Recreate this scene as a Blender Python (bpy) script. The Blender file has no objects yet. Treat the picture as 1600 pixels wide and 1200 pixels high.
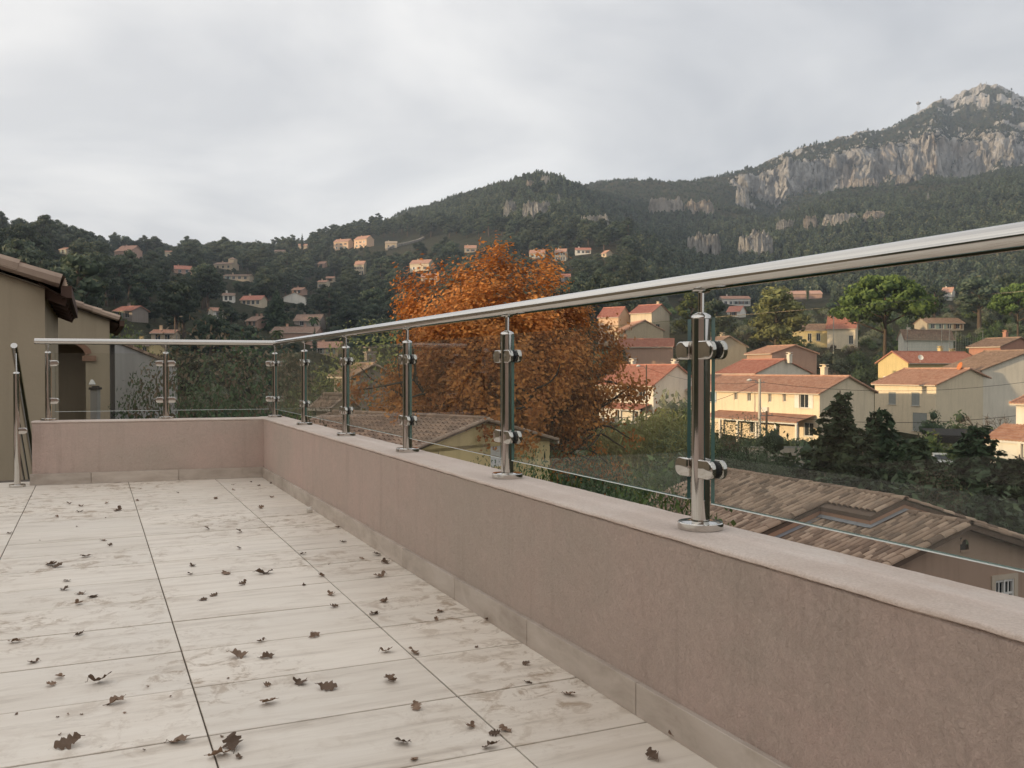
import bpy, bmesh, math, random
import numpy as np
from mathutils import Vector, Matrix
from mathutils import noise as mnoise
R = math.radians
rnd = random.Random(7)
S = bpy.context.scene
COL = S.collection

# ------------------------------------------------------------------ camera
FPX, YAW, PITCH, CAMZ = 1436.0, 0.4279, -0.0159, 0.82
cam_d = bpy.data.cameras.new('camera')
cam_d.sensor_width = 36.0
cam_d.lens = FPX / 1600 * 36.0
cam_d.clip_start = 0.05
cam_d.clip_end = 9000
cam = bpy.data.objects.new('camera', cam_d)
COL.objects.link(cam)
cam.location = (0, 0, CAMZ)
cam.rotation_euler = (math.pi / 2 + PITCH, 0, -YAW)
S.camera = cam

# ------------------------------------------------------------------ sky, sun, exposure
SUN_AZ = R(-108)          # from the camera's forward direction, to the left and behind
SUN_EL = R(8.5)
FH = Vector((math.sin(YAW), math.cos(YAW), 0))
RH = Vector((math.cos(YAW), -math.sin(YAW), 0))
to_sun = (RH * math.sin(SUN_AZ) + FH * math.cos(SUN_AZ)) * math.cos(SUN_EL) + Vector((0, 0, math.sin(SUN_EL)))

world = bpy.data.worlds.new('World')
S.world = world
world.use_nodes = True
nt = world.node_tree
nt.nodes.clear()
def N(t, kind, **kw):
    n = t.nodes.new(kind)
    for k, v in kw.items():
        setattr(n, k, v)
    return n
out = N(nt, 'ShaderNodeOutputWorld')
sky = N(nt, 'ShaderNodeTexSky', sky_type='NISHITA', sun_disc=False)
sky.sun_elevation = SUN_EL
sky.sun_rotation = math.atan2(to_sun.x, to_sun.y)
sky.air_density, sky.dust_density = 1.2, 2.0
bg_sky = N(nt, 'ShaderNodeBackground')
bg_sky.inputs['Strength'].default_value = 0.12
nt.links.new(sky.outputs[0], bg_sky.inputs[0])
tc = N(nt, 'ShaderNodeTexCoord')
sep = N(nt, 'ShaderNodeSeparateXYZ')
nt.links.new(tc.outputs['Generated'], sep.inputs[0])
den = N(nt, 'ShaderNodeMath', operation='ADD'); den.inputs[1].default_value = 0.22
den0 = N(nt, 'ShaderNodeMath', operation='MAXIMUM'); den0.inputs[1].default_value = 0.0
nt.links.new(sep.outputs[2], den0.inputs[0]); nt.links.new(den0.outputs[0], den.inputs[0])
dv = N(nt, 'ShaderNodeVectorMath', operation='DIVIDE')
cmb = N(nt, 'ShaderNodeCombineXYZ')
for i in range(3):
    nt.links.new(den.outputs[0], cmb.inputs[i])
nt.links.new(tc.outputs['Generated'], dv.inputs[0]); nt.links.new(cmb.outputs[0], dv.inputs[1])
cn = N(nt, 'ShaderNodeTexNoise'); cn.inputs['Scale'].default_value = 1.35
cn.inputs['Detail'].default_value = 5; cn.inputs['Roughness'].default_value = 0.5; cn.inputs['Distortion'].default_value = 0.35
nt.links.new(dv.outputs[0], cn.inputs['Vector'])
cr = N(nt, 'ShaderNodeValToRGB')
cr.color_ramp.elements[0].position = 0.37; cr.color_ramp.elements[0].color = (0.55, 0.56, 0.59, 1)
cr.color_ramp.elements[1].position = 0.63; cr.color_ramp.elements[1].color = (0.83, 0.825, 0.825, 1)
nt.links.new(cn.outputs['Fac'], cr.inputs[0])
# cloud is brighter towards the veiled sun
dot = N(nt, 'ShaderNodeVectorMath', operation='DOT_PRODUCT')
dot.inputs[1].default_value = to_sun
nt.links.new(tc.outputs['Generated'], dot.inputs[0])
mr = N(nt, 'ShaderNodeMapRange')
mr.inputs['From Min'].default_value = -0.9; mr.inputs['From Max'].default_value = 0.55
mr.inputs['To Min'].default_value = 0.83; mr.inputs['To Max'].default_value = 1.30
nt.links.new(dot.outputs['Value'], mr.inputs['Value'])
mulc = N(nt, 'ShaderNodeVectorMath', operation='SCALE')
nt.links.new(cr.outputs[0], mulc.inputs[0]); nt.links.new(mr.outputs[0], mulc.inputs['Scale'])
tintr = N(nt, 'ShaderNodeMapRange'); tintr.inputs['From Min'].default_value = -0.6; tintr.inputs['From Max'].default_value = 0.5
nt.links.new(dot.outputs['Value'], tintr.inputs['Value'])
tint = N(nt, 'ShaderNodeMix', data_type='RGBA', blend_type='MULTIPLY'); tint.inputs['B'].default_value = (1.0, 0.965, 0.915, 1)
nt.links.new(tintr.outputs[0], tint.inputs['Factor']); nt.links.new(mulc.outputs[0], tint.inputs['A'])
bg_c = N(nt, 'ShaderNodeBackground')
nt.links.new(tint.outputs['Result'], bg_c.inputs[0])
bg_c.inputs['Strength'].default_value = 1.12
mx = N(nt, 'ShaderNodeMixShader'); mx.inputs[0].default_value = 0.93
nt.links.new(bg_sky.outputs[0], mx.inputs[1]); nt.links.new(bg_c.outputs[0], mx.inputs[2])
nt.links.new(mx.outputs[0], out.inputs[0])

sun_d = bpy.data.lights.new('sun', 'SUN')
sun_d.energy = 5.0
sun_d.angle = R(0.9)
sun_d.color = (1.0, 0.75, 0.47)
sun = bpy.data.objects.new('sun', sun_d)
COL.objects.link(sun)
sun.rotation_euler = to_sun.to_track_quat('Z', 'Y').to_euler()

S.render.engine = 'CYCLES'
S.view_settings.view_transform = 'Standard'
S.view_settings.look = 'None'
S.view_settings.exposure = 0.2
S.view_settings.gamma = 1.0
cy = S.cycles
cy.use_denoising = True
cy.max_bounces = 8
cy.diffuse_bounces = 3
cy.glossy_bounces = 4
cy.transmission_bounces = 6
cy.transparent_max_bounces = 16
cy.volume_bounces = 0
cy.caustics_reflective = False
cy.caustics_refractive = False
cy.sample_clamp_indirect = 6.0

# ------------------------------------------------------------------ pixel helpers
_F = Vector((math.sin(YAW) * math.cos(PITCH), math.cos(YAW) * math.cos(PITCH), math.sin(PITCH)))
_U = RH.cross(_F)
CAM = Vector((0, 0, CAMZ))
def ray(px, py):
    return _F + RH * ((px - 800) / FPX) - _U * ((py - 600) / FPX)
def at_depth(px, py, d):
    return CAM + ray(px, py) * d
def at_z(px, py, z):
    r = ray(px, py)
    return CAM + r * ((z - CAMZ) / r.z)
def project(p):
    v = Vector(p) - CAM
    d = v.dot(_F)
    return 800 + FPX * v.dot(RH) / d, 600 - FPX * v.dot(_U) / d, d
def ud(u, d, z=0.0):
    "camera-aligned ground coordinates (right, forward) to world"
    return RH * u + FH * d + Vector((0, 0, z))

# ------------------------------------------------------------------ mesh helpers
def new_obj(name, mesh, parent=None, mat=None):
    o = bpy.data.objects.new(name, mesh)
    COL.objects.link(o)
    if parent is not None:
        o.parent = parent
    if mat is not None and len(mesh.materials) == 0:
        mesh.materials.append(mat)
    return o
def tag(o, label, cat, group=None):
    o['label'] = label; o['category'] = cat
    if group:
        o['group'] = group
    return o
def thing(name, label, cat, loc=(0, 0, 0), rot=0.0, group=None):
    o = bpy.data.objects.new(name, None)
    o.empty_display_size = 0.2
    COL.objects.link(o)
    o.location = loc; o.rotation_euler = (0, 0, rot)
    return tag(o, label, cat, group)
class MB:
    def __init__(s):
        s.v = []; s.f = []; s.m = []; s.sm = False; s.mi = 0
    def _add(s, vs, fs):
        b = len(s.v); s.v += [tuple(v) for v in vs]
        s.f += [tuple(b + i for i in f) for f in fs]; s.m += [s.mi] * len(fs)
    def quad(s, a, b, c, d):
        s._add([a, b, c, d], [(0, 1, 2, 3)])
    def poly(s, pts):
        s._add(pts, [tuple(range(len(pts)))])
    def box(s, x0, x1, y0, y1, z0, z1):
        s._add([(x0, y0, z0), (x1, y0, z0), (x1, y1, z0), (x0, y1, z0), (x0, y0, z1), (x1, y0, z1), (x1, y1, z1), (x0, y1, z1)],
               [(0, 3, 2, 1), (4, 5, 6, 7), (0, 1, 5, 4), (1, 2, 6, 5), (2, 3, 7, 6), (3, 0, 4, 7)])
    def bar(s, p, q, w, h, up=(0, 0, 1)):
        p = Vector(p); q = Vector(q); d = (q - p).normalized(); up = Vector(up)
        x = d.cross(up)
        if x.length < 1e-4:
            x = d.cross(Vector((1, 0, 0)))
        x.normalize(); y = x.cross(d)
        vs = []
        for e in (p, q):
            for a, b in ((-1, -1), (1, -1), (1, 1), (-1, 1)):
                vs.append(e + x * (a * w / 2) + y * (b * h / 2))
        s._add(vs, [(0, 1, 2, 3), (7, 6, 5, 4), (0, 4, 5, 1), (1, 5, 6, 2), (2, 6, 7, 3), (3, 7, 4, 0)])
    def tube(s, pts, rad, n=10, cap=True):
        pts = [Vector(p) for p in pts]
        rads = rad if isinstance(rad, (list, tuple)) else [rad] * len(pts)
        rings = []
        x = None
        for i, p in enumerate(pts):
            d = (pts[min(i + 1, len(pts) - 1)] - pts[max(i - 1, 0)]).normalized()
            if x is None:
                x = d.orthogonal().normalized()
            else:
                x = (x - d * x.dot(d))
                x = x.normalized() if x.length > 1e-6 else d.orthogonal().normalized()
            y = d.cross(x)
            rings.append([p + (x * math.cos(2 * math.pi * k / n) + y * math.sin(2 * math.pi * k / n)) * rads[i] for k in range(n)])
        vs = [v for r in rings for v in r]
        fs = []
        for i in range(len(rings) - 1):
            for k in range(n):
                a, b = i * n + k, i * n + (k + 1) % n
                fs.append((a, b, b + n, a + n))
        if cap:
            fs.append(tuple(reversed(range(n)))); fs.append(tuple(range((len(rings) - 1) * n, len(rings) * n)))
        s._add(vs, fs)
    def lathe(s, prof, c=(0, 0, 0), n=24):
        "profile of (r, z) about a vertical axis at c"
        c = Vector(c); vs = []; fs = []
        for r, z in prof:
            for k in range(n):
                a = 2 * math.pi * k / n
                vs.append(c + Vector((r * math.cos(a), r * math.sin(a), z)))
        for i in range(len(prof) - 1):
            for k in range(n):
                a, b = i * n + k, i * n + (k + 1) % n
                fs.append((a, b, b + n, a + n))
        fs.append(tuple(reversed(range(n)))); fs.append(tuple(range((len(prof) - 1) * n, len(prof) * n)))
        s._add(vs, fs)
    def mesh(s, name, mats=()):
        me = bpy.data.meshes.new(name)
        me.from_pydata(s.v, [], s.f)
        for m in mats:
            me.materials.append(m)
        if len(mats) > 1:
            me.polygons.foreach_set('material_index', s.m)
        if s.sm:
            me.polygons.foreach_set('use_smooth', [True] * len(s.f))
        me.update()
        return me
    def build(s, name, mat, parent=None, smooth=None):
        me = s.mesh(name, [mat] if not isinstance(mat, (list, tuple)) else mat)
        if smooth:
            me.polygons.foreach_set('use_smooth', [True] * len(s.f))
            me.set_sharp_from_angle(angle=R(smooth))
        return new_obj(name, me, parent)
def np_mesh(name, V, Fq, mats, attrs=None, smooth=False, midx=None):
    V = np.asarray(V, np.float32); Fq = np.asarray(Fq, np.int32)
    me = bpy.data.meshes.new(name)
    k = Fq.shape[1]
    me.vertices.add(len(V)); me.vertices.foreach_set('co', V.ravel())
    me.loops.add(Fq.size); me.loops.foreach_set('vertex_index', Fq.ravel())
    me.polygons.add(len(Fq)); me.polygons.foreach_set('loop_start', np.arange(0, Fq.size, k, dtype=np.int32))
    if smooth:
        me.polygons.foreach_set('use_smooth', np.ones(len(Fq), bool))
    for m in mats:
        me.materials.append(m)
    if midx is not None:
        me.polygons.foreach_set('material_index', np.asarray(midx, np.int32))
    me.update(calc_edges=True)
    for nm, (dom, arr) in (attrs or {}).items():
        a = me.attributes.new(nm, 'FLOAT', dom)
        a.data.foreach_set('value', np.asarray(arr, np.float32).ravel())
    me.validate()
    return me
def bevel_mesh(me, w, seg=1):
    bm = bmesh.new(); bm.from_mesh(me)
    bmesh.ops.bevel(bm, geom=bm.edges[:], offset=w, segments=seg, affect='EDGES', profile=0.5)
    bm.to_mesh(me); bm.free(); me.update()
    return me

# ------------------------------------------------------------------ materials
class MT:
    "small node builder"
    def __init__(s, name):
        s.m = bpy.data.materials.new(name); s.m.use_nodes = True
        s.t = s.m.node_tree; s.b = s.t.nodes['Principled BSDF']; s.o = s.t.nodes['Material Output']
        s.tc = None
    def n(s, kind, **kw):
        return N(s.t, kind, **kw)
    def l(s, a, b):
        s.t.links.new(a, b)
    def coord(s, kind='Object', scale=(1, 1, 1), rot=(0, 0, 0)):
        mp = s.n('ShaderNodeMapping'); mp.inputs['Scale'].default_value = scale; mp.inputs['Rotation'].default_value = rot
        if kind == 'World':
            g = s.n('ShaderNodeNewGeometry'); s.l(g.outputs['Position'], mp.inputs[0])
        else:
            g = s.n('ShaderNodeTexCoord'); s.l(g.outputs[kind], mp.inputs[0])
        return mp.outputs[0]
    def noise(s, vec, scale, detail=4, rough=0.55, dist=0.0):
        x = s.n('ShaderNodeTexNoise'); x.inputs['Scale'].default_value = scale; x.inputs['Detail'].default_value = detail
        x.inputs['Roughness'].default_value = rough; x.inputs['Distortion'].default_value = dist
        s.l(vec, x.inputs['Vector'])
        return x.outputs['Fac']
    def ramp(s, fac, stops):
        r = s.n('ShaderNodeValToRGB'); e = r.color_ramp.elements
        while len(e) < len(stops):
            e.new(0.5)
        for k, (p, c) in enumerate(stops):
            e[k].position = p; e[k].color = (*c, 1) if len(c) == 3 else c
        s.l(fac, r.inputs[0])
        return r.outputs[0]
    def rng(s, fac, a, b, c, d):
        r = s.n('ShaderNodeMapRange'); r.inputs['From Min'].default_value = a; r.inputs['From Max'].default_value = b
        r.inputs['To Min'].default_value = c; r.inputs['To Max'].default_value = d
        s.l(fac, r.inputs[0])
        return r.outputs[0]
    def mix(s, fac, a, b, mode='MIX'):
        x = s.n('ShaderNodeMix', data_type='RGBA', blend_type=mode)
        for sock, v in (('Factor', fac), ('A', a), ('B', b)):
            if isinstance(v, (int, float)):
                x.inputs[sock].default_value = v
            elif isinstance(v, (tuple, list)):
                x.inputs[sock].default_value = (*v, 1) if len(v) == 3 else v
            else:
                s.l(v, x.inputs[sock])
        return x.outputs['Result']
    def math(s, op, a, b=0.0):
        x = s.n('ShaderNodeMath', operation=op)
        for k, v in enumerate((a, b)):
            if isinstance(v, (int, float)):
                x.inputs[k].default_value = v
            else:
                s.l(v, x.inputs[k])
        return x.outputs[0]
    def bump(s, h, strength, dist, prev=None):
        x = s.n('ShaderNodeBump'); x.inputs['Strength'].default_value = strength; x.inputs['Distance'].default_value = dist
        s.l(h, x.inputs['Height'])
        if prev is not None:
            s.l(prev, x.inputs['Normal'])
        return x.outputs[0]
    def rand(s):
        return s.n('ShaderNodeObjectInfo').outputs['Random']
    def attr(s, name):
        a = s.n('ShaderNodeAttribute'); a.attribute_name = name
        return a.outputs['Fac']
    def fin(s, col=None, rough=0.8, metal=0.0, normal=None, spec=0.3):
        if col is not None:
            if isinstance(col, tuple):
                s.b.inputs['Base Color'].default_value = (*col, 1)
            else:
                s.l(col, s.b.inputs['Base Color'])
        if isinstance(rough, (int, float)):
            s.b.inputs['Roughness'].default_value = rough
        else:
            s.l(rough, s.b.inputs['Roughness'])
        s.b.inputs['Metallic'].default_value = metal
        s.b.inputs['Specular IOR Level'].default_value = spec
        if normal is not None:
            s.l(normal, s.b.inputs['Normal'])
        return s.m
_cache = {}
def plain(name, col, rough=0.7, metal=0.0, var=0.12, scale=3.0, spec=0.3, bump=0.0):
    "painted or simple surface with slight mottling"
    if name in _cache:
        return _cache[name]
    t = MT(name); c = t.coord('Object')
    n = t.noise(c, scale, 5, 0.6)
    cc = t.mix(n, tuple(x * (1 - var) for x in col), tuple(min(1, x * (1 + var)) for x in col))
    nr = t.bump(t.noise(c, scale * 14, 3), bump, 0.01) if bump else None
    _cache[name] = t.fin(cc, rough, metal, nr, spec)
    return _cache[name]
def stucco(name, col, stain=0.35, scale=0.5):
    "rendered wall: mottled, streaked by rain"
    if name in _cache:
        return _cache[name]
    t = MT(name); c = t.coord('Object'); cs = t.coord('Object', (2.2, 2.2, 0.18))
    a = t.noise(c, scale * 1.4, 6, 0.6); b = t.noise(cs, 1.2, 6, 0.65)
    k = t.mix(a, tuple(x * 0.86 for x in col), tuple(min(1, x * 1.1) for x in col))
    k = t.mix(t.rng(b, 0.48, 0.75, 0, stain), k, tuple(x * 0.5 for x in col))
    nr = t.bump(t.noise(c, 26, 4), 0.25, 0.01)
    _cache[name] = t.fin(k, 0.92, 0, nr, 0.15)
    return _cache[name]
def roofmat(name, c1, c2, moss=0.25):
    if name in _cache:
        return _cache[name]
    t = MT(name); c = t.coord('Object')
    v = t.n('ShaderNodeTexVoronoi'); v.inputs['Scale'].default_value = 3.2; t.l(c, v.inputs['Vector'])
    sepc = t.n('ShaderNodeSeparateColor'); t.l(v.outputs['Color'], sepc.inputs[0])
    k = t.mix(sepc.outputs[0], c1, c2)
    k = t.mix(t.rng(t.noise(c, 0.9, 6, 0.65), 0.5, 0.75, 0, moss), k, (0.09, 0.075, 0.06))
    nr = t.bump(t.noise(c, 9, 4), 0.4, 0.03)
    _cache[name] = t.fin(k, 0.85, 0, nr, 0.2)
    return _cache[name]
def foliage(name, c1, c2, dry=None, rough=0.65, transl=0.25, vary=True):
    if name in _cache:
        return _cache[name]
    t = MT(name)
    a = t.attr('tint'); r = t.rand()
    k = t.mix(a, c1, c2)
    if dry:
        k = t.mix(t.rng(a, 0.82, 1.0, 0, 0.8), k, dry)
    hs = t.n('ShaderNodeHueSaturation'); t.l(k, hs.inputs['Color'])
    if not vary:
        r = t.math('ADD', 0.5, 0.0)
    t.l(t.rng(r, 0, 1, 0.475, 0.52) if vary else t.math('ADD', .5, 0.0), hs.inputs['Hue'])
    r2 = t.n('ShaderNodeTexWhiteNoise', noise_dimensions='1D'); t.l(r, r2.inputs['W']); 
    if vary:
        t.l(t.rng(r2.outputs['Value'], 0, 1, 0.55, 1.5), hs.inputs['Value']); t.l(t.rng(r2.outputs['Value'], 0, 1, 1.1, .85), hs.inputs['Saturation'])
    t.fin(hs.outputs[0], rough, 0, None, 0.25)
    tr = t.n('ShaderNodeBsdfTranslucent'); t.l(hs.outputs[0], tr.inputs[0])
    ms = t.n('ShaderNodeMixShader'); ms.inputs[0].default_value = transl
    t.l(t.b.outputs[0], ms.inputs[1]); t.l(tr.outputs[0], ms.inputs[2]); t.l(ms.outputs[0], t.o.inputs[0])
    _cache[name] = t.m
    return t.m
def bark(name, c1, c2):
    if name in _cache:
        return _cache[name]
    t = MT(name); c = t.coord('Object', (1, 1, 0.25))
    n = t.noise(c, 9, 6, 0.7)
    _cache[name] = t.fin(t.mix(n, c1, c2), 0.95, 0, t.bump(n, 0.8, 0.03), 0.1)
    return _cache[name]
# ------------------------------------------------------------------ terrain
DS = np.array([0, 30, 60, 100, 150, 230, 300, 400, 500, 600, 700, 850, 1000, 1300, 1500, 1540, 1566, 1750, 2000, 2400], float)
def _c(px):
    return math.degrees(math.atan((px - 800) / FPX))
TERR = [  # columns left of view: unseen ridge shaped to block the low sun
 (-180, [-6.5, -6, -3, 2, 6, 9, 10, 10, 10, 10, 10, 10, 10, 10, 10, 10, 10, 10, 10, 10]),
 (-150, [-6.5, -5, 2, 10, 14, 16, 16, 16, 16, 16, 16, 16, 16, 16, 16, 16, 16, 16, 16, 16]),
 (-125, [-6.5, -2, 13, 27, 29, 29, 29, 29, 29, 29, 29, 29, 29, 29, 29, 29, 29, 29, 29, 29]),
 (-102, [-6.5, -2, 13, 26.5, 28, 28, 28, 28, 28, 28, 28, 28, 28, 28, 28, 28, 28, 28, 28, 28]),
 (-92,  [-6.5, -2.5, 10, 24.5, 26, 26, 28, 28, 28, 28, 28, 28, 28, 28, 28, 28, 28, 28, 28, 28]),
 (-75,  [-6.5, -3, 6, 16.5, 21, 36, 40, 42, 42, 42, 42, 42, 42, 42, 42, 42, 42, 42, 42, 42]),
 (-46,  [-6.2, -5, 2, 11, 23, 46, 67, 90, 98, 102, 104, 104, 104, 104, 104, 104, 104, 104, 104, 104]),
 (_c(0),   [-6, -6, -3, 4, 14, 31, 44, 55, 62, 68, 72, 76, 80, 90, 95, 96, 97, 100, 100, 100]),
 (_c(200), [-6.5, -6.5, -6, 0, 9, 24, 35, 53, 60, 64, 68, 72, 76, 85, 90, 91, 92, 96, 96, 96]),
 (_c(400), [-6.5, -7, -7.5, -4, 4, 17, 28, 45, 62, 68, 72, 76, 80, 90, 95, 96, 96, 98, 98, 98]),
 (_c(550), [-6.5, -7, -8, -6, 0, 12, 24, 44, 70, 88, 100, 116, 122, 128, 130, 130, 130, 130, 130, 130]),
 (_c(640), [-6.5, -7, -8, -6.5, -1.5, 10, 21, 41, 63, 88, 113, 146, 166, 150, 150, 150, 150, 150, 150, 150]),
 (_c(750), [-6.5, -7, -8, -7, -3, 7, 18, 38, 58, 84, 115, 154, 206, 205, 200, 200, 200, 200, 200, 200]),
 (_c(850), [-6.5, -7, -8, -7, -4, 6, 17, 37, 57, 84, 122, 160, 223, 232, 250, 255, 258, 262, 262, 262]),
 (_c(920), [-6.5, -7, -8, -7, -4, 7, 17, 36, 56, 84, 114, 140, 192, 246, 310, 314, 316, 318, 318, 318]),
 (_c(1000), [-6.5, -7, -8, -8, -4.8, 8, 16, 31, 53, 82, 98, 120, 150, 240, 308, 314, 318, 324, 324, 324]),
 (_c(1075), [-6.5, -7, -8, -8, -4.8, 8, 15, 27, 44, 62, 80, 112, 150, 238, 303, 310, 316, 338, 338, 338]),
 (_c(1150), [-6.5, -7, -8, -8, -4.8, 8, 14, 23, 36, 54, 74, 110, 150, 236, 298, 306, 328, 366, 366, 366]),
 (_c(1200), [-6.5, -7, -8, -8, -4.8, 7, 14, 24, 38, 56, 78, 114, 148, 212, 258, 266, 338, 386, 388, 390]),
 (_c(1300), [-6.5, -7, -8, -8, -4.8, 6, 13, 25, 41, 61, 84, 122, 165, 252, 294, 304, 370, 441, 470, 470]),
 (_c(1430), [-6.5, -7, -8, -8, -4.8, 5, 13, 25, 41, 62, 88, 130, 178, 262, 304, 314, 388, 466, 556, 540]),
 (_c(1490), [-6.5, -7, -8, -8, -4.8, 5, 13, 26, 42, 64, 92, 136, 186, 268, 310, 320, 392, 474, 600, 570]),
 (_c(1535), [-6.5, -7, -8, -8, -4.8, 5, 13, 26, 43, 66, 95, 140, 192, 272, 314, 326, 392, 472, 640, 600]),
 (_c(1600), [-6.5, -7, -8, -8, -2.5, 7, 13, 27, 46, 72, 108, 158, 206, 280, 318, 330, 378, 472, 590, 560]),
 (50,  [-6.5, -7, -8, -7, -4, 5, 14, 28, 48, 74, 108, 155, 205, 280, 330, 340, 385, 460, 540, 520]),
 (75,  [-6.5, -7, -8, -7, -4, 4, 12, 24, 40, 60, 84, 110, 140, 180, 200, 205, 210, 220, 230, 230]),
 (120, [-6.5, -7, -8, -7, -5, 0, 6, 12, 18, 20, 20, 20, 20, 20, 20, 20, 20, 20, 20, 20]),
 (180, [-6.5, -6, -3, 2, 6, 9, 10, 10, 10, 10, 10, 10, 10, 10, 10, 10, 10, 10, 10, 10]),
]
_cth = np.array([c for c, _ in TERR])
def slope_scale(th):
    "the villa hillside stands farther off than its first draft: same angles, larger distances"
    return float(np.interp(th, [-75, -46, _c(0), _c(550), _c(640), _c(750), _c(850), _c(1000), 50], [1.0, 1.5, 1.65, 1.65, 1.45, 1.22, 1.12, 1.0, 1.0]))
DS0 = DS
DS = np.unique(np.concatenate([DS0, [45, 80, 125, 190, 265, 350, 450, 550, 650, 775, 925, 1150, 1400, 1553, 1650]]))
_cz = []
for c, z in TERR:
    k = slope_scale(c); z = np.array(z, float)
    dd = np.where(DS0 <= 60, DS0, DS0 * k); zz = np.where(DS0 <= 60, z, CAMZ + (z - CAMZ) * k)
    _cz.append(np.interp(DS, dd, zz))
_cz = np.array(_cz)
_tg = np.arange(-180, 180.001, 0.125)
_T = np.array([np.interp(_tg, _cth, _cz[:, k]) for k in range(len(DS))])      # rows: DS, cols: theta
_k = np.exp(-0.5 * (np.arange(-16, 17) / 6.0) ** 2); _k /= _k.sum()
_T = np.array([np.convolve(np.pad(r, 16, mode='edge'), _k, 'valid') for r in _T])
_perm = np.random.RandomState(3).rand(256, 256)
def vnoise(x, y):
    "tiling value noise, vectorised, -1..1"
    xi = np.floor(x).astype(int); yi = np.floor(y).astype(int); fx = x - xi; fy = y - yi
    fx = fx * fx * (3 - 2 * fx); fy = fy * fy * (3 - 2 * fy)
    g = lambda a, b: _perm[a % 256, b % 256]
    v = (g(xi, yi) * (1 - fx) + g(xi + 1, yi) * fx) * (1 - fy) + (g(xi, yi + 1) * (1 - fx) + g(xi + 1, yi + 1) * fx) * fy
    return v * 2 - 1
def fbm(x, y, oct=4, gain=0.5):
    s = 0; a = 1; t = 0
    for i in range(oct):
        s = s + a * vnoise(x * 2 ** i + 17.3 * i, y * 2 ** i - 9.1 * i); t += a; a *= gain
    return s / t
def terrain_z(u, d):
    u = np.asarray(u, float); d = np.asarray(d, float)
    th = np.degrees(np.arctan2(u, d)); r = np.hypot(u, d)
    D = r * np.cos(np.radians(np.clip(th, -45, 45)))
    far = np.clip((D - 1150) / 250, 0, 1)
    # buttresses and gullies: shift the slope along the view by noise
    cliff = np.clip((th - 12.6) / 2.2, 0, 1)
    w = (fbm(th * 0.9, D * 0.0 + 3.0, 3) * 36 + fbm(th * 2.6, D * 0.05, 3, 0.55) * 18 + fbm(th * 6.0, D * 0.16, 3, 0.7) * 11) * cliff
    Dn = np.maximum(D + far * w, 0)
    row = np.interp(Dn, DS, np.arange(len(DS))); i0 = np.clip(np.floor(row).astype(int), 0, len(DS) - 2); fr = row - i0
    ci = (th + 180) / 0.125; c0 = np.clip(np.floor(ci).astype(int), 0, len(_tg) - 2); fc = ci - c0
    z = (_T[i0, c0] * (1 - fc) + _T[i0, c0 + 1] * fc) * (1 - fr) + (_T[i0 + 1, c0] * (1 - fc) + _T[i0 + 1, c0 + 1] * fc) * fr
    amp = np.interp(D, [0, 60, 150, 400, 1000, 2000], [0.0, 0.15, 0.8, 3.0, 9.0, 14.0])
    wl = np.interp(D, [0, 150, 1000], [30, 45, 110])
    z = z + amp * fbm(u / 90.0 + 5, d / 90.0, 4)
    z = z + far * 7 * fbm(u / 24.0, d / 24.0, 3) + cliff * 26 * fbm(th * 1.7 + 9, D * 0 + 1.0, 4, .6) * np.exp(-((D - 1525) / 45) ** 2)
    return z
def tz(u, d):
    return float(terrain_z(np.array([u]), np.array([d]))[0])
_dm = np.concatenate([np.arange(10, 150, 1.0), np.arange(150, 700, 3.0), np.arange(700, 2300, 6.0)])
def ground_hit(px, py, dmin=10):
    "where the pixel's ray meets the terrain: (u, d, z)"
    r = ray(px, py); k = r.dot(FH); u = (px - 800) / FPX / k
    dd = _dm[_dm >= dmin]
    zr = CAMZ + r.z / k * dd; zt = terrain_z(u * dd, dd)
    j = np.nonzero(zt >= zr)[0]
    if len(j) == 0:
        return None
    D = dd[j[0]]
    return u * D, D, float(zt[j[0]])
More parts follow.
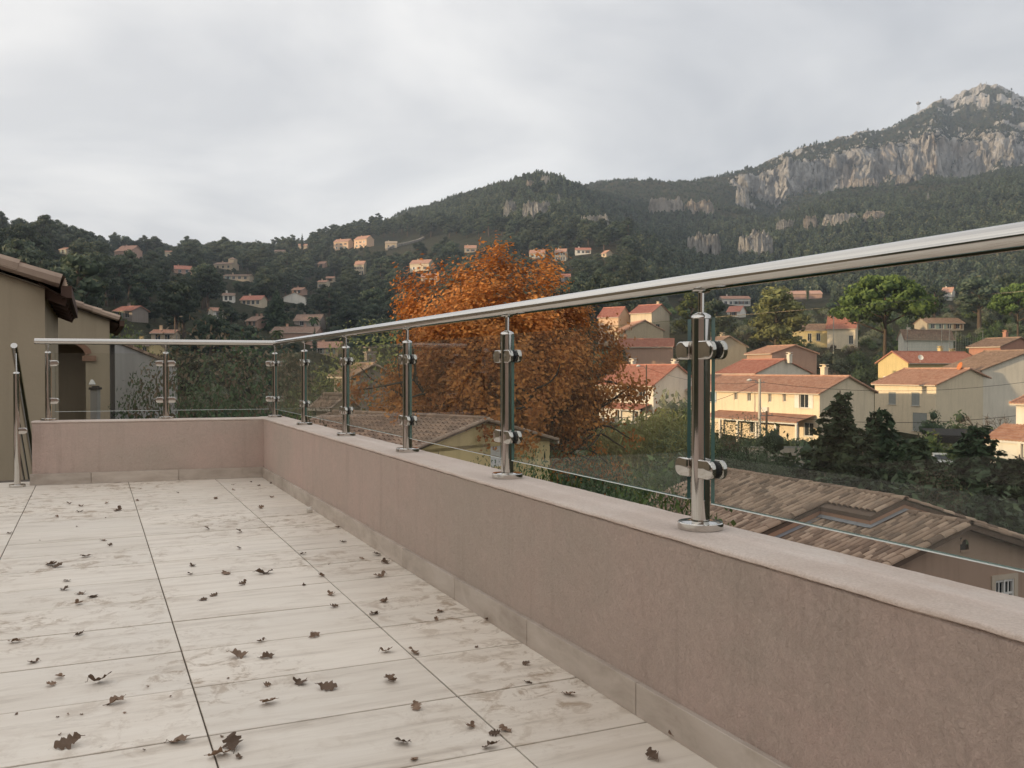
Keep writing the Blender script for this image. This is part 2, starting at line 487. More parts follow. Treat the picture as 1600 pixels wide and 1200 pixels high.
def build_terrain():
    th = np.concatenate([np.arange(-180, -34, 2.0), np.arange(-34, 10, 0.14), np.arange(10, 34, .07), np.arange(34, 180.1, 2.0)])
    rr = np.concatenate([[3.0], np.arange(6, 60, 3.0), np.geomspace(60, 700, 70), np.arange(710, 1340, 14), np.arange(1340, 1480, 5.0), np.arange(1480, 1640, 1.5), np.arange(1640, 1800, 5.0), np.arange(1810, 2500, 18)])
    TH, RR = np.meshgrid(np.radians(th), rr)
    cl = np.cos(np.clip(TH, -math.pi / 4, math.pi / 4))
    Rr = RR / cl
    back = np.clip((np.abs(np.degrees(TH)) - 40) / 25, 0, 1)     # the sheet is shorter where nothing is seen
    Rr = Rr * (1 - back) + np.minimum(Rr, 380 + (Rr - 380) * 0.12) * back
    U = np.sin(TH) * Rr; Dd = np.cos(TH) * Rr
    Z = terrain_z(U, Dd)
    gr = np.gradient(Z, axis=0) / np.maximum(np.gradient(Rr, axis=0), .1)
    gt = np.gradient(Z, axis=1) / np.maximum(Rr * np.gradient(TH, axis=1), .1)
    slope = np.hypot(gr, gt * 0.6)
    rock = np.clip((slope - 0.85) / 0.5, 0, 1) * np.clip((RR - 900) / 200, 0, 1)
    PX = 800 + FPX * np.tan(np.clip(TH, -1, 1))
    crest = np.clip((Z - 505 - 40 * fbm(U / 60, Dd / 60, 3)) / 40, 0, 1) * (RR > 1740) * np.clip((fbm(U / 24, Dd / 24, 4) + 0.12) * 4, 0, 1)
    # the stony shoulder that runs up the ridge line
    el = (Z - CAMZ) / Rr; jm = np.argmax(el, axis=0)
    rid = np.abs(RR - RR[jm, np.arange(RR.shape[1])][None, :]) < (16 + 14 * fbm(U / 40, Dd / 40, 2))
    rock = np.clip(np.maximum(rock * np.clip(1.15 + .9 * fbm(U / 20, Z / 14, 3), 0, 1), np.maximum(crest, rid * .85 * (np.degrees(TH) > 15.5) * np.clip(1.2 + 2 * fbm(U / 18, Dd / 18, 3), 0, 1))), 0, 1)
    # crags: push the rock faces in and out so that ledges and clefts appear
    push = rock * np.clip((RR - 1300) / 100, 0, 1) * (15 * fbm(U / 26 + Z / 70, Z / 20, 4, .6) + 8 * np.abs(fbm(U / 13, Z / 16, 3)) + 5 * vnoise(U / 6, Z / 5.0))
    Dd = Dd - push; U = U + push * .4 * np.sign(np.sin(U / 23))
    Z = Z + rock * 5 * fbm(U / 8, Dd / 8, 3)
    V = np.stack([RH.x * U + FH.x * Dd, RH.y * U + FH.y * Dd, Z], -1).reshape(-1, 3)
    n, m = U.shape
    idx = np.arange(n * m).reshape(n, m)
    Fq = np.stack([idx[:-1, :-1], idx[:-1, 1:], idx[1:, 1:], idx[1:, :-1]], -1).reshape(-1, 4)
    t = MT('terrain ground')
    c = t.coord('World')
    rk = t.attr('rock')
    n1 = t.noise(c, 0.02, 6, 0.6); n2 = t.noise(c, 0.6, 6, 0.65)
    soil = t.ramp(n2, [(0.3, (0.050, 0.052, 0.028)), (0.5, (0.085, 0.08, 0.045)), (0.7, (0.14, 0.115, 0.075))])
    soil = t.mix(t.rng(n1, 0.4, 0.6, 0, 0.6), soil, (0.045, 0.055, 0.028))
    cv = t.coord('World', (1, 1, 0.7))
    s1 = t.noise(cv, 0.05, 8, 0.7, 0.6); s2 = t.noise(cv, 0.012, 5, 0.6)
    stone = t.ramp(s1, [(0.30, (0.06, 0.065, 0.045)), (0.38, (0.34, 0.325, 0.30)), (0.52, (0.54, 0.515, 0.48)), (0.68, (0.60, 0.575, 0.54)), (0.82, (0.26, 0.25, 0.225))])
    stone = t.mix(t.rng(s2, 0.56, 0.72, 0, 0.6), stone, (0.44, 0.31, 0.20))
    edge = t.math('ADD', rk, t.rng(t.noise(c, 0.06, 5, 0.7), 0, 1, -0.35, 0.35))
    k = t.mix(t.rng(edge, 0.35, 0.6, 0, 1), soil, stone)
    nr = t.bump(t.noise(cv, 0.13, 8, 0.75, 0.5), 1.0, 8.0, t.bump(s1, 1.0, 12.0))
    m_ = t.fin(k, 0.95, 0, nr, 0.1)
    me = np_mesh('terrain', V, Fq, [m_], {'rock': ('POINT', rock.ravel())}, smooth=True)
    o = new_obj('terrain', me)
    o['kind'] = 'structure'; o['label'] = 'wooded hills and limestone mountain rising behind the village'
    return o
build_terrain()
# ------------------------------------------------------------------ trees: leaf-clump crowns
NR = np.random.RandomState(11)
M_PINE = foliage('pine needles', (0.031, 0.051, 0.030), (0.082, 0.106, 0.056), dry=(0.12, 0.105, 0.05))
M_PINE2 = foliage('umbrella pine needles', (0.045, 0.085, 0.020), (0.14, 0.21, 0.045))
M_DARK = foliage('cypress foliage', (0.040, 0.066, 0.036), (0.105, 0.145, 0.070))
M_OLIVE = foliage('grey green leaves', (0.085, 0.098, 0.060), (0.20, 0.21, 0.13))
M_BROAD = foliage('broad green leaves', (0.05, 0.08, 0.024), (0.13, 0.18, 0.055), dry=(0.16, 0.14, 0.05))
M_REED = foliage('pale reed leaves', (0.13, 0.14, 0.045), (0.30, 0.29, 0.10))
M_BROWN = foliage('dull brown leaves', (0.085, 0.068, 0.045), (0.20, 0.155, 0.10))
M_BARK = bark('pine bark', (0.05, 0.037, 0.028), (0.16, 0.12, 0.09))
M_OAKBARK = bark('oak bark', (0.03, 0.026, 0.022), (0.10, 0.085, 0.07))

def leaf_quads(C, Nrm, size, rs, aspect=0.6):
    "one bent-less leaf face at each centre, roughly facing Nrm"
    n = len(C)
    Nrm = Nrm + rs.normal(0, 0.55, (n, 3)); Nrm /= np.linalg.norm(Nrm, axis=1, keepdims=True) + 1e-9
    a = rs.normal(0, 1, (n, 3)); T = np.cross(Nrm, a); T /= np.linalg.norm(T, axis=1, keepdims=True) + 1e-9
    B = np.cross(Nrm, T)
    s = (size * rs.uniform(0.6, 1.35, n))[:, None]
    V = np.stack([C - T * s, C + B * s * aspect - T * s * .1, C + T * s, C - B * s * aspect + T * s * .1], 1).reshape(-1, 3)
    F = np.arange(n * 4).reshape(n, 4)
    return V, F
_ico = None
def ico():
    global _ico
    if _ico is None:
        bm = bmesh.new(); bmesh.ops.create_icosphere(bm, subdivisions=1, radius=1.0)
        _ico = (np.array([v.co[:] for v in bm.verts]), np.array([[v.index for v in f.verts] for f in bm.faces]))
        bm.free()
    return _ico
def crown_arrays(lobes, dens, size, rs, core=0.74, low=0.45, aspect=0.6):
    "lobes: (x,y,z,rx,ry,rz).  Returns V, F(quads), tint"
    Vs, Fs, Ts = [], [], []; off = 0
    iv, if_ = ico()
    for (x, y, z, rx, ry, rz) in lobes:
        n = max(6, int(dens * (rx * ry + rx * rz + ry * rz) / 3))
        d = rs.normal(0, 1, (n, 3)); d /= np.linalg.norm(d, axis=1, keepdims=True)
        keep = (d[:, 2] > -0.25) | (rs.rand(n) < low)
        d = d[keep]; n = len(d)
        r = rs.uniform(0.72, 1.1, n)[:, None]
        C = d * r * np.array([rx, ry, rz]) + np.array([x, y, z])
        V, F = leaf_quads(C, d, size, rs, aspect)
        Vs.append(V); Fs.append(F + off); off += len(V)
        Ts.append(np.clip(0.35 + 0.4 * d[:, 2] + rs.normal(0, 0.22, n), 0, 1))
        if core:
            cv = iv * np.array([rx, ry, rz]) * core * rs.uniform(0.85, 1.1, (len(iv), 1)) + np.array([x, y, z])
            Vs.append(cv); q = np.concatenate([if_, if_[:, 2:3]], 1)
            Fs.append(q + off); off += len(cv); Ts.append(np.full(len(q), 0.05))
    return np.concatenate(Vs), np.concatenate(Fs), np.concatenate(Ts)
def quads_mesh(name, V, F, tint, mats):
    # the core triangles are stored as degenerate quads; build them as real tris
    me = bpy.data.meshes.new(name)
    tri = F[:, 2] == F[:, 3]
    ls = np.where(tri, 3, 4); starts = np.concatenate([[0], np.cumsum(ls)[:-1]])
    mask = np.ones(F.shape, bool); mask[tri, 3] = False
    me.vertices.add(len(V)); me.vertices.foreach_set('co', np.asarray(V, np.float32).ravel())
    loops = F[mask].astype(np.int32)
    me.loops.add(len(loops)); me.loops.foreach_set('vertex_index', loops)
    me.polygons.add(len(F)); me.polygons.foreach_set('loop_start', starts.astype(np.int32))
    for m in mats:
        me.materials.append(m)
    me.update(calc_edges=True)
    a = me.attributes.new('tint', 'FLOAT', 'FACE'); a.data.foreach_set('value', np.asarray(tint, np.float32))
    return me
def trunk_mesh(name, h, r, rs, limbs=(), bend=0.4, mat=None):
    mb = MB(); pts = []; a = rs.uniform(0, 6.28)
    for k in range(6):
        t = k / 5
        pts.append((bend * math.sin(t * 2.2) * math.cos(a), bend * math.sin(t * 2.2) * math.sin(a), -0.6 + (h + 0.6) * t))
    mb.tube(pts, [r * (1.25 - 0.85 * k / 5) for k in range(6)], 8)
    for (x, y, z) in limbs:
        z0 = max(0.25 * h, z - 0.35 * math.hypot(x, y) - 0.8)
        t = min(1, z0 / h); b = (bend * math.sin(t * 2.2) * math.cos(a), bend * math.sin(t * 2.2) * math.sin(a), z0)
        mid = (b[0] * .4 + x * .6, b[1] * .4 + y * .6, z0 * .45 + z * .55)
        mb.tube([b, mid, (x, y, z)], [r * .42, r * .28, r * .12], 6)
    mb.sm = True
    return mb.mesh(name, [mat or M_BARK])
def pine_proto(seed, h, wid, base, nl, dens, size, mat=None, flat=0.62):
    rs = np.random.RandomState(seed); lobes = []
    for k in range(nl):
        t = (k + 0.5) / nl; ang = k * 2.4 + rs.uniform(-.5, .5)
        zz = h * (base + (0.93 - base) * t) + rs.uniform(-.4, .4)
        env = wid * (0.55 + 0.5 * math.sin(math.pi * min(1, (1 - t) * 0.8 + 0.15))) * (1 if t < 0.9 else .5)
        rr = env * rs.uniform(0.45, 0.75) if k < nl - 1 else 0.0
        s = wid * rs.uniform(0.36, 0.56)
        lobes.append((rr * math.cos(ang), rr * math.sin(ang), zz, s, s * rs.uniform(.8, 1.15), s * flat * rs.uniform(.8, 1.2)))
    V, F, T = crown_arrays(lobes, dens, size, rs)
    cm = quads_mesh('pine_crown', V, F, T, [mat or M_PINE])
    tm = trunk_mesh('pine_trunk', h * 0.86, h * 0.024 + 0.05, rs, [l[:3] for l in lobes], 0.5)
    return cm, tm
def umbrella_proto(seed, h, wid, thick, dens, size):
    rs = np.random.RandomState(seed); lobes = []
    for k in range(26):
        a = k * 2.399; q = math.sqrt((k + .5) / 26); rr = wid * 0.86 * q
        z = h - thick * 0.5 - (q ** 2.2) * thick * 1.05 + rs.uniform(-.25, .25)
        s = wid * rs.uniform(.2, .3)
        lobes.append((rr * math.cos(a), rr * math.sin(a), z, s, s, s * .55))
    V, F, T = crown_arrays(lobes, dens, size, rs, core=0.8)
    return quads_mesh('umbrella_crown', V, F, T, [M_PINE2]), trunk_mesh('umbrella_trunk', h - thick, 0.32, rs, [l[:3] for l in lobes[4::2]], 0.5)
def cypress_proto(seed, h, wid, dens=60, size=0.3):
    rs = np.random.RandomState(seed); lobes = []
    for k in range(9):
        t = k / 8; w = wid * (0.35 + 0.75 * math.sin(math.pi * (0.18 + 0.75 * t))) * (1 - 0.55 * max(0, t - .6) / .4)
        lobes.append((rs.uniform(-.1, .1), rs.uniform(-.1, .1), h * (0.08 + 0.86 * t), w, w, h * 0.085))
    V, F, T = crown_arrays(lobes, dens, size, rs)
    return quads_mesh('cypress_crown', V, F, T, [M_DARK]), trunk_mesh('cypress_trunk', h * 0.5, 0.12, rs, (), 0.05)
def shrub_proto(seed, h, wid, mat, nl=9, dens=90, size=0.16, low=0.8, aspect=0.5, core=.62):
    rs = np.random.RandomState(seed); lobes = []
    for k in range(nl):
        a = k * 2.4; q = math.sqrt(k / nl); rr = wid * 0.62 * q
        s = wid * rs.uniform(.34, .52)
        lobes.append((rr * math.cos(a), rr * math.sin(a), h * (0.70 - 0.42 * q) * rs.uniform(.8, 1.12) - .1 * s, s, s, min(s, h * .42)))
    V, F, T = crown_arrays(lobes, dens, size, rs, low=low, aspect=aspect, core=core)
    return quads_mesh('shrub_crown', V, F, T, [mat]), trunk_mesh('shrub_trunk', h * 0.6, 0.07 + .02 * h, rs, [l[:3] for l in lobes[:5]], 0.2, M_OAKBARK)
def conifer_proto(seed, h, wid, size=0.2, droop=0.25, mat=None, per=46):
    "spreading evergreen with tiers of pointed sprays"
    rs = np.random.RandomState(seed); C = []; Nn = []; mb = MB()
    mb.tube([(0, 0, -.5), (0.05, 0, h * .5), (0, 0.04, h * .97)], [h * .028, h * .016, .02], 7)
    lv = int(h / 0.34)
    for k in range(lv):
        t = k / lv; zz = h * (0.06 + 0.9 * t); L0 = wid * (1 - t) ** 0.75 * (0.9 + .1 * math.sin(k * 1.7)) + 0.12
        for j in range(6 if t < .8 else 4):
            a = k * 1.1 + j * 6.283 / (6 if t < .8 else 4) + rs.uniform(-.35, .35); L = L0 * rs.uniform(.6, 1.12)
            mb.tube([(0, 0, zz), (L * .55 * math.cos(a), L * .55 * math.sin(a), zz + L * .16), (L * math.cos(a), L * math.sin(a), zz + L * (.3 - droop))], [.03, .02, .006], 4, False)
            n = max(8, int(per * L)); s = rs.rand(n) ** 0.7
            lat = (rs.rand(n) - .5) * (0.62 * L * (1 - s * .75))
            x = L * s
            p = np.stack([x * math.cos(a) - lat * math.sin(a), x * math.sin(a) + lat * math.cos(a), zz + x * .3 * 1.0 - droop * x * s + rs.normal(0, .07, n)], 1)
            C.append(p); Nn.append(np.stack([np.full(n, .5 * math.cos(a)), np.full(n, .5 * math.sin(a)), np.full(n, .8)], 1))
    C = np.concatenate(C); Nn = np.concatenate(Nn)
    V, F = leaf_quads(C, Nn, size, rs, 0.45)
    T = np.clip(rs.normal(.45, .25, len(C)), 0, 1)
    mb.sm = True
    return quads_mesh('evergreen_crown', V, F, T, [mat or M_DARK]), mb.mesh('evergreen_trunk', [M_BARK])
def place_tree(name, label, cat, protos, loc, scale=1.0, rot=None, group=None, parts=('crown', 'trunk')):
    o = thing(name, label, cat, loc, rnd.uniform(0, 6.28) if rot is None else rot, group)
    o.scale = (scale * rnd.uniform(.93, 1.07), scale * rnd.uniform(.93, 1.07), scale)
    for nm, me in zip(parts, protos):
        c = bpy.data.objects.new(nm, me); COL.objects.link(c); c.parent = o
    return o

PINES = [pine_proto(1, 10, 3.6, .38, 11, 60, .34), pine_proto(2, 12, 3.9, .45, 13, 60, .36), pine_proto(3, 9, 4.2, .30, 11, 60, .36, None, .72),
         pine_proto(4, 13, 3.3, .35, 14, 60, .34), pine_proto(5, 8, 3.2, .22, 9, 64, .32, None, .8)]
CYP = [cypress_proto(1, 11, 1.05), cypress_proto(2, 9, 0.9)]

# ------------------------------------------------------------------ houses on the slopes (positions first: the wood leaves them free)
HILL = []   # filled below: (px, base py, width px, wall px, roof px, beta, wall, roof, label, extras)
def hh(px, py, w, hw, hr, beta, wall, roof, label, **k):
    HILL.append((px, py, w, hw, hr, beta, wall, roof, label, k))
hh(6, 360, 46, 12, 7, -15, 'beige', 'brown', 'beige house with shallow roof at the treeline beside tall pines', win=1)
hh(198, 403, 42, 11, 7, 25, 'rose', 'terra', 'large rose villa with a row of white window bays below the ridge', win=5)
hh(201, 388, 28, 7, 4, 10, 'rose', 'terra', 'long low rose house just above the villa with white bays', win=3)
hh(257, 390, 30, 8, 3, 5, 'cream', 'terra', 'pale flat roofed house on the ridge among pines', win=3)
hh(164, 378, 16, 6, 4, 0, 'beige', 'terra', 'small beige house peeping out between ridge pines', win=1)
hh(103, 398, 16, 6, 4, 20, 'beige', 'terra', 'little beige house half hidden below the big pines', win=1)
hh(284, 428, 30, 6, 6, -25, 'rose', 'red', 'red roofed house with a hipped roof in dark pines', win=2)
hh(352, 421, 36, 8, 4, 15, 'sand', 'brown', 'wide sandy house with a small square tower', win=3, tower=(16, 8))
hh(371, 439, 40, 6, 3, 0, 'sand', 'brown', 'long low house with a pale roof under the towered house', win=4)
hh(395, 478, 38, 9, 7, 12, 'cream', 'red', 'cream house with bright red roof and several windows on the slope', win=4)
hh(356, 472, 18, 7, 4, -10, 'white', 'brown', 'small white house beside the one with bright red roof', win=2)
hh(334, 500, 18, 14, 5, -35, 'white', 'terra', 'narrow white gabled house beside a dark cypress', win=1)
hh(459, 474, 30, 8, 8, 80, 'white', 'brown', 'white gabled house with an arched front on the slope', win=3)
hh(467, 461, 20, 8, 4, 15, 'rose', 'terra', 'pinkish two storey house right behind the white gabled one', win=2)
hh(401, 514, 28, 9, 7, 30, 'rose', 'brown', 'brown roofed house with two chimneys low on the slope', win=2, chim=2)
hh(505, 451, 16, 10, 3, 10, 'cream', 'terra', 'small cream square house standing alone in pines', win=2)
hh(563, 429, 18, 16, 6, 15, 'cream', 'terra', 'tall narrow house with balconies between two cypresses', win=4)
hh(504, 418, 13, 6, 4, 15, 'rose', 'terra', 'tiny pink house half sunk among pines', win=1)
hh(536, 390, 30, 12, 5, 20, 'peach', 'terra', 'peach villa wing on the bare spur, lower of the pair', win=3)
hh(568, 387, 32, 13, 6, 35, 'peach', 'terra', 'large peach villa with arched openings on the bare spur', win=3)
hh(611, 388, 18, 8, 3, 0, 'sand', 'sandroof', 'sand coloured house beside the stone path on the spur', win=2)
hh(473, 390, 14, 6, 3, 0, 'sand', 'terra', 'small sandy house on the skyline by a cypress', win=1)
hh(437, 394, 16, 4, 3, 0, 'sand', 'brown', 'low sandy house on the skyline among trees', win=1)
hh(659, 423, 38, 11, 7, 20, 'cream', 'terra', 'wide cream villa with hipped terracotta roof and terrace', win=3)
hh(672, 442, 28, 9, 6, 5, 'sand', 'terra', 'sand coloured house just below the wide cream villa', win=2)
hh(840, 404, 26, 8, 6, 10, 'cream', 'terra', 'cream house just above the orange oak crown', win=3)
hh(877, 408, 20, 14, 6, 15, 'cream', 'terra', 'tall cream house with two storeys of balconies on the upper slope', win=4)
hh(911, 398, 24, 7, 4, 0, 'white', 'red', 'small white house with flat red roof high on the slope', win=3)
hh(949, 402, 14, 4, 5, 60, 'sand', 'terra', 'little gabled house near the top edge of the wooded spur', win=1)
hh(884, 441, 14, 7, 5, 0, 'rose', 'red', 'small reddish house right beside the orange oak crown', win=1)
hh(201, 502, 46, 14, 8, 25, 'grey', 'red', 'grey weathered house with red roof behind the near gable', win=2)
hh(483, 512, 46, 8, 10, 10, 'grey', 'brown', 'house with a steep grey brown hipped roof beside palms', win=2)
hh(462, 532, 74, 4, 10, 4, 'rose', 'brown', 'long low building with an old tiled roof and chimneys', win=0, chim=2)
hh(512, 556, 48, 12, 9, 12, 'peach', 'terra', 'peach house with one pale shuttered window above the glass railing', win=2)
hh(222, 560, 44, 12, 5, 10, 'yellow', 'brown', 'bright yellow house with balusters above the far glass pane', win=3)
hh(255, 538, 36, 8, 5, -5, 'sand', 'terra', 'sandy house with brown roof above the bright yellow one', win=2)
hh(516, 441, 12, 5, 3, 0, 'sand', 'terra', 'tiny house wall in the dark wood', win=1)
hh(735, 395, 18, 7, 5, 0, 'sand', 'terra', 'sandy house on the bare slope left of the oak top', win=2)
hh(1255, 467, 62, 8, 6, 8, 'rose', 'roseroof', 'long pink hall with a low roof behind green gardens', win=0)
hh(1149, 478, 44, 11, 5, 0, 'white', 'terra', 'wide white house with a glazed front under flat roof', win=5)
hh(1152, 496, 26, 9, 9, 40, 'white', 'red', 'white gabled house with red roof below the wide glazed one', win=1)
hh(1484, 470, 18, 14, 8, 40, 'white', 'terra', 'white house with a tall chimney among dark pines', win=1, chim=1)
hh(1472, 517, 64, 7, 9, -6, 'beige', 'brown', 'long pavilion with brown roof beside the court fence', win=4)
WALLC = {'beige': (.42, .36, .28), 'rose': (.46, .30, .23), 'cream': (.62, .52, .38), 'sand': (.52, .42, .30), 'white': (.74, .70, .62), 'peach': (.62, .43, .29),
         'grey': (.34, .29, .25), 'yellow': (.66, .52, .27), 'tan': (.40, .33, .235), 'brick': (.45, .24, .18), 'pale': (.77, .70, .60), 'apricot': (.78, .655, .49)}
ROOFC = {'terra': ((.42, .225, .155), (.53, .325, .24)), 'red': ((.42, .17, .12), (.51, .25, .185)), 'brown': ((.24, .16, .12), (.36, .25, .19)),
         'sandroof': ((.40, .31, .23), (.5, .4, .3)), 'roseroof': ((.5, .3, .23), (.55, .36, .28)), 'old': ((.20, .145, .11), (.40, .28, .20))}
HPOS = []   # (px0, px1, py0, py1, u, d, radius)
for h_ in HILL:
    g = None; py_ = h_[1]
    while g is None:
        g = ground_hit(h_[0], py_, 45); py_ += 2
    u, d, z = g
    print('house', h_[0], h_[1], round(py_ - 2 - h_[1]), 'd', round(d), 'width', round(h_[2] * d / FPX, 1))
    HPOS.append((h_[0] - h_[2] * .62, h_[0] + h_[2] * .62, h_[1] - (h_[3] + h_[4]) * 1.15, h_[1] - h_[3] * 0.15, u, d, h_[2] * d / FPX * .75))
HILLD = [p[5] for p in HPOS]
HPOS += [(928, 1062, 472, 545, 30.0, 240.0, 22.0)]     # the cream houses beyond the oak stay in view

# ------------------------------------------------------------------ the wood: 300 nearest pines as objects, the rest as one mass
def blocked(u, d, z, h, w):
    px, py, dd = project(ud(u, d, z)); k = FPX / dd
    top = py - h * k; l, r_ = px - w * k * .8, px + w * k * .8
    for (x0, x1, y0, y1, hu, hd, hr) in HPOS:
        if math.hypot(u - hu, d - hd) < hr + w * .8:
            return True
        if d < hd and r_ > x0 and l < x1 and top < y1 and py > y0:
            return True
    return False
KEEP = [  # picture areas of open ground: (x0, x1, y0, y1) of the tree's foot
    (575, 790, 372, 402), (600, 680, 402, 415), (1040, 1250, 540, 600)]
def scatter(pxr, dr, spacing, n_try, rs, hfun, pts, jit):
    cells = {}
    for _ in range(n_try):
        d = math.sqrt(rs.uniform(dr[0] ** 2, dr[1] ** 2)); px = rs.uniform(*pxr)
        u = (px - 800) / FPX * d; s = spacing(d)
        key = (int(u // s), int(d // s)); bad = False
        for a in (-1, 0, 1):
            for b in (-1, 0, 1):
                for (pu, pd) in cells.get((key[0] + a, key[1] + b), ()):
                    if (pu - u) ** 2 + (pd - d) ** 2 < s * s * .8:
                        bad = True
        if bad:
            continue
        pts.append((u, d, hfun(px, d)))
        cells.setdefault(key, []).append((u, d))
rs_ = random.Random(21)
raw = []
def wood_edge(px):
    return 640 * slope_scale(_c(px))
scatter((-90, 985), (110, 1040), lambda d: 6.6 + d * .004, 26000, rs_, lambda px, d: rs_.uniform(.8, 1.45), raw, 0)
raw = [p for p in raw if p[1] < wood_edge(800 + FPX * p[0] / p[1])]
us = np.array([p[0] for p in raw]); ds = np.array([p[1] for p in raw]); zs = terrain_z(us, ds)
woods = []
for (u, d, sc), z in zip(raw, zs):
    px, py, dd = project(ud(u, d, z))
    if any(a < px < b and c < py < e for a, b, c, e in KEEP):
        continue
    if d < 160 and px > 300:
        continue                      # gardens, not wood
    if blocked(u, d, z, 10.5 * sc, 3.4 * sc):
        for sc in (.62, .42, .28, .18, 0):
            if sc and not blocked(u, d, z, 10.5 * sc, 3.4 * sc):
                break
        if not sc:
            continue
    woods.append((u, d, z, sc, px, py, 10 * sc * FPX / dd))
# keep those whose top shows above the ones in front: rank by visible size
woods.sort(key=lambda w: w[1])
colmax = {}
for i, w in enumerate(woods):
    c0 = int(w[4] // 6); top = w[5] - w[6]; vis = 0; k = max(1, int(w[6] * .6 / 12))
    for c in range(c0 - k, c0 + k + 1):
        m = colmax.get(c, 9999); vis += max(0, min(m, w[5]) - top) if top < m else 0
        colmax[c] = min(m, top)
    woods[i] = w + (vis if -30 < w[4] < 1010 else 0,)
order = sorted(range(len(woods)), key=lambda i: -woods[i][7])
single = set(order[:290])
mass = []
import re as _re
def short(label):
    s_ = _re.split(r' (?:with|on|just|right|standing|below|among|beside|behind|between|under|half|peeping|at|high|near|in|above|of|without|left|that) ', label)[0]
    return ' '.join(s_.split()[:6])
def near_label(px, py, what, other, grp):
    best = min(((abs(px - (x[0] + x[1]) / 2) + 1.2 * abs(py - x[3]), k) for k, x in enumerate(HPOS[:len(HILL)])), default=None)
    dist, k = best; hx = HPOS[k]
    if dist > 85:
        return other, grp
    rel = 'uphill of' if py < hx[3] - 9 else 'downhill of' if py > hx[3] + 12 else 'beside'
    nm = short(HILL[k][8]); lab = '%s %s the %s' % (what, rel, nm)
    return lab, 'trees around the ' + nm
KINDW = ['dark pine', 'tall dark pine', 'broad dark pine', 'tall layered pine', 'low rounded pine']
def pine_label(w, k):
    sz = 'small ' if w[3] < .6 else ''
    return near_label(w[4], w[5], sz + KINDW[k] + ' on the hillside', KINDW[k] + ' deep in the hillside wood away from any villa', 'pines on the villa hillside')
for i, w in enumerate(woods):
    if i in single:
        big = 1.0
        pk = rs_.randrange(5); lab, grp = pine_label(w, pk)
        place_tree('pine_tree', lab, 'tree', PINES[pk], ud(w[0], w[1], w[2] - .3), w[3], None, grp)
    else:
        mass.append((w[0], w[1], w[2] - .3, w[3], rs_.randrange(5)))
def far_proto(seed, h, wid, size, nl, dens):
    rs = np.random.RandomState(seed); lobes = []
    for k in range(nl):
        a = k * 2.4; q = math.sqrt(k / nl); s = wid * rs.uniform(.4, .6)
        lobes.append((wid * .55 * q * math.cos(a), wid * .55 * q * math.sin(a), h * (.78 - .4 * q), s, s, h * .3))
    V, F, T = crown_arrays(lobes, dens, size, rs, low=.6)
    return quads_mesh('far_tree_%d' % seed, V, F, T, [M_PINE])
def instancer(name, label, pts, meshes):
    col = bpy.data.collections.new(name + '_kinds')
    for k, me in enumerate(meshes):
        o = bpy.data.objects.new('%s_kind_%02d' % (name, k), me); col.objects.link(o)
    me = bpy.data.meshes.new(name)
    P = np.array([tuple(ud(p[0], p[1], p[2])) for p in pts], np.float32)
    me.vertices.add(len(P)); me.vertices.foreach_set('co', P.ravel())
    a = me.attributes.new('scl', 'FLOAT', 'POINT'); a.data.foreach_set('value', np.array([p[3] for p in pts], np.float32))
    a = me.attributes.new('kind_index', 'INT', 'POINT'); a.data.foreach_set('value', np.array([p[4] for p in pts], np.int32))
    a = me.attributes.new('turn', 'FLOAT', 'POINT'); a.data.foreach_set('value', NR.uniform(0, 6.28, len(pts)).astype(np.float32))
    o = new_obj(name, me); o['kind'] = 'stuff'; o['label'] = label
    g = bpy.data.node_groups.new(name, 'GeometryNodeTree')
    g.interface.new_socket('Geometry', in_out='INPUT', socket_type='NodeSocketGeometry')
    g.interface.new_socket('Geometry', in_out='OUTPUT', socket_type='NodeSocketGeometry')
    gi = N(g, 'NodeGroupInput'); go = N(g, 'NodeGroupOutput')
    ci = N(g, 'GeometryNodeCollectionInfo'); ci.inputs['Collection'].default_value = col
    ci.inputs['Separate Children'].default_value = True; ci.inputs['Reset Children'].default_value = True
    ip = N(g, 'GeometryNodeInstanceOnPoints'); ip.inputs['Pick Instance'].default_value = True
    def at(nm, ty):
        n = N(g, 'GeometryNodeInputNamedAttribute', data_type=ty); n.inputs['Name'].default_value = nm
        return n.outputs['Attribute']
    cx = N(g, 'ShaderNodeCombineXYZ'); cs = N(g, 'ShaderNodeCombineXYZ')
    g.links.new(at('turn', 'FLOAT'), cx.inputs[2])
    sc = at('scl', 'FLOAT')
    for k in range(3):
        g.links.new(sc, cs.inputs[k])
    g.links.new(gi.outputs[0], ip.inputs['Points']); g.links.new(ci.outputs[0], ip.inputs['Instance'])
    g.links.new(at('kind_index', 'INT'), ip.inputs['Instance Index']); g.links.new(cx.outputs[0], ip.inputs['Rotation'])
    g.links.new(cs.outputs[0], ip.inputs['Scale']); g.links.new(ip.outputs[0], go.inputs[0])
    md = o.modifiers.new('scatter', 'NODES'); md.node_group = g
    return o
instancer('hillside_wood', 'dense pine wood on the villa hillside', mass, [p[0] for p in PINES])
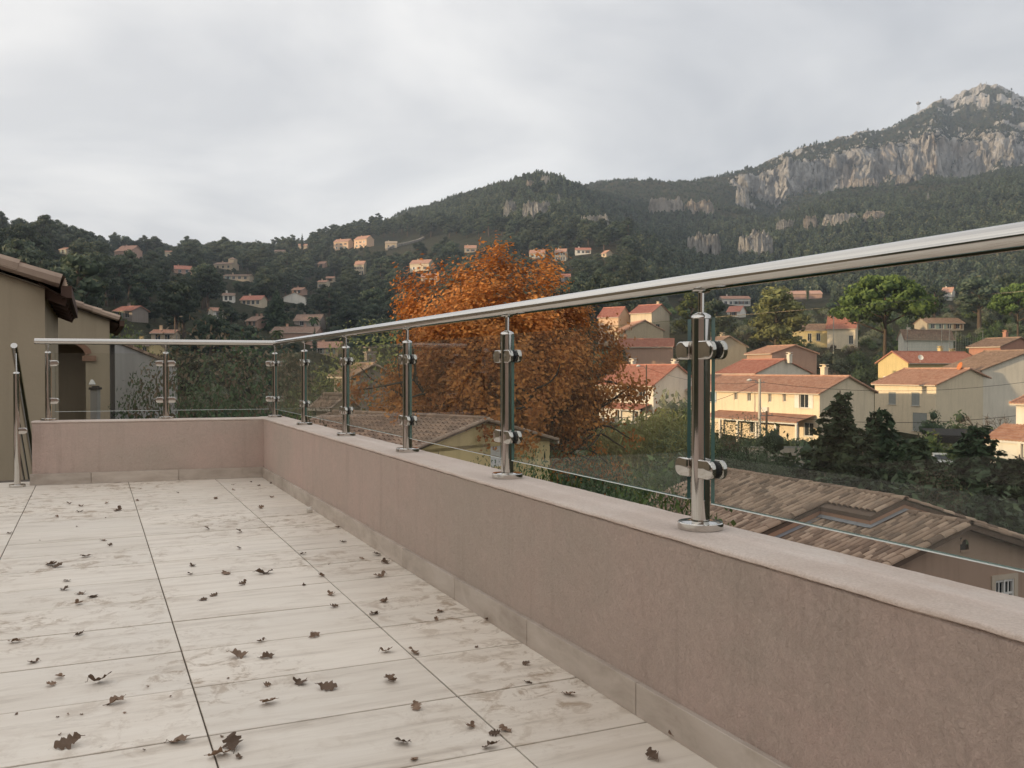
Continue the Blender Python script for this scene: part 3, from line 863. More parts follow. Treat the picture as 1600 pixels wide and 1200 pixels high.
# mountain forest
FAR = [far_proto(31, 8, 3.4, .95, 6, 6.5), far_proto(32, 7, 3.8, 1.0, 7, 6.0), far_proto(33, 9.5, 3.0, .95, 6, 6.5)]
pts = []
rs2 = random.Random(5)
cand = []
d = 300.0
while d < 2080:
    sp = 5.4 + d * .0022
    px = -120.0
    while px < 1720:
        dd_ = d + rs2.uniform(-.5, .5) * sp; pp = px + rs2.uniform(-.5, .5) * sp * FPX / d
        if not (pp < 985 and d < wood_edge(pp)):
            cand.append(((pp - 800) / FPX * dd_, dd_))
        px += sp * FPX / d
    d += sp * .95
cu = np.array([c[0] for c in cand]); cd_ = np.array([c[1] for c in cand])
cz = terrain_z(cu, cd_)
_cel = {}
for u_, d_, z_ in zip(cu, cd_, cz):
    kk = int(math.degrees(math.atan2(u_, d_)) * 5)
    if (z_ - CAMZ) / d_ > _cel.get(kk, (0, 0))[0]:
        _cel[kk] = ((z_ - CAMZ) / d_, d_)
ez = terrain_z(cu * (1 + 6 / cd_), cd_ + 6) - terrain_z(cu * (1 - 6 / cd_), cd_ - 6)
dens_n = fbm(cu / 45, cd_ / 45, 3)
for (u, dd_), z, sl, dn in zip(cand, cz, ez / 12, dens_n):
    px, py, dp = project(ud(u, dd_, z))
    if dd_ > 1150 and (sl > .85 or (z > 540 and dn < .15) or dn < -.5):
        continue
    if any(a < px < b and c < py < e for a, b, c, e in KEEP) and rs2.random() < .85:
        continue
    if 990 < px and dd_ < 420:
        continue
    if px > 1195 and dd_ > 1600 and abs(dd_ - _cel.get(int(math.degrees(math.atan2(u, dd_)) * 5), (0, 0))[1]) < 30 and dn < .3:
        continue
    sc = rs2.uniform(.6, 1.15) * (1.0 if dd_ < 1100 else .62)
    if blocked(u, dd_, z, 9 * sc, 3.5 * sc):
        continue
    pts.append((u, dd_, z - .4, sc, rs2.randrange(3)))
instancer('mountain_forest', 'pine forest and scrub covering the hills and mountain flanks', pts, FAR)
print('wood', len(woods), 'mass', len(mass), 'forest', len(pts))
# ------------------------------------------------------------------ the terrace
AX, WW, TOPZ = 1.178, 0.204, 0.450           # inner face of the long parapet, its width and height
CX = AX + WW / 2
def far_y(x):                                 # inner face of the end parapet (slightly out of square)
    return 7.13 - 0.12 * (x - AX)
FDIR = Vector((-1, 0.12, 0)).normalized()     # along the end parapet, away from the corner
FNRM = Vector((0.12, 1, 0)).normalized()      # outwards
CORNER = Vector((CX, far_y(CX) + 0.103, 0))

def tile_material():
    t = MT('pale stone floor tile')
    r = t.rand()
    c = t.n('ShaderNodeTexCoord')
    off = t.n('ShaderNodeVectorMath', operation='ADD'); cb = t.n('ShaderNodeCombineXYZ')
    for k in range(3):
        t.l(t.math('MULTIPLY', r, 37.0 + 21 * k), cb.inputs[k])
    t.l(c.outputs['Object'], off.inputs[0]); t.l(cb.outputs[0], off.inputs[1])
    mp = t.n('ShaderNodeMapping'); mp.inputs['Scale'].default_value = (1.5, 11.0, 1); t.l(off.outputs[0], mp.inputs[0])
    v = t.noise(mp.outputs[0], 1.6, 7, 0.62, 0.5); v2 = t.noise(off.outputs[0], 3.0, 4, 0.5)
    k = t.ramp(v, [(0.28, (0.53, 0.455, 0.375)), (0.43, (0.70, 0.62, 0.525)), (0.60, (0.78, 0.705, 0.61)), (0.8, (0.64, 0.555, 0.46))])
    k = t.mix(t.rng(v2, .3, .7, 0, .25), k, (0.70, 0.655, 0.59))
    hs = t.n('ShaderNodeHueSaturation'); t.l(k, hs.inputs['Color']); t.l(t.rng(r, 0, 1, .94, 1.05), hs.inputs['Value'])
    k = hs.outputs[0]
    # dried mud and leaf stains
    w = t.coord('World'); d1 = t.noise(w, 1.1, 3, 0.5); d2 = t.noise(w, 13, 6, 0.75, 0.6)
    m = t.math('MULTIPLY', t.rng(d1, .44, .60, 0, 1), t.rng(d2, .50, .62, 0, 1))
    k = t.mix(t.math('MULTIPLY', m, .75), k, (0.30, 0.205, 0.125))
    w2 = t.coord('World', (1.2, 5, 1)); d3 = t.noise(w2, 1.3, 6, .7, .8)
    k = t.mix(t.rng(d3, .58, .74, 0, .45), k, (0.34, 0.27, 0.20))
    d4 = t.noise(w, 60, 3, .6)
    k = t.mix(t.math('MULTIPLY', t.rng(d4, .68, .74, 0, .7), t.rng(d1, .40, .58, 0, 1)), k, (0.10, 0.075, 0.055))
    nr = t.bump(v, .12, .004)
    return t.fin(k, t.rng(d2, 0, 1, .42, .62), 0, nr, .4)
M_TILE = tile_material()
M_GROUT = plain('grey grout', (.12, .098, .078), .95, 0, .35, 6)
def grout_slab():
    mb = MB(); mb.box(-3.4, AX + .06, -3.2, 7.75, -.16, -.004)
    o = mb.build('terrace_floor', M_GROUT); o['kind'] = 'structure'; o['label'] = 'tiled terrace floor'
    return o
FLOOR = grout_slab()
XJ = [-2.763, -2.165, -1.567, -0.969, -0.371, 0.230, 0.828, 1.426]
YJ = [1.803 + .3395 * k for k in range(-14, 18)]
_tm = {}
def tile_mesh(w, d):
    key = (round(w, 3), round(d, 3))
    if key not in _tm:
        mb = MB(); mb.box(-w / 2, w / 2, -d / 2, d / 2, -.0095, 0)
        me = bevel_mesh(mb.mesh('floor_tile', [M_TILE]), .0012)
        _tm[key] = me
    return _tm[key]
for i in range(len(XJ) - 1):
    x0, x1 = XJ[i] + .002, min(XJ[i + 1] - .002, AX + .004)
    for j in range(len(YJ) - 1):
        y0, y1 = YJ[j] + .0034, YJ[j + 1] - .0034
        if y0 > far_y((x0 + x1) / 2) + .12 and x0 > -.45:
            continue
        if y1 > 7.62:
            continue
        o = new_obj('floor_tile', tile_mesh(x1 - x0, y1 - y0), FLOOR)
        o.location = ((x0 + x1) / 2, (y0 + y1) / 2, rnd.uniform(-.0006, .0008))
        o.rotation_euler = (rnd.uniform(-.0012, .0012), rnd.uniform(-.0012, .0012), 0)

# ---- parapet
def stucco_rough(name, c1, c2, c3):
    t = MT(name); c = t.coord('World')
    a = t.noise(c, 1.1, 6, .6); b = t.noise(c, 30, 7, .7, .7); g = t.noise(c, 7.5, 5, .6, 1.4)
    k = t.mix(t.rng(a, .35, .65, 0, 1), c1, c2)
    k = t.mix(t.rng(g, .5, .8, 0, .35), k, c3)
    dr = t.noise(t.coord('World', (7, 7, .5)), 1.2, 6, .7)
    k = t.mix(t.rng(dr, .54, .76, 0, .38), k, (.30, .235, .195))
    pt = t.noise(t.coord('World', (1, 1, 1.4)), 2.6, 7, .7, .8)
    k = t.mix(t.rng(pt, .52, .70, 0, .45), k, (.46, .395, .33))
    k = t.mix(t.rng(b, .35, .7, .18, 0), k, tuple(x * .55 for x in c1))
    wv = t.noise(t.coord('World', (1, 1, 1), (.5, .4, .9)), 55, 6, .75, 2.6)
    fg = t.noise(t.coord('World', (1, 1, 1), (.2, .9, .4)), 120, 4, .7, 1.6)
    k = t.mix(t.rng(fg, .40, .62, .22, 0), k, tuple(x * .45 for x in c1))
    k = t.mix(t.rng(wv, .52, .7, 0, .22), k, tuple(min(1, x * 1.3) for x in c2))
    nr = t.bump(fg, .7, .0025, t.bump(wv, .9, .0065, t.bump(b, .6, .007, t.bump(g, .6, .010))))
    return t.fin(k, .95, 0, nr, .12)
M_STUC = stucco_rough('pinkish rough render', (.62, .465, .40), (.525, .44, .37), (.65, .515, .45))
def coping_mat():
    t = MT('pale cement topping'); c = t.coord('World')
    a = t.noise(c, 2.2, 6, .65); b = t.noise(c, 60, 5, .7); e = t.noise(c, 14, 6, .7, .5)
    k = t.ramp(a, [(.3, (.60, .49, .42)), (.55, (.69, .59, .52)), (.75, (.75, .66, .59))])
    k = t.mix(t.rng(e, .58, .75, 0, .5), k, (.76, .70, .64))
    k = t.mix(t.rng(b, .66, .74, 0, .5), k, (.25, .19, .16))
    gr = t.noise(c, 190, 3, .7)
    k = t.mix(t.rng(gr, .38, .60, .30, 0), k, (.40, .31, .26))
    k = t.mix(t.rng(t.noise(t.coord('World', (3, .5, 1)), 3.0, 6, .7), .55, .75, 0, .5), k, (.80, .74, .68))
    nr = t.bump(gr, .7, .002, t.bump(b, .7, .004, t.bump(e, .6, .01)))
    return t.fin(k, .95, 0, nr, .12)
M_COP = coping_mat()
def n3(x, y, z):
    return mnoise.noise((x, y, z))
def strip(name, prof, p0, p1, nrm, step, disp, mat, parent):
    "profile of (offset along nrm, z) swept from p0 to p1 with small uneven displacement"
    p0 = Vector(p0); p1 = Vector(p1); L = (p1 - p0).length; d = (p1 - p0) / L; n = max(2, int(L / step))
    V = []; m = len(prof)
    cx = sum(p[0] for p in prof) / m; cz = sum(p[1] for p in prof) / m
    for i in range(n + 1):
        b = p0 + d * (L * i / n)
        for (o, z) in prof:
            q = b + nrm * o + Vector((0, 0, z))
            e = disp * (n3(q.x * 9, q.y * 9, q.z * 9) + .6 * n3(q.x * 31, q.y * 31, q.z * 31) + .5 * n3(q.x * 2.2, q.y * 2.2, 1.7))
            w = Vector((nrm.x * (o - cx), nrm.y * (o - cx), z - cz)); w = w.normalized() if w.length else w
            V.append(tuple(q + w * e))
    idx = np.arange((n + 1) * m).reshape(n + 1, m)
    F = np.stack([idx[:-1, :-1], idx[1:, :-1], idx[1:, 1:], idx[:-1, 1:]], -1).reshape(-1, 4)
    me = np_mesh(name, np.array(V), F, [mat], smooth=True)
    # close the two ends
    bm = bmesh.new(); bm.from_mesh(me); bm.verts.ensure_lookup_table()
    bm.faces.new([bm.verts[k] for k in range(m)]); bm.faces.new([bm.verts[n * m + k] for k in reversed(range(m))])
    bmesh.ops.recalc_face_normals(bm, faces=bm.faces[:]); bm.to_mesh(me); bm.free()
    me.set_sharp_from_angle(angle=R(48))
    return new_obj(name, me, parent)
PAR = thing('parapet_wall', 'low rough pinkish rendered parapet around the tiled terrace', 'wall', (CX, 3, 0))
def ppart(o):
    o.parent = PAR; o.matrix_parent_inverse = Matrix.Translation((-CX, -3, 0)); return o
zs_ = [-.3, -.02] + [.02 * k for k in range(1, 22)] + [.434]
prof = [(0, z) for z in zs_] + [(.012, .4405), (.07, .441), (.14, .441), (WW, .438)] + [(WW, z) for z in (.3, .15, 0, -.3)]
ppart(strip('wall', prof, (AX, -3.2, 0), (AX, 7.36, 0), Vector((1, 0, 0)), .03, .0022, M_STUC, None))
cprof = [(.010, .434), (-.0026, .4405), (-.0032, .4450), (-.0018, .4480), (.0015, .4498), (.014, .4508), (.03, .4511), (.045, .4512), (.06, .4512), (.10, .4515), (.14, .4512), (.175, .450), (WW - .006, .448), (WW + .003, .442), (WW + .003, .432)]
ppart(strip('coping', cprof, (AX, -3.2, 0), (AX, 7.36, 0), Vector((1, 0, 0)), .008, .0036, M_COP, None))
e0 = Vector((AX + .02, far_y(AX + .02), 0)); e1 = Vector((-.395, far_y(-.395), 0))
ppart(strip('wall', prof, e0, e1, FNRM, .03, .0018, M_STUC, None))
ppart(strip('coping', [(o, z + .0006) for o, z in cprof], e0, e1 + FDIR * .004, FNRM, .015, .0022, M_COP, None))
def skirt_mat():
    t = MT('grey skirting tile'); c = t.coord('World'); r = t.rand()
    a = t.noise(t.coord('World', (3, 3, 9)), 1.6, 6, .6, .4)
    k = t.ramp(a, [(.3, (.38, .315, .262)), (.55, (.50, .43, .365)), (.75, (.57, .50, .435))])
    hs = t.n('ShaderNodeHueSaturation'); t.l(k, hs.inputs['Color']); t.l(t.rng(r, 0, 1, .9, 1.08), hs.inputs['Value'])
    k = t.mix(t.rng(t.noise(c, 5, 5, .7), .55, .75, 0, .4), hs.outputs[0], (.22, .16, .11))
    return t.fin(k, .6, 0, None, .35)
M_SKIRT = skirt_mat()
def skirt(p, q, nrm, th=.012, h=.079):
    mb = MB(); p = Vector(p); q = Vector(q); d = (q - p).normalized()
    mb.bar(p + d * .0015 - nrm * (th / 2) + Vector((0, 0, h / 2)), q - d * .0015 - nrm * (th / 2) + Vector((0, 0, h / 2)), th + .004, h)
    me = bevel_mesh(mb.mesh('skirting_tile', [M_SKIRT]), .0012)
    return ppart(new_obj('skirting_tile', me))
ys = [-3.2] + [1.847 + .6 * k for k in range(-8, 10) if -3.1 < 1.847 + .6 * k < 7.0] + [7.13]
for a, b in zip(ys[:-1], ys[1:]):
    skirt((AX, a, 0), (AX, b, 0), Vector((1, 0, 0)))
xs = [AX - .012, .575, -.014, -.41]
for a, b in zip(xs[:-1], xs[1:]):
    skirt((a, far_y(a), 0), (b, far_y(b), 0), FNRM)

# ---- stainless and glass railing
def steel_mat():
    t = MT('polished stainless steel'); c = t.coord('World')
    n = t.noise(t.coord('World', (8, 8, 1)), 40, 3, .6)
    return t.fin(t.mix(n, (.585, .565, .53), (.60, .58, .545)), t.rng(t.noise(c, 6, 4), .3, .7, .035, .10), 1.0, None, .5)
M_STEEL = steel_mat()
M_RUBBER = plain('black rubber gasket', (.012, .012, .013), .6)
def glass_mat(name, tint, refl=1.0):
    t = MT(name)
    t.t.nodes.remove(t.b)
    tr = t.n('ShaderNodeBsdfTransparent'); tr.inputs[0].default_value = (*tint, 1)
    gl = t.n('ShaderNodeBsdfGlossy'); gl.inputs['Roughness'].default_value = 0.012; gl.inputs[0].default_value = (.96, .97, .96, 1)
    fr0 = fr = t.n('ShaderNodeFresnel'); fr.inputs['IOR'].default_value = 1.5
    # same reflectance seen from inside the pane
    ge = t.n('ShaderNodeNewGeometry'); bf = t.n('ShaderNodeMath', operation='MULTIPLY_ADD')
    t.l(ge.outputs['Backfacing'], bf.inputs[0]); bf.inputs[1].default_value = 1 / 1.5 - 1.5; bf.inputs[2].default_value = 1.5
    t.l(bf.outputs[0], fr.inputs['IOR'])
    ms = t.n('ShaderNodeMixShader'); fm = t.math('MULTIPLY', fr.outputs[0], .5); t.l(fm, ms.inputs[0]); t.l(tr.outputs[0], ms.inputs[1]); t.l(gl.outputs[0], ms.inputs[2])
    # thin film of dust
    df = t.n('ShaderNodeBsdfDiffuse'); df.inputs[0].default_value = (.42, .39, .35, 1)
    du = t.n('ShaderNodeMixShader'); du.inputs[0].default_value = .009
    t.l(ms.outputs[0], du.inputs[1]); t.l(df.outputs[0], du.inputs[2]); t.l(du.outputs[0], t.o.inputs[0])
    return t.m
M_GLASS = glass_mat('clear railing glass', (.935, .94, .92))
M_GEDGE = MT('green glass edge').fin((.10, .20, .18), .12, 0, None, .8)
M_EDGE_GLINT = MT('painted edge highlight').fin((.72, .78, .76), .15, 0, None, .8)  # pale colour stands in for light caught in the glass edge
RAIL = thing('glass_railing', 'polished steel and glass railing standing on the pinkish parapet', 'railing', (CX, 3, TOPZ))
def rpart(o):
    o.parent = RAIL; o.matrix_parent_inverse = Matrix.Translation((-CX, -3, -TOPZ)); return o
RZ = 1.022; RRAD = .0212
def make_post_meshes():
    D_ = {}
    mb = MB(); mb.tube([(0, 0, .012), (0, 0, .487)], .0212, 28); mb.sm = False; D_['tube'] = mb
    mb = MB(); mb.lathe([(.030, 0), (.0505, 0), (.0525, .002), (.0525, .016), (.0505, .018), (.024, .0185), (.0225, .019)], (0, 0, 0), 40); D_['base_flange'] = mb
    mb = MB(); mb.lathe([(.0212, 0), (.0232, .001), (.0232, .006), (.0212, .009), (.012, .014), (.0075, .0155)], (0, 0, .486), 28); D_['collar'] = mb
    mb = MB(); mb.tube([(0, 0, .495), (0, 0, RZ - TOPZ - RRAD + .004)], .0072, 16); D_['pin'] = mb
    mb = MB(); mb.lathe([(.010, 0), (.020, .003), (.022, .006)], (0, 0, RZ - TOPZ - RRAD - .0045), 20); D_['saddle'] = mb
    return {k: v.mesh(k, [M_STEEL]) for k, v in D_.items()}
PM = make_post_meshes()
for k in PM:
    PM[k].polygons.foreach_set('use_smooth', [True] * len(PM[k].polygons)); PM[k].set_sharp_from_angle(angle=R(35))
def clamp_meshes():
    # D-shaped plate in local (x outwards along glass, y across glass, z up)
    def outline(w, h, r, n=8):
        pts = [(0, -h / 2), (w - r, -h / 2)]
        for k in range(1, n):
            a = -math.pi / 2 + math.pi / 2 * k / n; pts.append((w - r + r * math.cos(a), -h / 2 + r + r * math.sin(a)))
        pts += [(w, -h / 2 + r)] if h > 2 * r + 1e-4 else []
        for k in range(0, n + 1):
            a = math.pi / 2 * k / n; pts.append((w - r + r * math.cos(a), h / 2 - r + r * math.sin(a)))
        pts.append((0, h / 2))
        return pts
    def plate(w, h, r, y0, y1, mat, nm, bev=0):
        bm = bmesh.new(); vs = [bm.verts.new((x, y0, z)) for x, z in outline(w, h, r)]
        f = bm.faces.new(vs); e = bmesh.ops.extrude_face_region(bm, geom=[f])
        bmesh.ops.translate(bm, verts=[v for v in e['geom'] if isinstance(v, bmesh.types.BMVert)], vec=(0, y1 - y0, 0))
        bmesh.ops.recalc_face_normals(bm, faces=bm.faces[:])
        if bev:
            bmesh.ops.bevel(bm, geom=[ed for ed in bm.edges if ed.calc_face_angle(0) > .8], offset=bev, segments=3, affect='EDGES', profile=.5)
        me = bpy.data.meshes.new(nm); bm.to_mesh(me); bm.free(); me.materials.append(mat)
        me.polygons.foreach_set('use_smooth', [True] * len(me.polygons)); me.set_sharp_from_angle(angle=R(30))
        return me
    return (plate(.054, .043, .019, .0085, .0225, M_STEEL, 'clamp_jaw', .003), plate(.054, .043, .019, -.0225, -.0085, M_STEEL, 'clamp_jaw', .003), plate(.050, .039, .017, -.0090, .0090, M_RUBBER, 'gasket'))
CLM = clamp_meshes()
def steel_post(loc, dirs):
    "a post with its clamps; dirs are the directions in which panes leave it"
    p = rpart(new_obj('post', PM['tube'])); p.location = Vector(loc) + Vector((0, 0, TOPZ))
    for k in ('base_flange', 'collar', 'pin', 'saddle'):
        new_obj(k, PM[k], p)
    for d in dirs:
        a = math.atan2(d.y, d.x)
        for z in (.142, .414):
            for me, nm in zip(CLM, ('clamp', 'clamp', 'gasket')):
                c = new_obj(nm, me, p); c.location = (d.x * .0175, d.y * .0175, z); c.rotation_euler = (0, 0, a)
    return p
PY = [-1.55, -.45, .655, 1.753, 2.845, 3.934, 5.03, 6.134]
YV = Vector((0, 1, 0))
LP = [Vector((CX, y, 0)) for y in PY]
for p in LP:
    steel_post(p, [YV, -YV])
F1 = CORNER + FDIR * .79; F2 = CORNER + FDIR * 1.585
CP = CORNER.copy()
steel_post(CP, [-YV, FDIR]); steel_post(F1, [FDIR, -FDIR]); steel_post(F2, [-FDIR])
def pane(p, q):
    p = Vector(p); q = Vector(q); d = (q - p).normalized(); a = p + d * .046; b = q - d * .046
    n = Vector((-d.y, d.x, 0)); h = .005
    mb = MB(); z0, z1 = .516, .938
    A = [a + n * h, b + n * h, b - n * h, a - n * h]
    v = [(*x[:2], z0) for x in A] + [(*x[:2], z1) for x in A]
    mb.mi = 0
    mb._add(v, [(0, 1, 5, 4), (2, 3, 7, 6)])
    mb.mi = 1
    mb._add(v, [(1, 2, 6, 5), (3, 0, 4, 7), (3, 2, 1, 0), (4, 5, 6, 7)])
    o = rpart(new_obj('glass_pane', mb.mesh('glass_pane', [M_GLASS, M_GEDGE])))
    mb = MB(); mb.bar(Vector((*a[:2], z0 - .0012)), Vector((*b[:2], z0 - .0012)), .0104, .0022); new_obj('edge_highlight', mb.mesh('edge_highlight', [M_EDGE_GLINT]), o)  # added pale bead paints the bright line under the pane
    return o
for a, b in zip(LP[:-1], LP[1:]):
    pane(a, b)
pane(LP[-1], CP); pane(F1, CP); pane(F2, F1)
mb = MB(); mb.tube([(CX, -3.2, RZ), (CX, CORNER.y - .0, RZ)], RRAD, 36)
mb.tube([CORNER + Vector((0, 0, RZ)) - FDIR * .02, CORNER + FDIR * 1.67 + Vector((0, 0, RZ))], RRAD, 36)
rpart(mb.build('handrail', M_STEEL, None, 40))

# ---- stair down beside the end parapet, with its own short rail
ST = thing('staircase', 'narrow cement stair going down beside the end parapet', 'stairs', (-.9, 7.6, -1))
M_CEM = stucco('grey cement', (.30, .285, .26), .4, 1.2)
for k in range(12):
    mb = MB(); y0 = 7.66 + .26 * k
    mb.box(-1.40, -.48, y0 - 7.6, y0 + .27 - 7.6, -.18 * (k + 1) - .3 + 1, -.18 * (k + 1) + 1)
    for i, v in enumerate(mb.v):
        mb.v[i] = (v[0] + .9, v[1], v[2])
    bevel_mesh(mb.mesh('step', [M_CEM]), .006)
    mb.build('step', M_CEM, ST)
SR = thing('stair_rail', 'slanting steel handrail at the head of the stair by the tan wall', 'railing', (-.485, 7.26, 0))
def srp(o):
    o.parent = SR; return o
sp = new_obj('post', PM['tube'], SR); sp.scale = (1, 1, 1.62); sp.location = (0, 0, -.0)
fl = new_obj('base_flange', PM['base_flange'], SR)
cl = new_obj('collar', PM['collar'], SR); cl.location = (0, 0, .3025)
mb = MB(); mb.tube([(0, 0, .78), (-.004, .015, .95)], .0072, 12); mb.build('pin', M_STEEL, SR, 40)
mb = MB(); mb.tube([(-.01, -.045, .985), (.02, 1.75, -.08)], RRAD, 28); mb.build('handrail', M_STEEL, SR, 40)
mb = MB(); mb.tube([(.02, 1.72, -1.15), (.02, 1.72, -.06)], .0212, 20); mb.build('post', M_STEEL, SR, 40)
for z in (.39, .66):
    for me, nm in zip(CLM, ('clamp', 'clamp', 'gasket')):
        c = new_obj(nm, me, SR); c.location = (.0, .017, z); c.rotation_euler = (0, 0, math.pi / 2)
for z in (.39,):
    for me, nm in zip(CLM, ('clamp', 'clamp', 'gasket')):
        c = new_obj(nm, me, SR); c.location = (.012, 0, z); c.rotation_euler = (0, 0, 0)
for z in (.30, .52):
    mb = MB(); mb.tube([(.004, .02, z), (.024, 1.70, z - 1.0)], .007, 10); mb.build('rod', M_STEEL, SR, 40)

# ---- the house below and behind the terrace (out of frame; seen in reflections)
OWN = thing('terrace_house', 'pinkish rendered house that carries the terrace', 'house', (-4, -4, -6.5))
def obox(nm, mat, *b):
    mb = MB(); mb.box(b[0] + 4, b[1] + 4, b[2] + 4, b[3] + 4, b[4] + 6.5, b[5] + 6.5); return mb.build(nm, mat, OWN)
obox('wall', M_STUC, -11, AX + WW - .012, -10, 7.28, -8, -.17)
obox('wall', M_STUC, -11, AX + WW - .012, -10, -3.3, -.17, 3.1)
mb = MB()
for (a, b) in (((-11.4, -10.4), (1.8, -2.9)),):
    x0, y0, x1, y1 = a[0] + 4, a[1] + 4, b[0] + 4, b[1] + 4; ym = (y0 + y1) / 2
    z0, z1 = 3.1 + 6.5, 4.3 + 6.5
    mb.poly([(x0, y0, z0), (x1, y0, z0), (x1, ym, z1), (x0, ym, z1)]); mb.poly([(x0, ym, z1), (x1, ym, z1), (x1, y1, z0), (x0, y1, z0)])
    mb.poly([(x0, y0, z0), (x0, ym, z1), (x0, y1, z0)]); mb.poly([(x1, y0, z0), (x1, y1, z0), (x1, ym, z1)]); mb.poly([(x0, y0, z0), (x0, y1, z0), (x1, y1, z0), (x1, y0, z0)])
mb.build('roof', roofmat('old canal tiles', *ROOFC['old']), OWN)

# ---- fallen oak leaves
def leaf_mat():
    t = MT('dry oak leaf'); c = t.coord('Object'); r = t.rand()
    n = t.noise(c, 40, 5, .6)
    k = t.mix(n, (.11, .068, .045), (.25, .172, .12))
    hs = t.n('ShaderNodeHueSaturation'); t.l(k, hs.inputs['Color']); t.l(t.rng(r, 0, 1, .55, 1.5), hs.inputs['Value'])
    return t.fin(hs.outputs[0], .75, 0, t.bump(n, .3, .003), .25)
M_LEAF = leaf_mat()
def oak_leaf_mesh(seed, curl, fold, half=False):
    rs = random.Random(seed); n = 34; up = []; lo = []
    for i in range(n + 1):
        s = i / n
        env = math.sin(math.pi * min(1, s ** .85)) ** .7 * (.55 + .45 * s) * .42
        lob = 1 - .48 * (0.5 + 0.5 * math.cos(2 * math.pi * (s * 4.1 + .1 * seed))) ** 2
        j = rs.uniform(.9, 1.08)
        up.append((s, env * lob * j)); lo.append((s, -env * (1 - .48 * (0.5 + 0.5 * math.cos(2 * math.pi * (s * 4.1 + .35 + .1 * seed))) ** 2) * rs.uniform(.88, 1.08)))
    if half:
        up = [(a, b * .25) for a, b in up]
    def bendp(x, y):
        x -= .5
        z = fold * abs(y) * 1.0 + curl * (x * x * 1.6 - .1) + .035 * math.sin(9 * x + seed) * (1 + 3 * abs(y)) + .25 * curl * x * y * 4 + .045 * math.sin(13 * y + 7 * x)
        return (x * math.cos(curl * .3), y * (1 - .35 * fold), max(z, -.02))
    V = []; F = []
    for (a, b), (c, d) in zip(up, lo):
        V += [bendp(a, b), bendp(a, b * .5), bendp(a, 0), bendp(c, d * .5), bendp(c, d)]
    for i in range(n):
        for k in range(4):
            F.append((i * 5 + k, i * 5 + k + 1, i * 5 + 6 + k, i * 5 + 5 + k))
    mb = MB(); mb._add(V, F)
    mb.tube([bendp(0.02, 0), (-.56, .02, .03), (-.64, .05, .04)], [.014, .011, .012], 5)
    zmin = min(v[2] for v in mb.v)
    mb.v = [(x, y, z - zmin + .01) for x, y, z in mb.v]; mb.sm = True
    me = mb.mesh('oak_leaf', [M_LEAF])
    md = None
    return me
LM = [oak_leaf_mesh(k, c, f) for k, (c, f) in enumerate([(.22, .12), (.35, .22), (.15, .35), (.5, .15), (.3, .42), (.1, .08), (.62, .28)])]
LEAVES = [(285,127,25),(338,137,30),(335,160,28),(492,155,42),(236,184,24),(320,222,12),(130,95,12),(40,252,20),(445,126,25),(585,66,12),(572,115,18),(740,82,15),
 (898,106,25),(975,48,20),(973,70,20),(1045,36,15),(1078,52,20),(1130,42,14),(1133,100,22),(1086,147,30),(1406,228,28),(1430,289,30),(862,234,32),
 (996,246,38),(995,314,28),(430,280,30),(458,301,28),(356,348,45),(212,382,55),(240,390,50),(278,449,35),(270,485,45),(338,502,42),(387,515,48),(330,546,45),
 (802,386,35),(792,421,32),(942,418,48),(1100,418,70),(1010,464,38),(890,510,38),(847,529,38),(1263,338,28),(1372,380,12),(1338,429,38),(1382,507,45),(1390,558,40),
 (1266,466,20),(1507,357,22),(1570,341,45),(1580,430,55),(1558,588,48),(62,706,55),(333,673,42),(138,790,48),(247,853,50),(212,884,48),(422,873,92),(486,958,82),
 (1088,702,38),(1310,680,55),(992,765,78),(1113,768,62),(1110,887,38),(1253,877,72),(1365,898,85),(1118,962,75),(283,1138,105),(747,1120,95),(970,1140,110),(915,1180,95),(995,1185,42),
 (68,1006,8),(283,1008,14),(240,1017,10),(340,1006,12),(250,1090,14),(520,1000,9),(712,932,8),(615,890,9),(440,186,8),(166,279,10),(925,1100,14),(600,1155,8),(950,856,8)]
LEAVES = [(x * .375, 740 + y * .375, s * .375) for x, y, s in LEAVES]
LEAVES += [(400 + x * .375, 740 + y * .375, s * .375) for x, y, s in [(540,373,45),(535,536,48),(767,578,40),(750,613,32),(968,612,45),(545,745,55),(655,750,65),(920,726,22),(1126,798,38),(1136,874,38),
 (1378,870,35),(1304,925,62),(558,866,80),(669,980,62),(892,1060,55),(1037,1070,65),(994,1090,50),(608,1128,78),(975,1145,68),(660,1194,45),(200,466,20),(62,42,14)]]
LEAVES += [(1000 + x * .375, 740 + y * .375, s * .375) for x, y, s in [(150,1100,70),(57,1188,80)]]
def leaf_label(x, y, s, big, p):
    dskirt = AX - p.x
    onj = min(abs(p.x - j) for j in XJ) < .03
    if s < .018:
        return 'tiny brown crumb of dry leaf on the pale floor tiles', 'leaf crumbs on the tiles'
    if dskirt < .10:
        return 'small brown oak leaf caught against the grey skirting tiles', 'leaves against the skirting'
    if p.y > 6.2:
        return 'small dry leaf lying near the end parapet', 'leaves near the end parapet'
    if onj:
        return 'curled brown oak leaf lying across a long floor joint', 'leaves on the long joints'
    if big > .085:
        return 'large brown lobed oak leaf lying on the pale tiles', 'large fallen oak leaves'
    if p.x < .23:
        return 'curled brown oak leaf on the mud stained tile row by the stair side', 'leaves on the stained tiles'
    if p.x > .83:
        return 'dry brown oak leaf on the narrow tiles between long joint and skirting', 'leaves beside the skirting'
    return 'dry brown oak leaf on the middle row of wide tiles', 'leaves on the middle tiles'
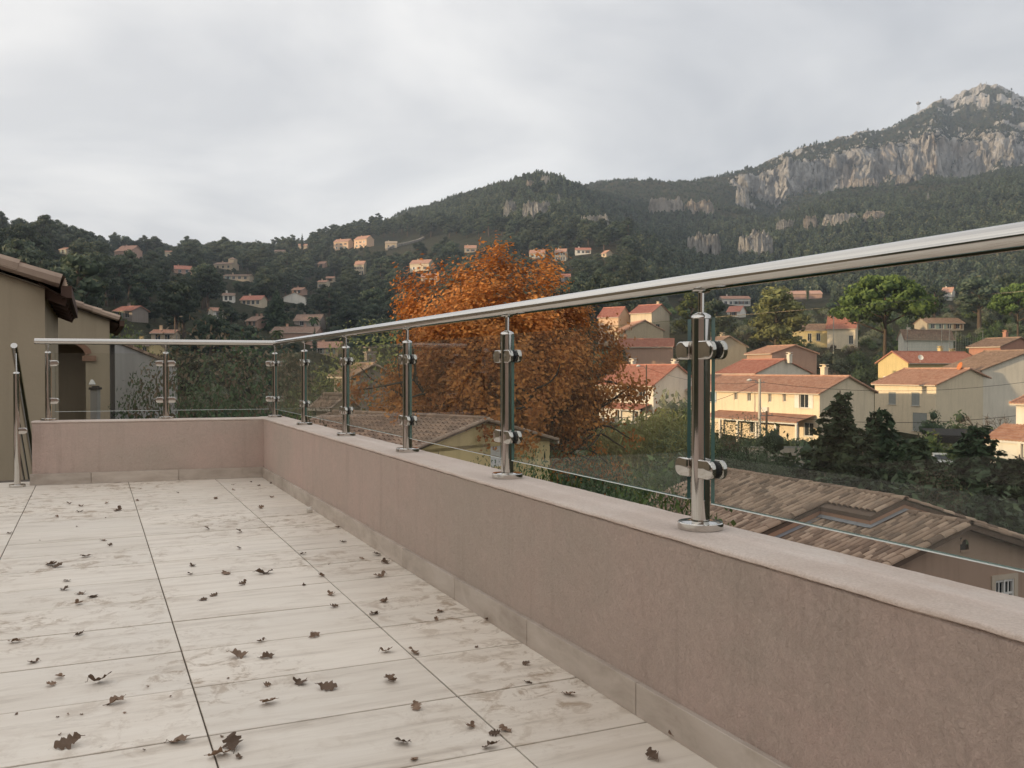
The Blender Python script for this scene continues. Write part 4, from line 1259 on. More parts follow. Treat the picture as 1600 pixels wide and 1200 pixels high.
for i, (x, y, s) in enumerate(LEAVES):
    p = at_z(x, y, 0.0); dd = project(p)[2]; w = s * dd / FPX * 1.05
    w = max(.010, min(.115, w))
    lab, grp = leaf_label(x, y, w, w, p)
    o = new_obj('fallen_leaf', LM[rnd.randrange(len(LM))]); tag(o, lab, 'leaf', grp)
    o.rotation_euler = (rnd.uniform(-.5, .5), rnd.uniform(-.3, .3), rnd.uniform(0, 6.28)); o.scale = (w * .98, w * 1.25, w * 1.15)
    Mx = Matrix.LocRotScale(None, o.rotation_euler, o.scale)
    o.location = (p.x, p.y, .001 - min((Mx @ v.co).z for v in o.data.vertices))
p = at_z(484, 801, 0)  # whitish scrap of no certain kind, drawn as a crumpled ball
mb = MB(); rs = random.Random(3)
bm = bmesh.new(); bmesh.ops.create_icosphere(bm, subdivisions=2, radius=.02)
for v in bm.verts:
    v.co *= 1 + .35 * n3(v.co.x * 90, v.co.y * 90, v.co.z * 90)
    v.co.z = v.co.z * .9 + .017
me = bpy.data.meshes.new('pale_scrap'); bm.to_mesh(me); bm.free()
o = new_obj('pale_scrap', me, None, plain('crumpled paper', (.62, .58, .52), .8, 0, .3, 60)); o.location = (p.x, p.y, 0)
tag(o, 'small crumpled pale scrap of paper near the skirting', 'litter')
# ------------------------------------------------------------------ houses
M_PANE = MT('window pane').fin((.035, .04, .045), .08, 0, None, .6)
M_FRAME = plain('white painted frame', (.66, .64, .60), .5)
M_SHUT = {'grey': plain('grey shutter', (.30, .31, .30), .6), 'blue': plain('pale blue shutter', (.42, .50, .58), .6), 'white': plain('white shutter', (.74, .72, .68), .6),
          'brown': plain('brown shutter', (.20, .12, .075), .6), 'green': plain('grey green shutter', (.30, .36, .32), .6)}
M_GUT = plain('gutter and fascia', (.55, .47, .38), .6)
M_EAVE = plain('dark eave boards', (.095, .055, .04), .8, 0, .3, 5)
M_SHADOWY = plain('painted interior shade', (.03, .027, .025), .9)  # near-black colour stands in for the shade inside the vent
M_CANAL_FAR = roofmat('pale verge tiles', (.33, .245, .19), (.46, .35, .27), .3)
def walls_with_holes(mb, p0, ax, L, z0, z1, holes, depth, nin):
    "vertical rectangle from p0 along ax (unit), openings (a0,a1,b0,b1) with reveals going along nin"
    p0 = Vector(p0); ax = Vector(ax); nin = Vector(nin)
    P = lambda a, z, dpt=0.0: tuple(p0 + ax * a + Vector((0, 0, z)) + nin * dpt)
    xs = sorted({0.0, L, *[h[0] for h in holes], *[h[1] for h in holes]}); zs_ = sorted({z0, z1, *[h[2] for h in holes], *[h[3] for h in holes]})
    for i in range(len(xs) - 1):
        for j in range(len(zs_) - 1):
            cx, cz = (xs[i] + xs[i + 1]) / 2, (zs_[j] + zs_[j + 1]) / 2
            if any(h[0] < cx < h[1] and h[2] < cz < h[3] for h in holes):
                continue
            mb.quad(P(xs[i], zs_[j]), P(xs[i + 1], zs_[j]), P(xs[i + 1], zs_[j + 1]), P(xs[i], zs_[j + 1]))
    for (a, b, c, d) in holes:
        for (s, e) in (((a, c), (b, c)), ((b, c), (b, d)), ((b, d), (a, d)), ((a, d), (a, c))):
            mb.quad(P(*s), P(*e), P(*e, depth), P(*s, depth))
def tiled_slope(mb, o, ax, up, L, Ls, pitch_w, rows, amp=.05, seg=4):
    "corrugated, stepped tile surface: o corner at the eave, ax along eave, up up the slope"
    o = Vector(o); ax = Vector(ax).normalized(); up = Vector(up).normalized(); nn = ax.cross(up)
    if nn.z < 0:
        nn = -nn
    nw = max(2, int(L / pitch_w)); nx = nw * seg
    V = []; F = []
    for r in range(rows):
        for e, lift in ((0, .045), (1, .0)):
            s = Ls * (r + e) / rows + (0.0 if e == 0 else .02)
            for i in range(nx + 1):
                ph = math.cos(2 * math.pi * i / seg)
                V.append(tuple(o + ax * (L * i / nx) + up * s + nn * (amp * ph + lift + amp)))
        b = r * 2 * (nx + 1)
        for i in range(nx):
            F.append((b + i, b + i + 1, b + nx + 2 + i, b + nx + 1 + i))
        if r:
            c = b - (nx + 1)
            for i in range(nx):
                F.append((c + i, c + i + 1, b + i + 1, b + i))
    mb._add(V, F)
    # front edge of the first course
    V2 = V[:nx + 1]; b2 = [tuple(Vector(v) - nn * (.06 + amp)) for v in V2]
    k = len(V2)
    mb._add(V2 + b2, [(i + 1, i, k + i, k + i + 1) for i in range(nx)])
def house(label, center, rot, L, Wd, h, rise, wall, roof, wins=(), chim=(), ov=.35, cat='house', group=None, name='house', detail=1, base=2.0, frames=True, roofname=None, openings=(), gutter=True):
    """ridge along local x; front is local -y.  wins: (face, along, sill, w, h, shutter or None)"""
    o = thing(name, label, cat, center, rot, group)
    wm = stucco('render_' + wall, WALLC[wall]); rm = roofmat('roof_' + roof, *ROOFC[roof])
    hx, hy = L / 2, Wd / 2
    faces = {'F': ((-hx, -hy, 0), (1, 0, 0), L, (0, 1, 0)), 'B': ((hx, hy, 0), (-1, 0, 0), L, (0, -1, 0)),
             'R': ((hx, -hy, 0), (0, 1, 0), Wd, (-1, 0, 0)), 'L': ((-hx, hy, 0), (0, -1, 0), Wd, (1, 0, 0))}
    mb = MB()
    dep = .16
    for f, (p, ax, ln, ni) in faces.items():
        hs = []
        for w in wins:
            if w[0] == f:
                a = w[1] * ln
                hs.append((a - w[3] / 2, a + w[3] / 2, w[2], w[2] + w[4]))
        hs += [q[1:] for q in openings if q[0] == f]
        walls_with_holes(mb, p, ax, ln, -base, h, hs, dep, ni)
    mb.poly([(hx, -hy, h), (hx, hy, h), (hx, 0, h + rise)]); mb.poly([(-hx, hy, h), (-hx, -hy, h), (-hx, 0, h + rise)])
    mb.build('wall', wm, o)
    # roof
    sl = math.hypot(hy, rise); k = (hy + ov) / hy; mb = MB()
    pw = .24 if detail > 1 else (.5 if detail == 1 else 1.0); rows = max(3, int(sl * k / (.36 if detail > 1 else .7)))
    for s in (-1, 1):
        e = Vector((-hx - ov * .7, s * hy * k, h + rise - rise * k + .03)); up = Vector((0, -s * hy, rise))
        tiled_slope(mb, e, (1, 0, 0), up, L + ov * 1.4, sl * k, pw, rows, .045 if detail > 1 else .06, 4)
    ro = mb.build('roof', rm, o)
    mb = MB()
    for s in (-1, 1):   # boarded underside
        a = (-hx - ov * .6, s * hy * k, h + rise - rise * k - .02); b = (hx + ov * .6, s * hy * k, h + rise - rise * k - .02)
        c = (hx + ov * .6, 0, h + rise - .02); d = (-hx - ov * .6, 0, h + rise - .02)
        mb.poly([a, b, c, d] if s > 0 else [d, c, b, a])
        mb.bar((-hx - ov * .62, s * (hy * k + .05), a[2] + .02), (hx + ov * .62, s * (hy * k + .05), a[2] + .02), .1, .12)
    mb.build('eaves', M_GUT if gutter else M_EAVE, ro)
    if detail:
        for sx in (-1, 1):
            for s in (-1, 1):
                nv_ = max(3, int(sl * k / .38)) if detail > 1 else 2
                for i in range(nv_):
                    t0, t1 = i / nv_, (i + 1) / nv_ + (.04 if detail > 1 else 0); vv = lambda t: (sx * (hx + ov * .66), s * hy * k * (1 - t), h + rise - rise * k * (1 - t) + .085 + (.025 if detail > 1 else 0) * (1 - (t - t0) / (t1 - t0)))
                    mv = MB(); mv.tube([vv(t0), vv(t1)], [.115, .10] if roof != 'old' else [.072, .062], 7); mv.build('verge_tile', M_CANAL_FAR if roof == 'old' else rm, ro)
    mb = MB(); mb.tube([(-hx - ov * .7, 0, h + rise + .1), (0, 0, h + rise + .115), (hx + ov * .7, 0, h + rise + .1)], .13, 7); mb.build('ridge_cap', rm, ro)
    for w in wins:
        f = w[0]; p, ax, ln, ni = faces[f]; p = Vector(p); ax = Vector(ax); ni = Vector(ni)
        a = w[1] * ln; c = p + ax * a + Vector((0, 0, w[2] + w[4] / 2)) + ni * (dep - .03)
        mb = MB(); t = .07; ww, wh = w[3], w[4]
        Z = Vector((0, 0, 1))
        if frames:
            for sx in (-1, 1):
                mb.bar(c + ax * (sx * (ww / 2 - t / 2)) - Z * (wh / 2), c + ax * (sx * (ww / 2 - t / 2)) + Z * (wh / 2), t, .06, ni)
                mb.bar(c - ax * (ww / 2) + Z * (sx * (wh / 2 - t / 2)), c + ax * (ww / 2) + Z * (sx * (wh / 2 - t / 2)), t, .055, ni)
            mb.bar(c - Z * (wh / 2), c + Z * (wh / 2), .06, .05, ni)
            if ww > .9:
                sb = c - Z * (wh / 2 + .03) - ni * (dep + .02)
                mb.bar(sb - ax * (ww / 2 + .08), sb + ax * (ww / 2 + .08), .16, .06)
            wo = mb.build('window', M_FRAME, o)
        else:
            mb.bar(c - Z * (wh / 2), c + Z * (wh / 2), .08, .05, ni)
            wo = mb.build('window', M_FRAME, o)
        mb = MB(); q = c + ni * .02
        mb.quad(q - ax * ww / 2 - Z * wh / 2, q + ax * ww / 2 - Z * wh / 2, q + ax * ww / 2 + Z * wh / 2, q - ax * ww / 2 + Z * wh / 2)
        mb.build('pane', M_PANE, wo)
        sh = w[5] if len(w) > 5 else None
        if sh:
            closed = sh.endswith('!'); sm = M_SHUT[sh.rstrip('!')]
            for sx in (-1, 1):
                mb = MB()
                if closed:
                    s0 = p + ax * (a + sx * ww / 4) + Z * (w[2]) + ni * .06
                    mb.bar(s0, s0 + Z * wh, ww / 2 - .015, .05, ni)
                else:
                    s0 = p + ax * (a + sx * (ww / 2 + ww / 4 + .02)) + Z * (w[2] - .03) - ni * .035
                    mb.bar(s0, s0 + Z * (wh + .06), ww / 2, .045, ni)
                mb.build('shutter', sm, wo)
    for (cx, cyy, ch) in chim:
        mb = MB(); zb = h + rise * (1 - abs(cyy) / hy) - .3
        mb.box(cx - .3, cx + .3, cyy - .3, cyy + .3, zb, zb + ch + .3); mb.box(cx - .38, cx + .38, cyy - .38, cyy + .38, zb + ch + .3, zb + ch + .4)
        mb.box(cx - .26, cx + .26, cyy - .06, cyy + .06, zb + ch + .4, zb + ch + .62); mb.box(cx - .36, cx + .36, cyy - .36, cyy + .36, zb + ch + .62, zb + ch + .70)
        mb.build('chimney', wm, ro)
    o['roof_object'] = ro.name
    return o
# --- villas scattered over the slopes
for (px, py, w, hw, hr, beta, wall, roof, label, k), (x0, x1, y0, y1, u, d, rad) in zip(HILL, HPOS):
    z = tz(u, d); m = d / FPX
    b = R(beta); Lw = w * m / (abs(math.cos(b)) + .65 * abs(math.sin(b)))
    h = max(2.6, hw * m); rise = max(.7, hr * m * .9); Wd = max(5.5, Lw * .62) if beta < 60 else max(5, Lw * .9)
    n = k.get('win', 2); wins = []
    floors = 2 if h > 5.2 else 1
    for i in range(n):
        fx = (i + .7) / (n + .4)
        for fl in range(floors):
            ww = 1.5 if h < 4 else 1.25
            wins.append(('F', fx, 0.9 + fl * 2.8 if fl else .7, min(ww, Lw / (n + 1) * .7), 1.6 if fl == 0 else 1.35, rnd.choice([None, None, 'white', 'brown', 'green', 'grey']) if Lw / max(1, n) > 2.6 else None))
    if Wd > 5 and n:
        wins.append(('L' if beta > 0 else 'R', .5, 1.0, 1.1, 1.3, None))
    for face_w in list(wins):
        if face_w[2] + face_w[4] > h - .15:
            wins.remove(face_w)
    ch = [(-Lw * .25 + j * Lw * .4, .8 if Wd > 5 else 0, 1.1) for j in range(k.get('chim', 1 if n > 1 else 0))]
    o = house(label, ud(u, d + Wd * .3, z - .2), -YAW + b * -1, Lw, Wd, h, rise, wall, roof, wins, ch, .4, detail=1 if d < 420 else 0, base=4, frames=w > 24)
    if 'tower' in k:
        tw, th = k['tower'][0] * m * .6, (k['tower'][1] + hw) * m
        mb = MB(); mb.box(Lw / 2 - tw, Lw / 2 + .2, -tw / 2, tw / 2, 0, th); mb.build('tower', stucco('render_' + wall, WALLC[wall]), o)
        mb = MB(); c = Lw / 2 - tw / 2
        for s in ((-1, -1, 1, -1), (1, -1, 1, 1), (1, 1, -1, 1), (-1, 1, -1, -1)):
            q = tw / 2 + .35
            mb.poly([(c + s[0] * q, s[1] * q, th), (c + s[2] * q, s[3] * q, th), (c, 0, th + tw * .35)])
        mb.build('tower_roof', roofmat('roof_' + roof, *ROOFC[roof]), o)

# --- village houses: fitted to the near vertical corner between front and gable
VIL = []
def house_px(label, d, xl, xc, xr, ye, ya, beta, wall, roof, wins=(), chim=(), gz=None, detail=2, ov=.35, Lo=None, Wo=None, **kw):
    b = R(beta); u0 = (xc - 800) / FPX * d
    tL = (xl - 800) / FPX; tR = (xr - 800) / FPX
    L = (u0 - tL * d) / (math.cos(b) + tL * math.sin(b)); Wd = (tR * d - u0) / (math.sin(b) - tR * math.cos(b))
    L = Lo or L; Wd = Wo or Wd
    VIL.append((label, xl, xr, ye, d)); HPOS.append((xl, xr, ya, ye + (577 - CAMZ) * 0 + 3.0 * FPX / d, u0 - L / 2 * math.cos(b) + Wd / 2 * math.sin(b), d + L / 2 * math.sin(b) + Wd / 2 * math.cos(b), max(L, Wd) * .62))
    ze = CAMZ + (577 - ye) * d / FPX
    da = d + Wd / 2 * math.cos(b); za = CAMZ + (577 - ya) * da / FPX
    cu = u0 - L / 2 * math.cos(b) + Wd / 2 * math.sin(b); cd = d + L / 2 * math.sin(b) + Wd / 2 * math.cos(b)
    z0 = tz(cu, cd) if gz is None else gz
    print('VILLAGE', label[:30], 'L %.1f W %.1f h %.1f rise %.1f ground %.1f' % (L, Wd, ze - z0, za - ze, z0))
    return house(label, ud(cu, cd, z0), -YAW - b, L, Wd, ze - z0, max(.5, za - ze), wall, roof, wins, chim, ov, detail=detail, base=3, **kw)
def house_gl(label, d, xl, xc, xr, ye, ya, gam, wall, roof, wins=(), chim=(), gz=None, detail=2, ov=.35, Lo=None, Wo=None, **kw):
    "gable on the left of the near corner, eave side on the right"
    g = R(gam); u0 = (xc - 800) / FPX * d; tL = (xl - 800) / FPX; tR = (xr - 800) / FPX
    L = Lo or (tR * d - u0) / (math.cos(g) - tR * math.sin(g)); Wd = Wo or (u0 - tL * d) / (math.sin(g) + tL * math.cos(g))
    cu = u0 + L / 2 * math.cos(g) - Wd / 2 * math.sin(g); cd = d + L / 2 * math.sin(g) + Wd / 2 * math.cos(g)
    VIL.append((label, xl, xr, ye, d)); HPOS.append((xl, xr, ya, ye + 3.0 * FPX / d, cu, cd, max(L, Wd) * .62))
    ze = CAMZ + (577 - ye) * d / FPX; da = d + Wd / 2 * math.cos(g); za = CAMZ + (577 - ya) * da / FPX
    z0 = tz(cu, cd) if gz is None else gz
    print('VILLAGE', label[:30], 'L %.1f W %.1f h %.1f rise %.1f ground %.1f' % (L, Wd, ze - z0, za - ze, z0))
    return house(label, ud(cu, cd, z0), -YAW + g, L, Wd, ze - z0, max(.5, za - ze), wall, roof, wins, chim, ov, detail=detail, base=3, **kw)
def two_floor(n, h, sh='white', ground=True, top=None, w=1.0, hh=1.25):
    out_ = []
    for i in range(n):
        fx = (i + .6) / (n + .2)
        s = sh if isinstance(sh, str) or sh is None else sh[i % len(sh)]
        out_.append(('F', fx, h - 2.0 if top is None else top, w, hh, s))
        if ground:
            out_.append(('F', fx, .9, w, 1.3, s))
    return out_
A_ = house_px('long cream row house with terracotta roof, sunlit shutters and a tiled porch', 100, 1070, 1281, 1366, 614, 589, 60, 'apricot', 'terra',
    [('F', .20, 3.9, 1.5, 1.5, 'blue'), ('F', .42, 4.3, .55, 1.1, None), ('F', .52, 4.2, .6, 1.2, None), ('F', .67, 4.2, .5, 1.1, None), ('F', .77, 4.3, .5, 1.0, None), ('F', .90, 3.7, 1.3, 1.6, 'white'), ('F', .93, .6, 1.4, 1.5, None), ('F', .55, .5, 1.2, 2.1, None)],
    [(7.0, .9, 1.4)])
B_ = house_px('square cream house with two grey shuttered windows and orange roof', 109, 1367, 1463, 1563, 601, 577, 67, 'apricot', 'terra',
    [('F', .30, 3.3, 1.2, 1.5, 'grey!'), ('F', .68, 3.25, 1.25, 1.6, 'grey!'), ('F', .75, .2, 2.2, 2.2, 'grey!')], [])
C_ = house_px('cream house with red roof, white shutters and a tiled porch by the oak', 116, 936, 1021, 1092, 601, 571, 60, 'pale', 'red',
    [('F', .30, 3.7, .9, 1.2, None), ('F', .45, 3.8, .6, 1.1, None), ('F', .80, 3.2, 1.5, 2.0, 'white'), ('F', .75, .3, 1.6, 2.0, 'white'), ('F', .4, .3, 1.2, 2.0, None)], [(-4, .6, 1.0), (4.6, .8, 1.0)])
D_ = house_px('plain cream house with long red roof standing behind the row house', 140, 1121, 1181, 1266, 583, 562, 62, 'pale', 'red', [('F', .35, 2.2, 1.2, 1.2, None)], [(5, .6, 1.0)])
E_ = house_gl('pale yellow gabled house with white trim and satellite dish on its long roof', 146, 1372, 1419, 1530, 566, 550, 24, 'yellow', 'red', [('L', .45, 2.6, 1.6, 1.5, 'white'), ('F', .2, 2.4, 1.2, 1.2, None)], [(3.6, .9, 1.2), (6.4, .9, .8)], ov=.4)
F_ = house_px('brick red house with pale green shutters on the village edge', 150, 1544, 1563, 1680, 541, 528, 66, 'brick', 'brown',
    [('F', .28, 1.8, .9, 2.2, 'green!'), ('F', .70, 1.8, .9, 2.2, 'green!'), ('R', .28, 1.2, 1.6, 2.6, 'green!'), ], [(0, .5, 1.2)], Lo=6, Wo=9)
G_ = house_px('large whitish gabled house without windows beside the cream square one', 112, 1500, 1534, 1760, 578, 548, 84, 'pale', 'brown', [], [], Lo=9, Wo=13)
H_ = house_gl('low white cottage with old brown roof and a brick chimney', 215, 1403, 1412, 1489, 527, 516, 18, 'white', 'brown', [], [(-4.5, .6, 1.4)])
I1 = house_px('yellow bungalow wing with dark square windows and low roof', 238, 1238, 1292, 1300, 515, 507, 15, 'yellow', 'brown', [('F', .25, 1.6, .8, .9, None), ('F', .5, 1.2, 1.0, 2.0, None), ('F', .75, 1.2, 1.0, 2.0, None)], [], Wo=6)
I2 = house_px('taller yellow house with red tiled roof beside the umbrella pine', 234, 1292, 1336, 1353, 512, 494, 25, 'apricot', 'red', [('F', .85, 1.0, 1.1, 2.2, None)], [(1, .5, 1.0)], Wo=8)
N_ = house_px('peach two storey house with a flat porch behind the oak', 236, 935, 966, 984, 494, 480, 38, 'peach', 'red', [('F', .5, 3.6, 1.1, 1.3, 'brown'), ('F', .35, .5, 1.0, 2.2, None), ('F', .7, .5, 1.0, 2.2, None)], [])
O_ = house_px('cream two storey house with a dark balcony window in its gable', 232, 985, 1018, 1046, 488, 476, 40, 'cream', 'red', [('F', .3, 2.9, .9, 1.2, 'white'), ('F', .65, 2.9, .9, 1.2, None), ('R', .35, 2.2, 2.0, 2.0, None)], [(2, .6, .8)])
P_ = house_px('beige gabled cottage below the two bright cream houses', 205, 974, 978, 1036, 516, 501, 80, 'sand', 'terra', [('R', .5, 2.8, .5, .5, None)], [], Lo=9)
Q_ = house_px('long low house with dark red roof among bushes', 172, 966, 1050, 1060, 541, 530, 12, 'rose', 'red', [('F', .8, .6, 1.0, 1.2, None)], [(-4, .4, .9)], Wo=6)
R2 = house_px('beige gabled house behind the nearest steel post', 168, 1104, 1112, 1166, 541, 526, 78, 'sand', 'brown', [], [(0, .5, .8)], Lo=8)
S_ = house_px('dull pink house with one shuttered window behind the row house', 152, 1200, 1206, 1276, 552, 540, 74, 'rose', 'terra', [('R', .55, 3.2, 1.3, 1.5, 'grey')], [], Lo=8)
T_ = house_px('sunlit white house with tiled lean-to beside the dark evergreens', 64, 1588, 1662, 1800, 632, 606, 62, 'white', 'terra', [], [], Wo=8)
# porches and lean-tos of the two front houses, as parts
def lean_to(h, x0, x1, depth, z_hi, z_lo, roof, posts=True, wall=None):
    L = None
    fr = [c for c in h.children if c.name.startswith('wall')][0]
    ys_ = min(v.co.y for v in fr.data.vertices)
    mb = MB(); e = Vector((x0, ys_ - depth, z_lo)); up = Vector((0, depth, z_hi - z_lo))
    tiled_slope(mb, e, (1, 0, 0), up, x1 - x0, up.length, .24, max(3, int(up.length / .36)), .045)
    ro = mb.build('porch_roof', roofmat('roof_' + roof, *ROOFC[roof]), h)
    mb = MB(); mb.bar((x0, ys_ - depth + .15, z_lo - .08), (x1, ys_ - depth + .15, z_lo - .08), .16, .22); mb.build('porch_beam', M_FRAME, h)
    n = max(2, int((x1 - x0) / 3))
    for i in range(n + 1):
        xx = x0 + .15 + (x1 - x0 - .3) * i / n
        mb = MB(); mb.bar((xx, ys_ - depth + .15, -2), (xx, ys_ - depth + .15, z_lo - .1), .25, .25); mb.build('porch_post', stucco('render_pale', WALLC['pale']), h)
lean_to(A_, -4.5, 10.6, 3.0, 2.9, 2.2, 'terra')
lean_to(C_, -2.5, 5.6, 2.0, 2.7, 2.1, 'red')
lean_to(T_, -2.6, 2.6, 2.3, 4.75, 3.75, 'terra')
ty = min(v.co.y for v in [c for c in T_.children if c.name.startswith('wall')][0].data.vertices)
mb = MB(); mb.box(-2.5, 2.5, ty - 2.05, ty - .01, -2, 3.72); mb.build('lean_to_wall', stucco('render_white', WALLC['white']), T_)
# ------------------------------------------------------------------ near neighbours
M_TILE_ROOF = roofmat('weathered canal tiles', (.27, .185, .135), (.45, .325, .24), .35)
def canal_tile_mat():
    t = MT('canal tile'); r = t.math('FRACT', t.math('ADD', t.rand(), t.attr('tint'))); c = t.coord('Object')
    k = t.ramp(r, [(0, (.15, .105, .078)), (.35, (.26, .18, .13)), (.7, (.35, .25, .18)), (1, (.42, .31, .23))])
    n = t.noise(t.coord('World'), 2.2, 6, .7)
    k = t.mix(t.rng(n, .5, .75, 0, .55), k, (.10, .085, .07))
    n2 = t.noise(t.coord('World'), 34, 4, .6)
    k = t.mix(t.rng(n2, .6, .72, 0, .4), k, (.36, .35, .31))
    return t.fin(k, .9, 0, t.bump(n2, .3, .01), .15)
M_CANAL = canal_tile_mat()
def canal_mesh(ln=.37, r0=.077, r1=.066, th=.013, n=7):
    V = []; F = []
    for (y, r) in ((0, r0), (ln, r1)):
        for rr in (r, r - th):
            for k in range(n + 1):
                a = math.pi * k / n; V.append((rr * math.cos(a), y, rr * math.sin(a) * .8))
    m = n + 1
    for k in range(n):
        F.append((k, k + 1, 2 * m + k + 1, 2 * m + k)); F.append((k + 1, k, m + k, m + k + 1)); 
        F.append((m + k, 3 * m + k, 3 * m + k + 1, m + k + 1))
    mb = MB(); mb._add(V, F); me = mb.mesh('roof_tile', [M_CANAL]); 
    return me
CANAL = canal_mesh()
AP = Vector((9.87, 20.0)); RD = Vector((-.40, .917)).normalized(); DN = Vector((-.917, -.40)).normalized()
ZR, PT = -2.55, .30
NH = thing('tiled_house', 'tan house with weathered canal tile roof just below the terrace', 'house', ud(8.3, 23, -7.6), 0)
NHI = Matrix.Translation(-NH.location)
def nh(s, w, z):      # along ridge, down the near slope (negative: far slope), height
    p = AP + RD * s + DN * w
    return ud(p.x, p.y, z)
def nhp(o):
    o.parent = NH; o.matrix_parent_inverse = NHI; return o
WM_TAN = stucco('tan stained render', (.40, .285, .215), .5, .5)
zl = lambda w, up=0.0: ZR + up - abs(w) * PT
mb = MB(); WL, WR_ = 5.0, 5.0
S1 = 8.6
g0 = [nh(.12, -WR_, -9), nh(.12, WL, -9), nh(.12, WL, zl(WL) - .06), nh(.12, 0, ZR - .06), nh(.12, -WR_, zl(WR_) - .06)]
# gable wall with a window opening and a small arched vent (both cut as openings in strips)
def gable_wall(mb):
    # window centre by its pixel on the gable plane
    def onplane(px, py):
        r = ray(px, py); n = RH * (RD.x) + FH * (RD.y); p0 = nh(.12, 0, 0); t = (p0 - CAM).dot(n) / r.dot(n); q = CAM + r * t
        d = q - p0; return -(d.dot(RH * DN.x + FH * DN.y)), q.z
    wv, zv = onplane(1507, 851); ww, zw = onplane(1569, 906)
    cuts = sorted({-WL, WR_, 0.0, wv - .13, wv + .13, ww - .30, ww + .30})
    top = lambda a: zl(a) - .06
    for a, b in zip(cuts[:-1], cuts[1:]):
        m = (a + b) / 2; segs = [(-9.0, None)]
        if abs(m - wv) < .13:
            segs = [(-9.0, zv - .16), (zv + .16, None)]
        elif abs(m - ww) < .30:
            segs = [(-9.0, zw - .95), (zw + .02, None)]
        for lo, hi in segs:
            mb.poly([nh(.12, -a, lo), nh(.12, -b, lo), nh(.12, -b, top(b) if hi is None else hi), nh(.12, -a, top(a) if hi is None else hi)])
    return wv, zv, ww, zw
wv, zv, ww, zw = gable_wall(mb)
mb.poly([nh(.12, WL, -9), nh(S1, WL, -9), nh(S1, WL, zl(WL) - .06), nh(.12, WL, zl(WL) - .06)])
mb.poly([nh(.12, -WR_, -9), nh(.12, -WR_, zl(WR_) - .06), nh(S1, -WR_, zl(WR_) - .06), nh(S1, -WR_, -9)])
nhp(mb.build('wall', WM_TAN))
mb = MB()   # vent surround and recess
for k in range(7):
    a0, a1 = math.pi * k / 6 * .999, math.pi * (k + 1) / 6
for k in range(6):
    a0, a1 = math.pi * k / 6, math.pi * (k + 1) / 6
    P_ = lambda r, a, s: nh(s, -(wv + r * math.cos(a)), zv + .02 + r * math.sin(a))
    mb.poly([P_(.10, a0, .10), P_(.10, a1, .10), P_(.17, a1, .10), P_(.17, a0, .10)])
mb.bar(nh(.11, -(wv - .14), zv - .14), nh(.11, -(wv + .14), zv - .14), .05, .05)
nhp(mb.build('vent', WM_TAN))
mb = MB(); mb.quad(nh(.2, -(wv - .14), zv - .18), nh(.2, -(wv + .14), zv - .18), nh(.2, -(wv + .14), zv + .18), nh(.2, -(wv - .14), zv + .18)); nhp(mb.build('vent_shade_panel', M_SHADOWY))  # flat dark panel paints the shade behind the vent opening
mb = MB()
for a in (-.29, 0, .29):
    mb.bar(nh(.14, -(ww + a), zw - .95), nh(.14, -(ww + a), zw + .02), .06, .05)
for a in (-.15, .15):
    mb.bar(nh(.14, -(ww + a), zw - .95), nh(.14, -(ww + a), zw + .02), .02, .03)
for z in (-.93, -.62, -.31, -.01):
    mb.bar(nh(.14, -(ww - .29), zw + z), nh(.14, -(ww + .29), zw + z), .04, .04 if z < -.05 else .07)
wo = nhp(mb.build('window', M_FRAME))
mb = MB(); mb.quad(nh(.2, -(ww - .3), zw - .95), nh(.2, -(ww + .3), zw - .95), nh(.2, -(ww + .3), zw + .02), nh(.2, -(ww - .3), zw + .02))
pn = mb.build('pane', M_PANE); pn.parent = wo; pn.matrix_parent_inverse = NHI if False else Matrix.Identity(4)
pn.matrix_parent_inverse = wo.matrix_world.inverted() if wo.matrix_world != Matrix.Identity(4) else Matrix.Identity(4)
mb = MB()
mb.bar(nh(.105, -(ww - .42), zw + .07), nh(.105, -(ww + .42), zw + .07), .03, .12); 
for a in (-.36, .36):
    mb.bar(nh(.105, -(ww + a), zw - 1.0), nh(.105, -(ww + a), zw + .01), .12, .03, tuple(RH * RD.x + FH * RD.y))
nhp(mb.build('window_surround', stucco('pale surround', (.5, .42, .33), .2)))
# roof decks (under-tiles)
SU, SC = 1.65, 3.3; WS = 1.05; UP = .30
M_DECK = plain('tile channels', (.13, .09, .068), .95, 0, .4, 4)
mb = MB()
def deck(s0, s1, w0, w1, up):
    t = .05
    a = [nh(s0, w0, zl(w0, up)), nh(s1, w0, zl(w0, up)), nh(s1, w1, zl(w1, up)), nh(s0, w1, zl(w1, up))]
    b = [p - Vector((0, 0, .10)) for p in a]
    mb._add(a + b, [(0, 1, 2, 3), (7, 6, 5, 4), (0, 4, 5, 1), (1, 5, 6, 2), (2, 6, 7, 3), (3, 7, 4, 0)])
deck(-.18, SC + .3, 0, WL + .3, 0); deck(SU, SC, 0, WS, UP); deck(SC, S1 + .2, 0, WL + .3, UP)
deck(-.18, SU + .02, 0, -WR_ - .3, 0); deck(SU, S1 + .2, 0, -WR_ - .3, UP)
RO = nhp(mb.build('roof', M_DECK))
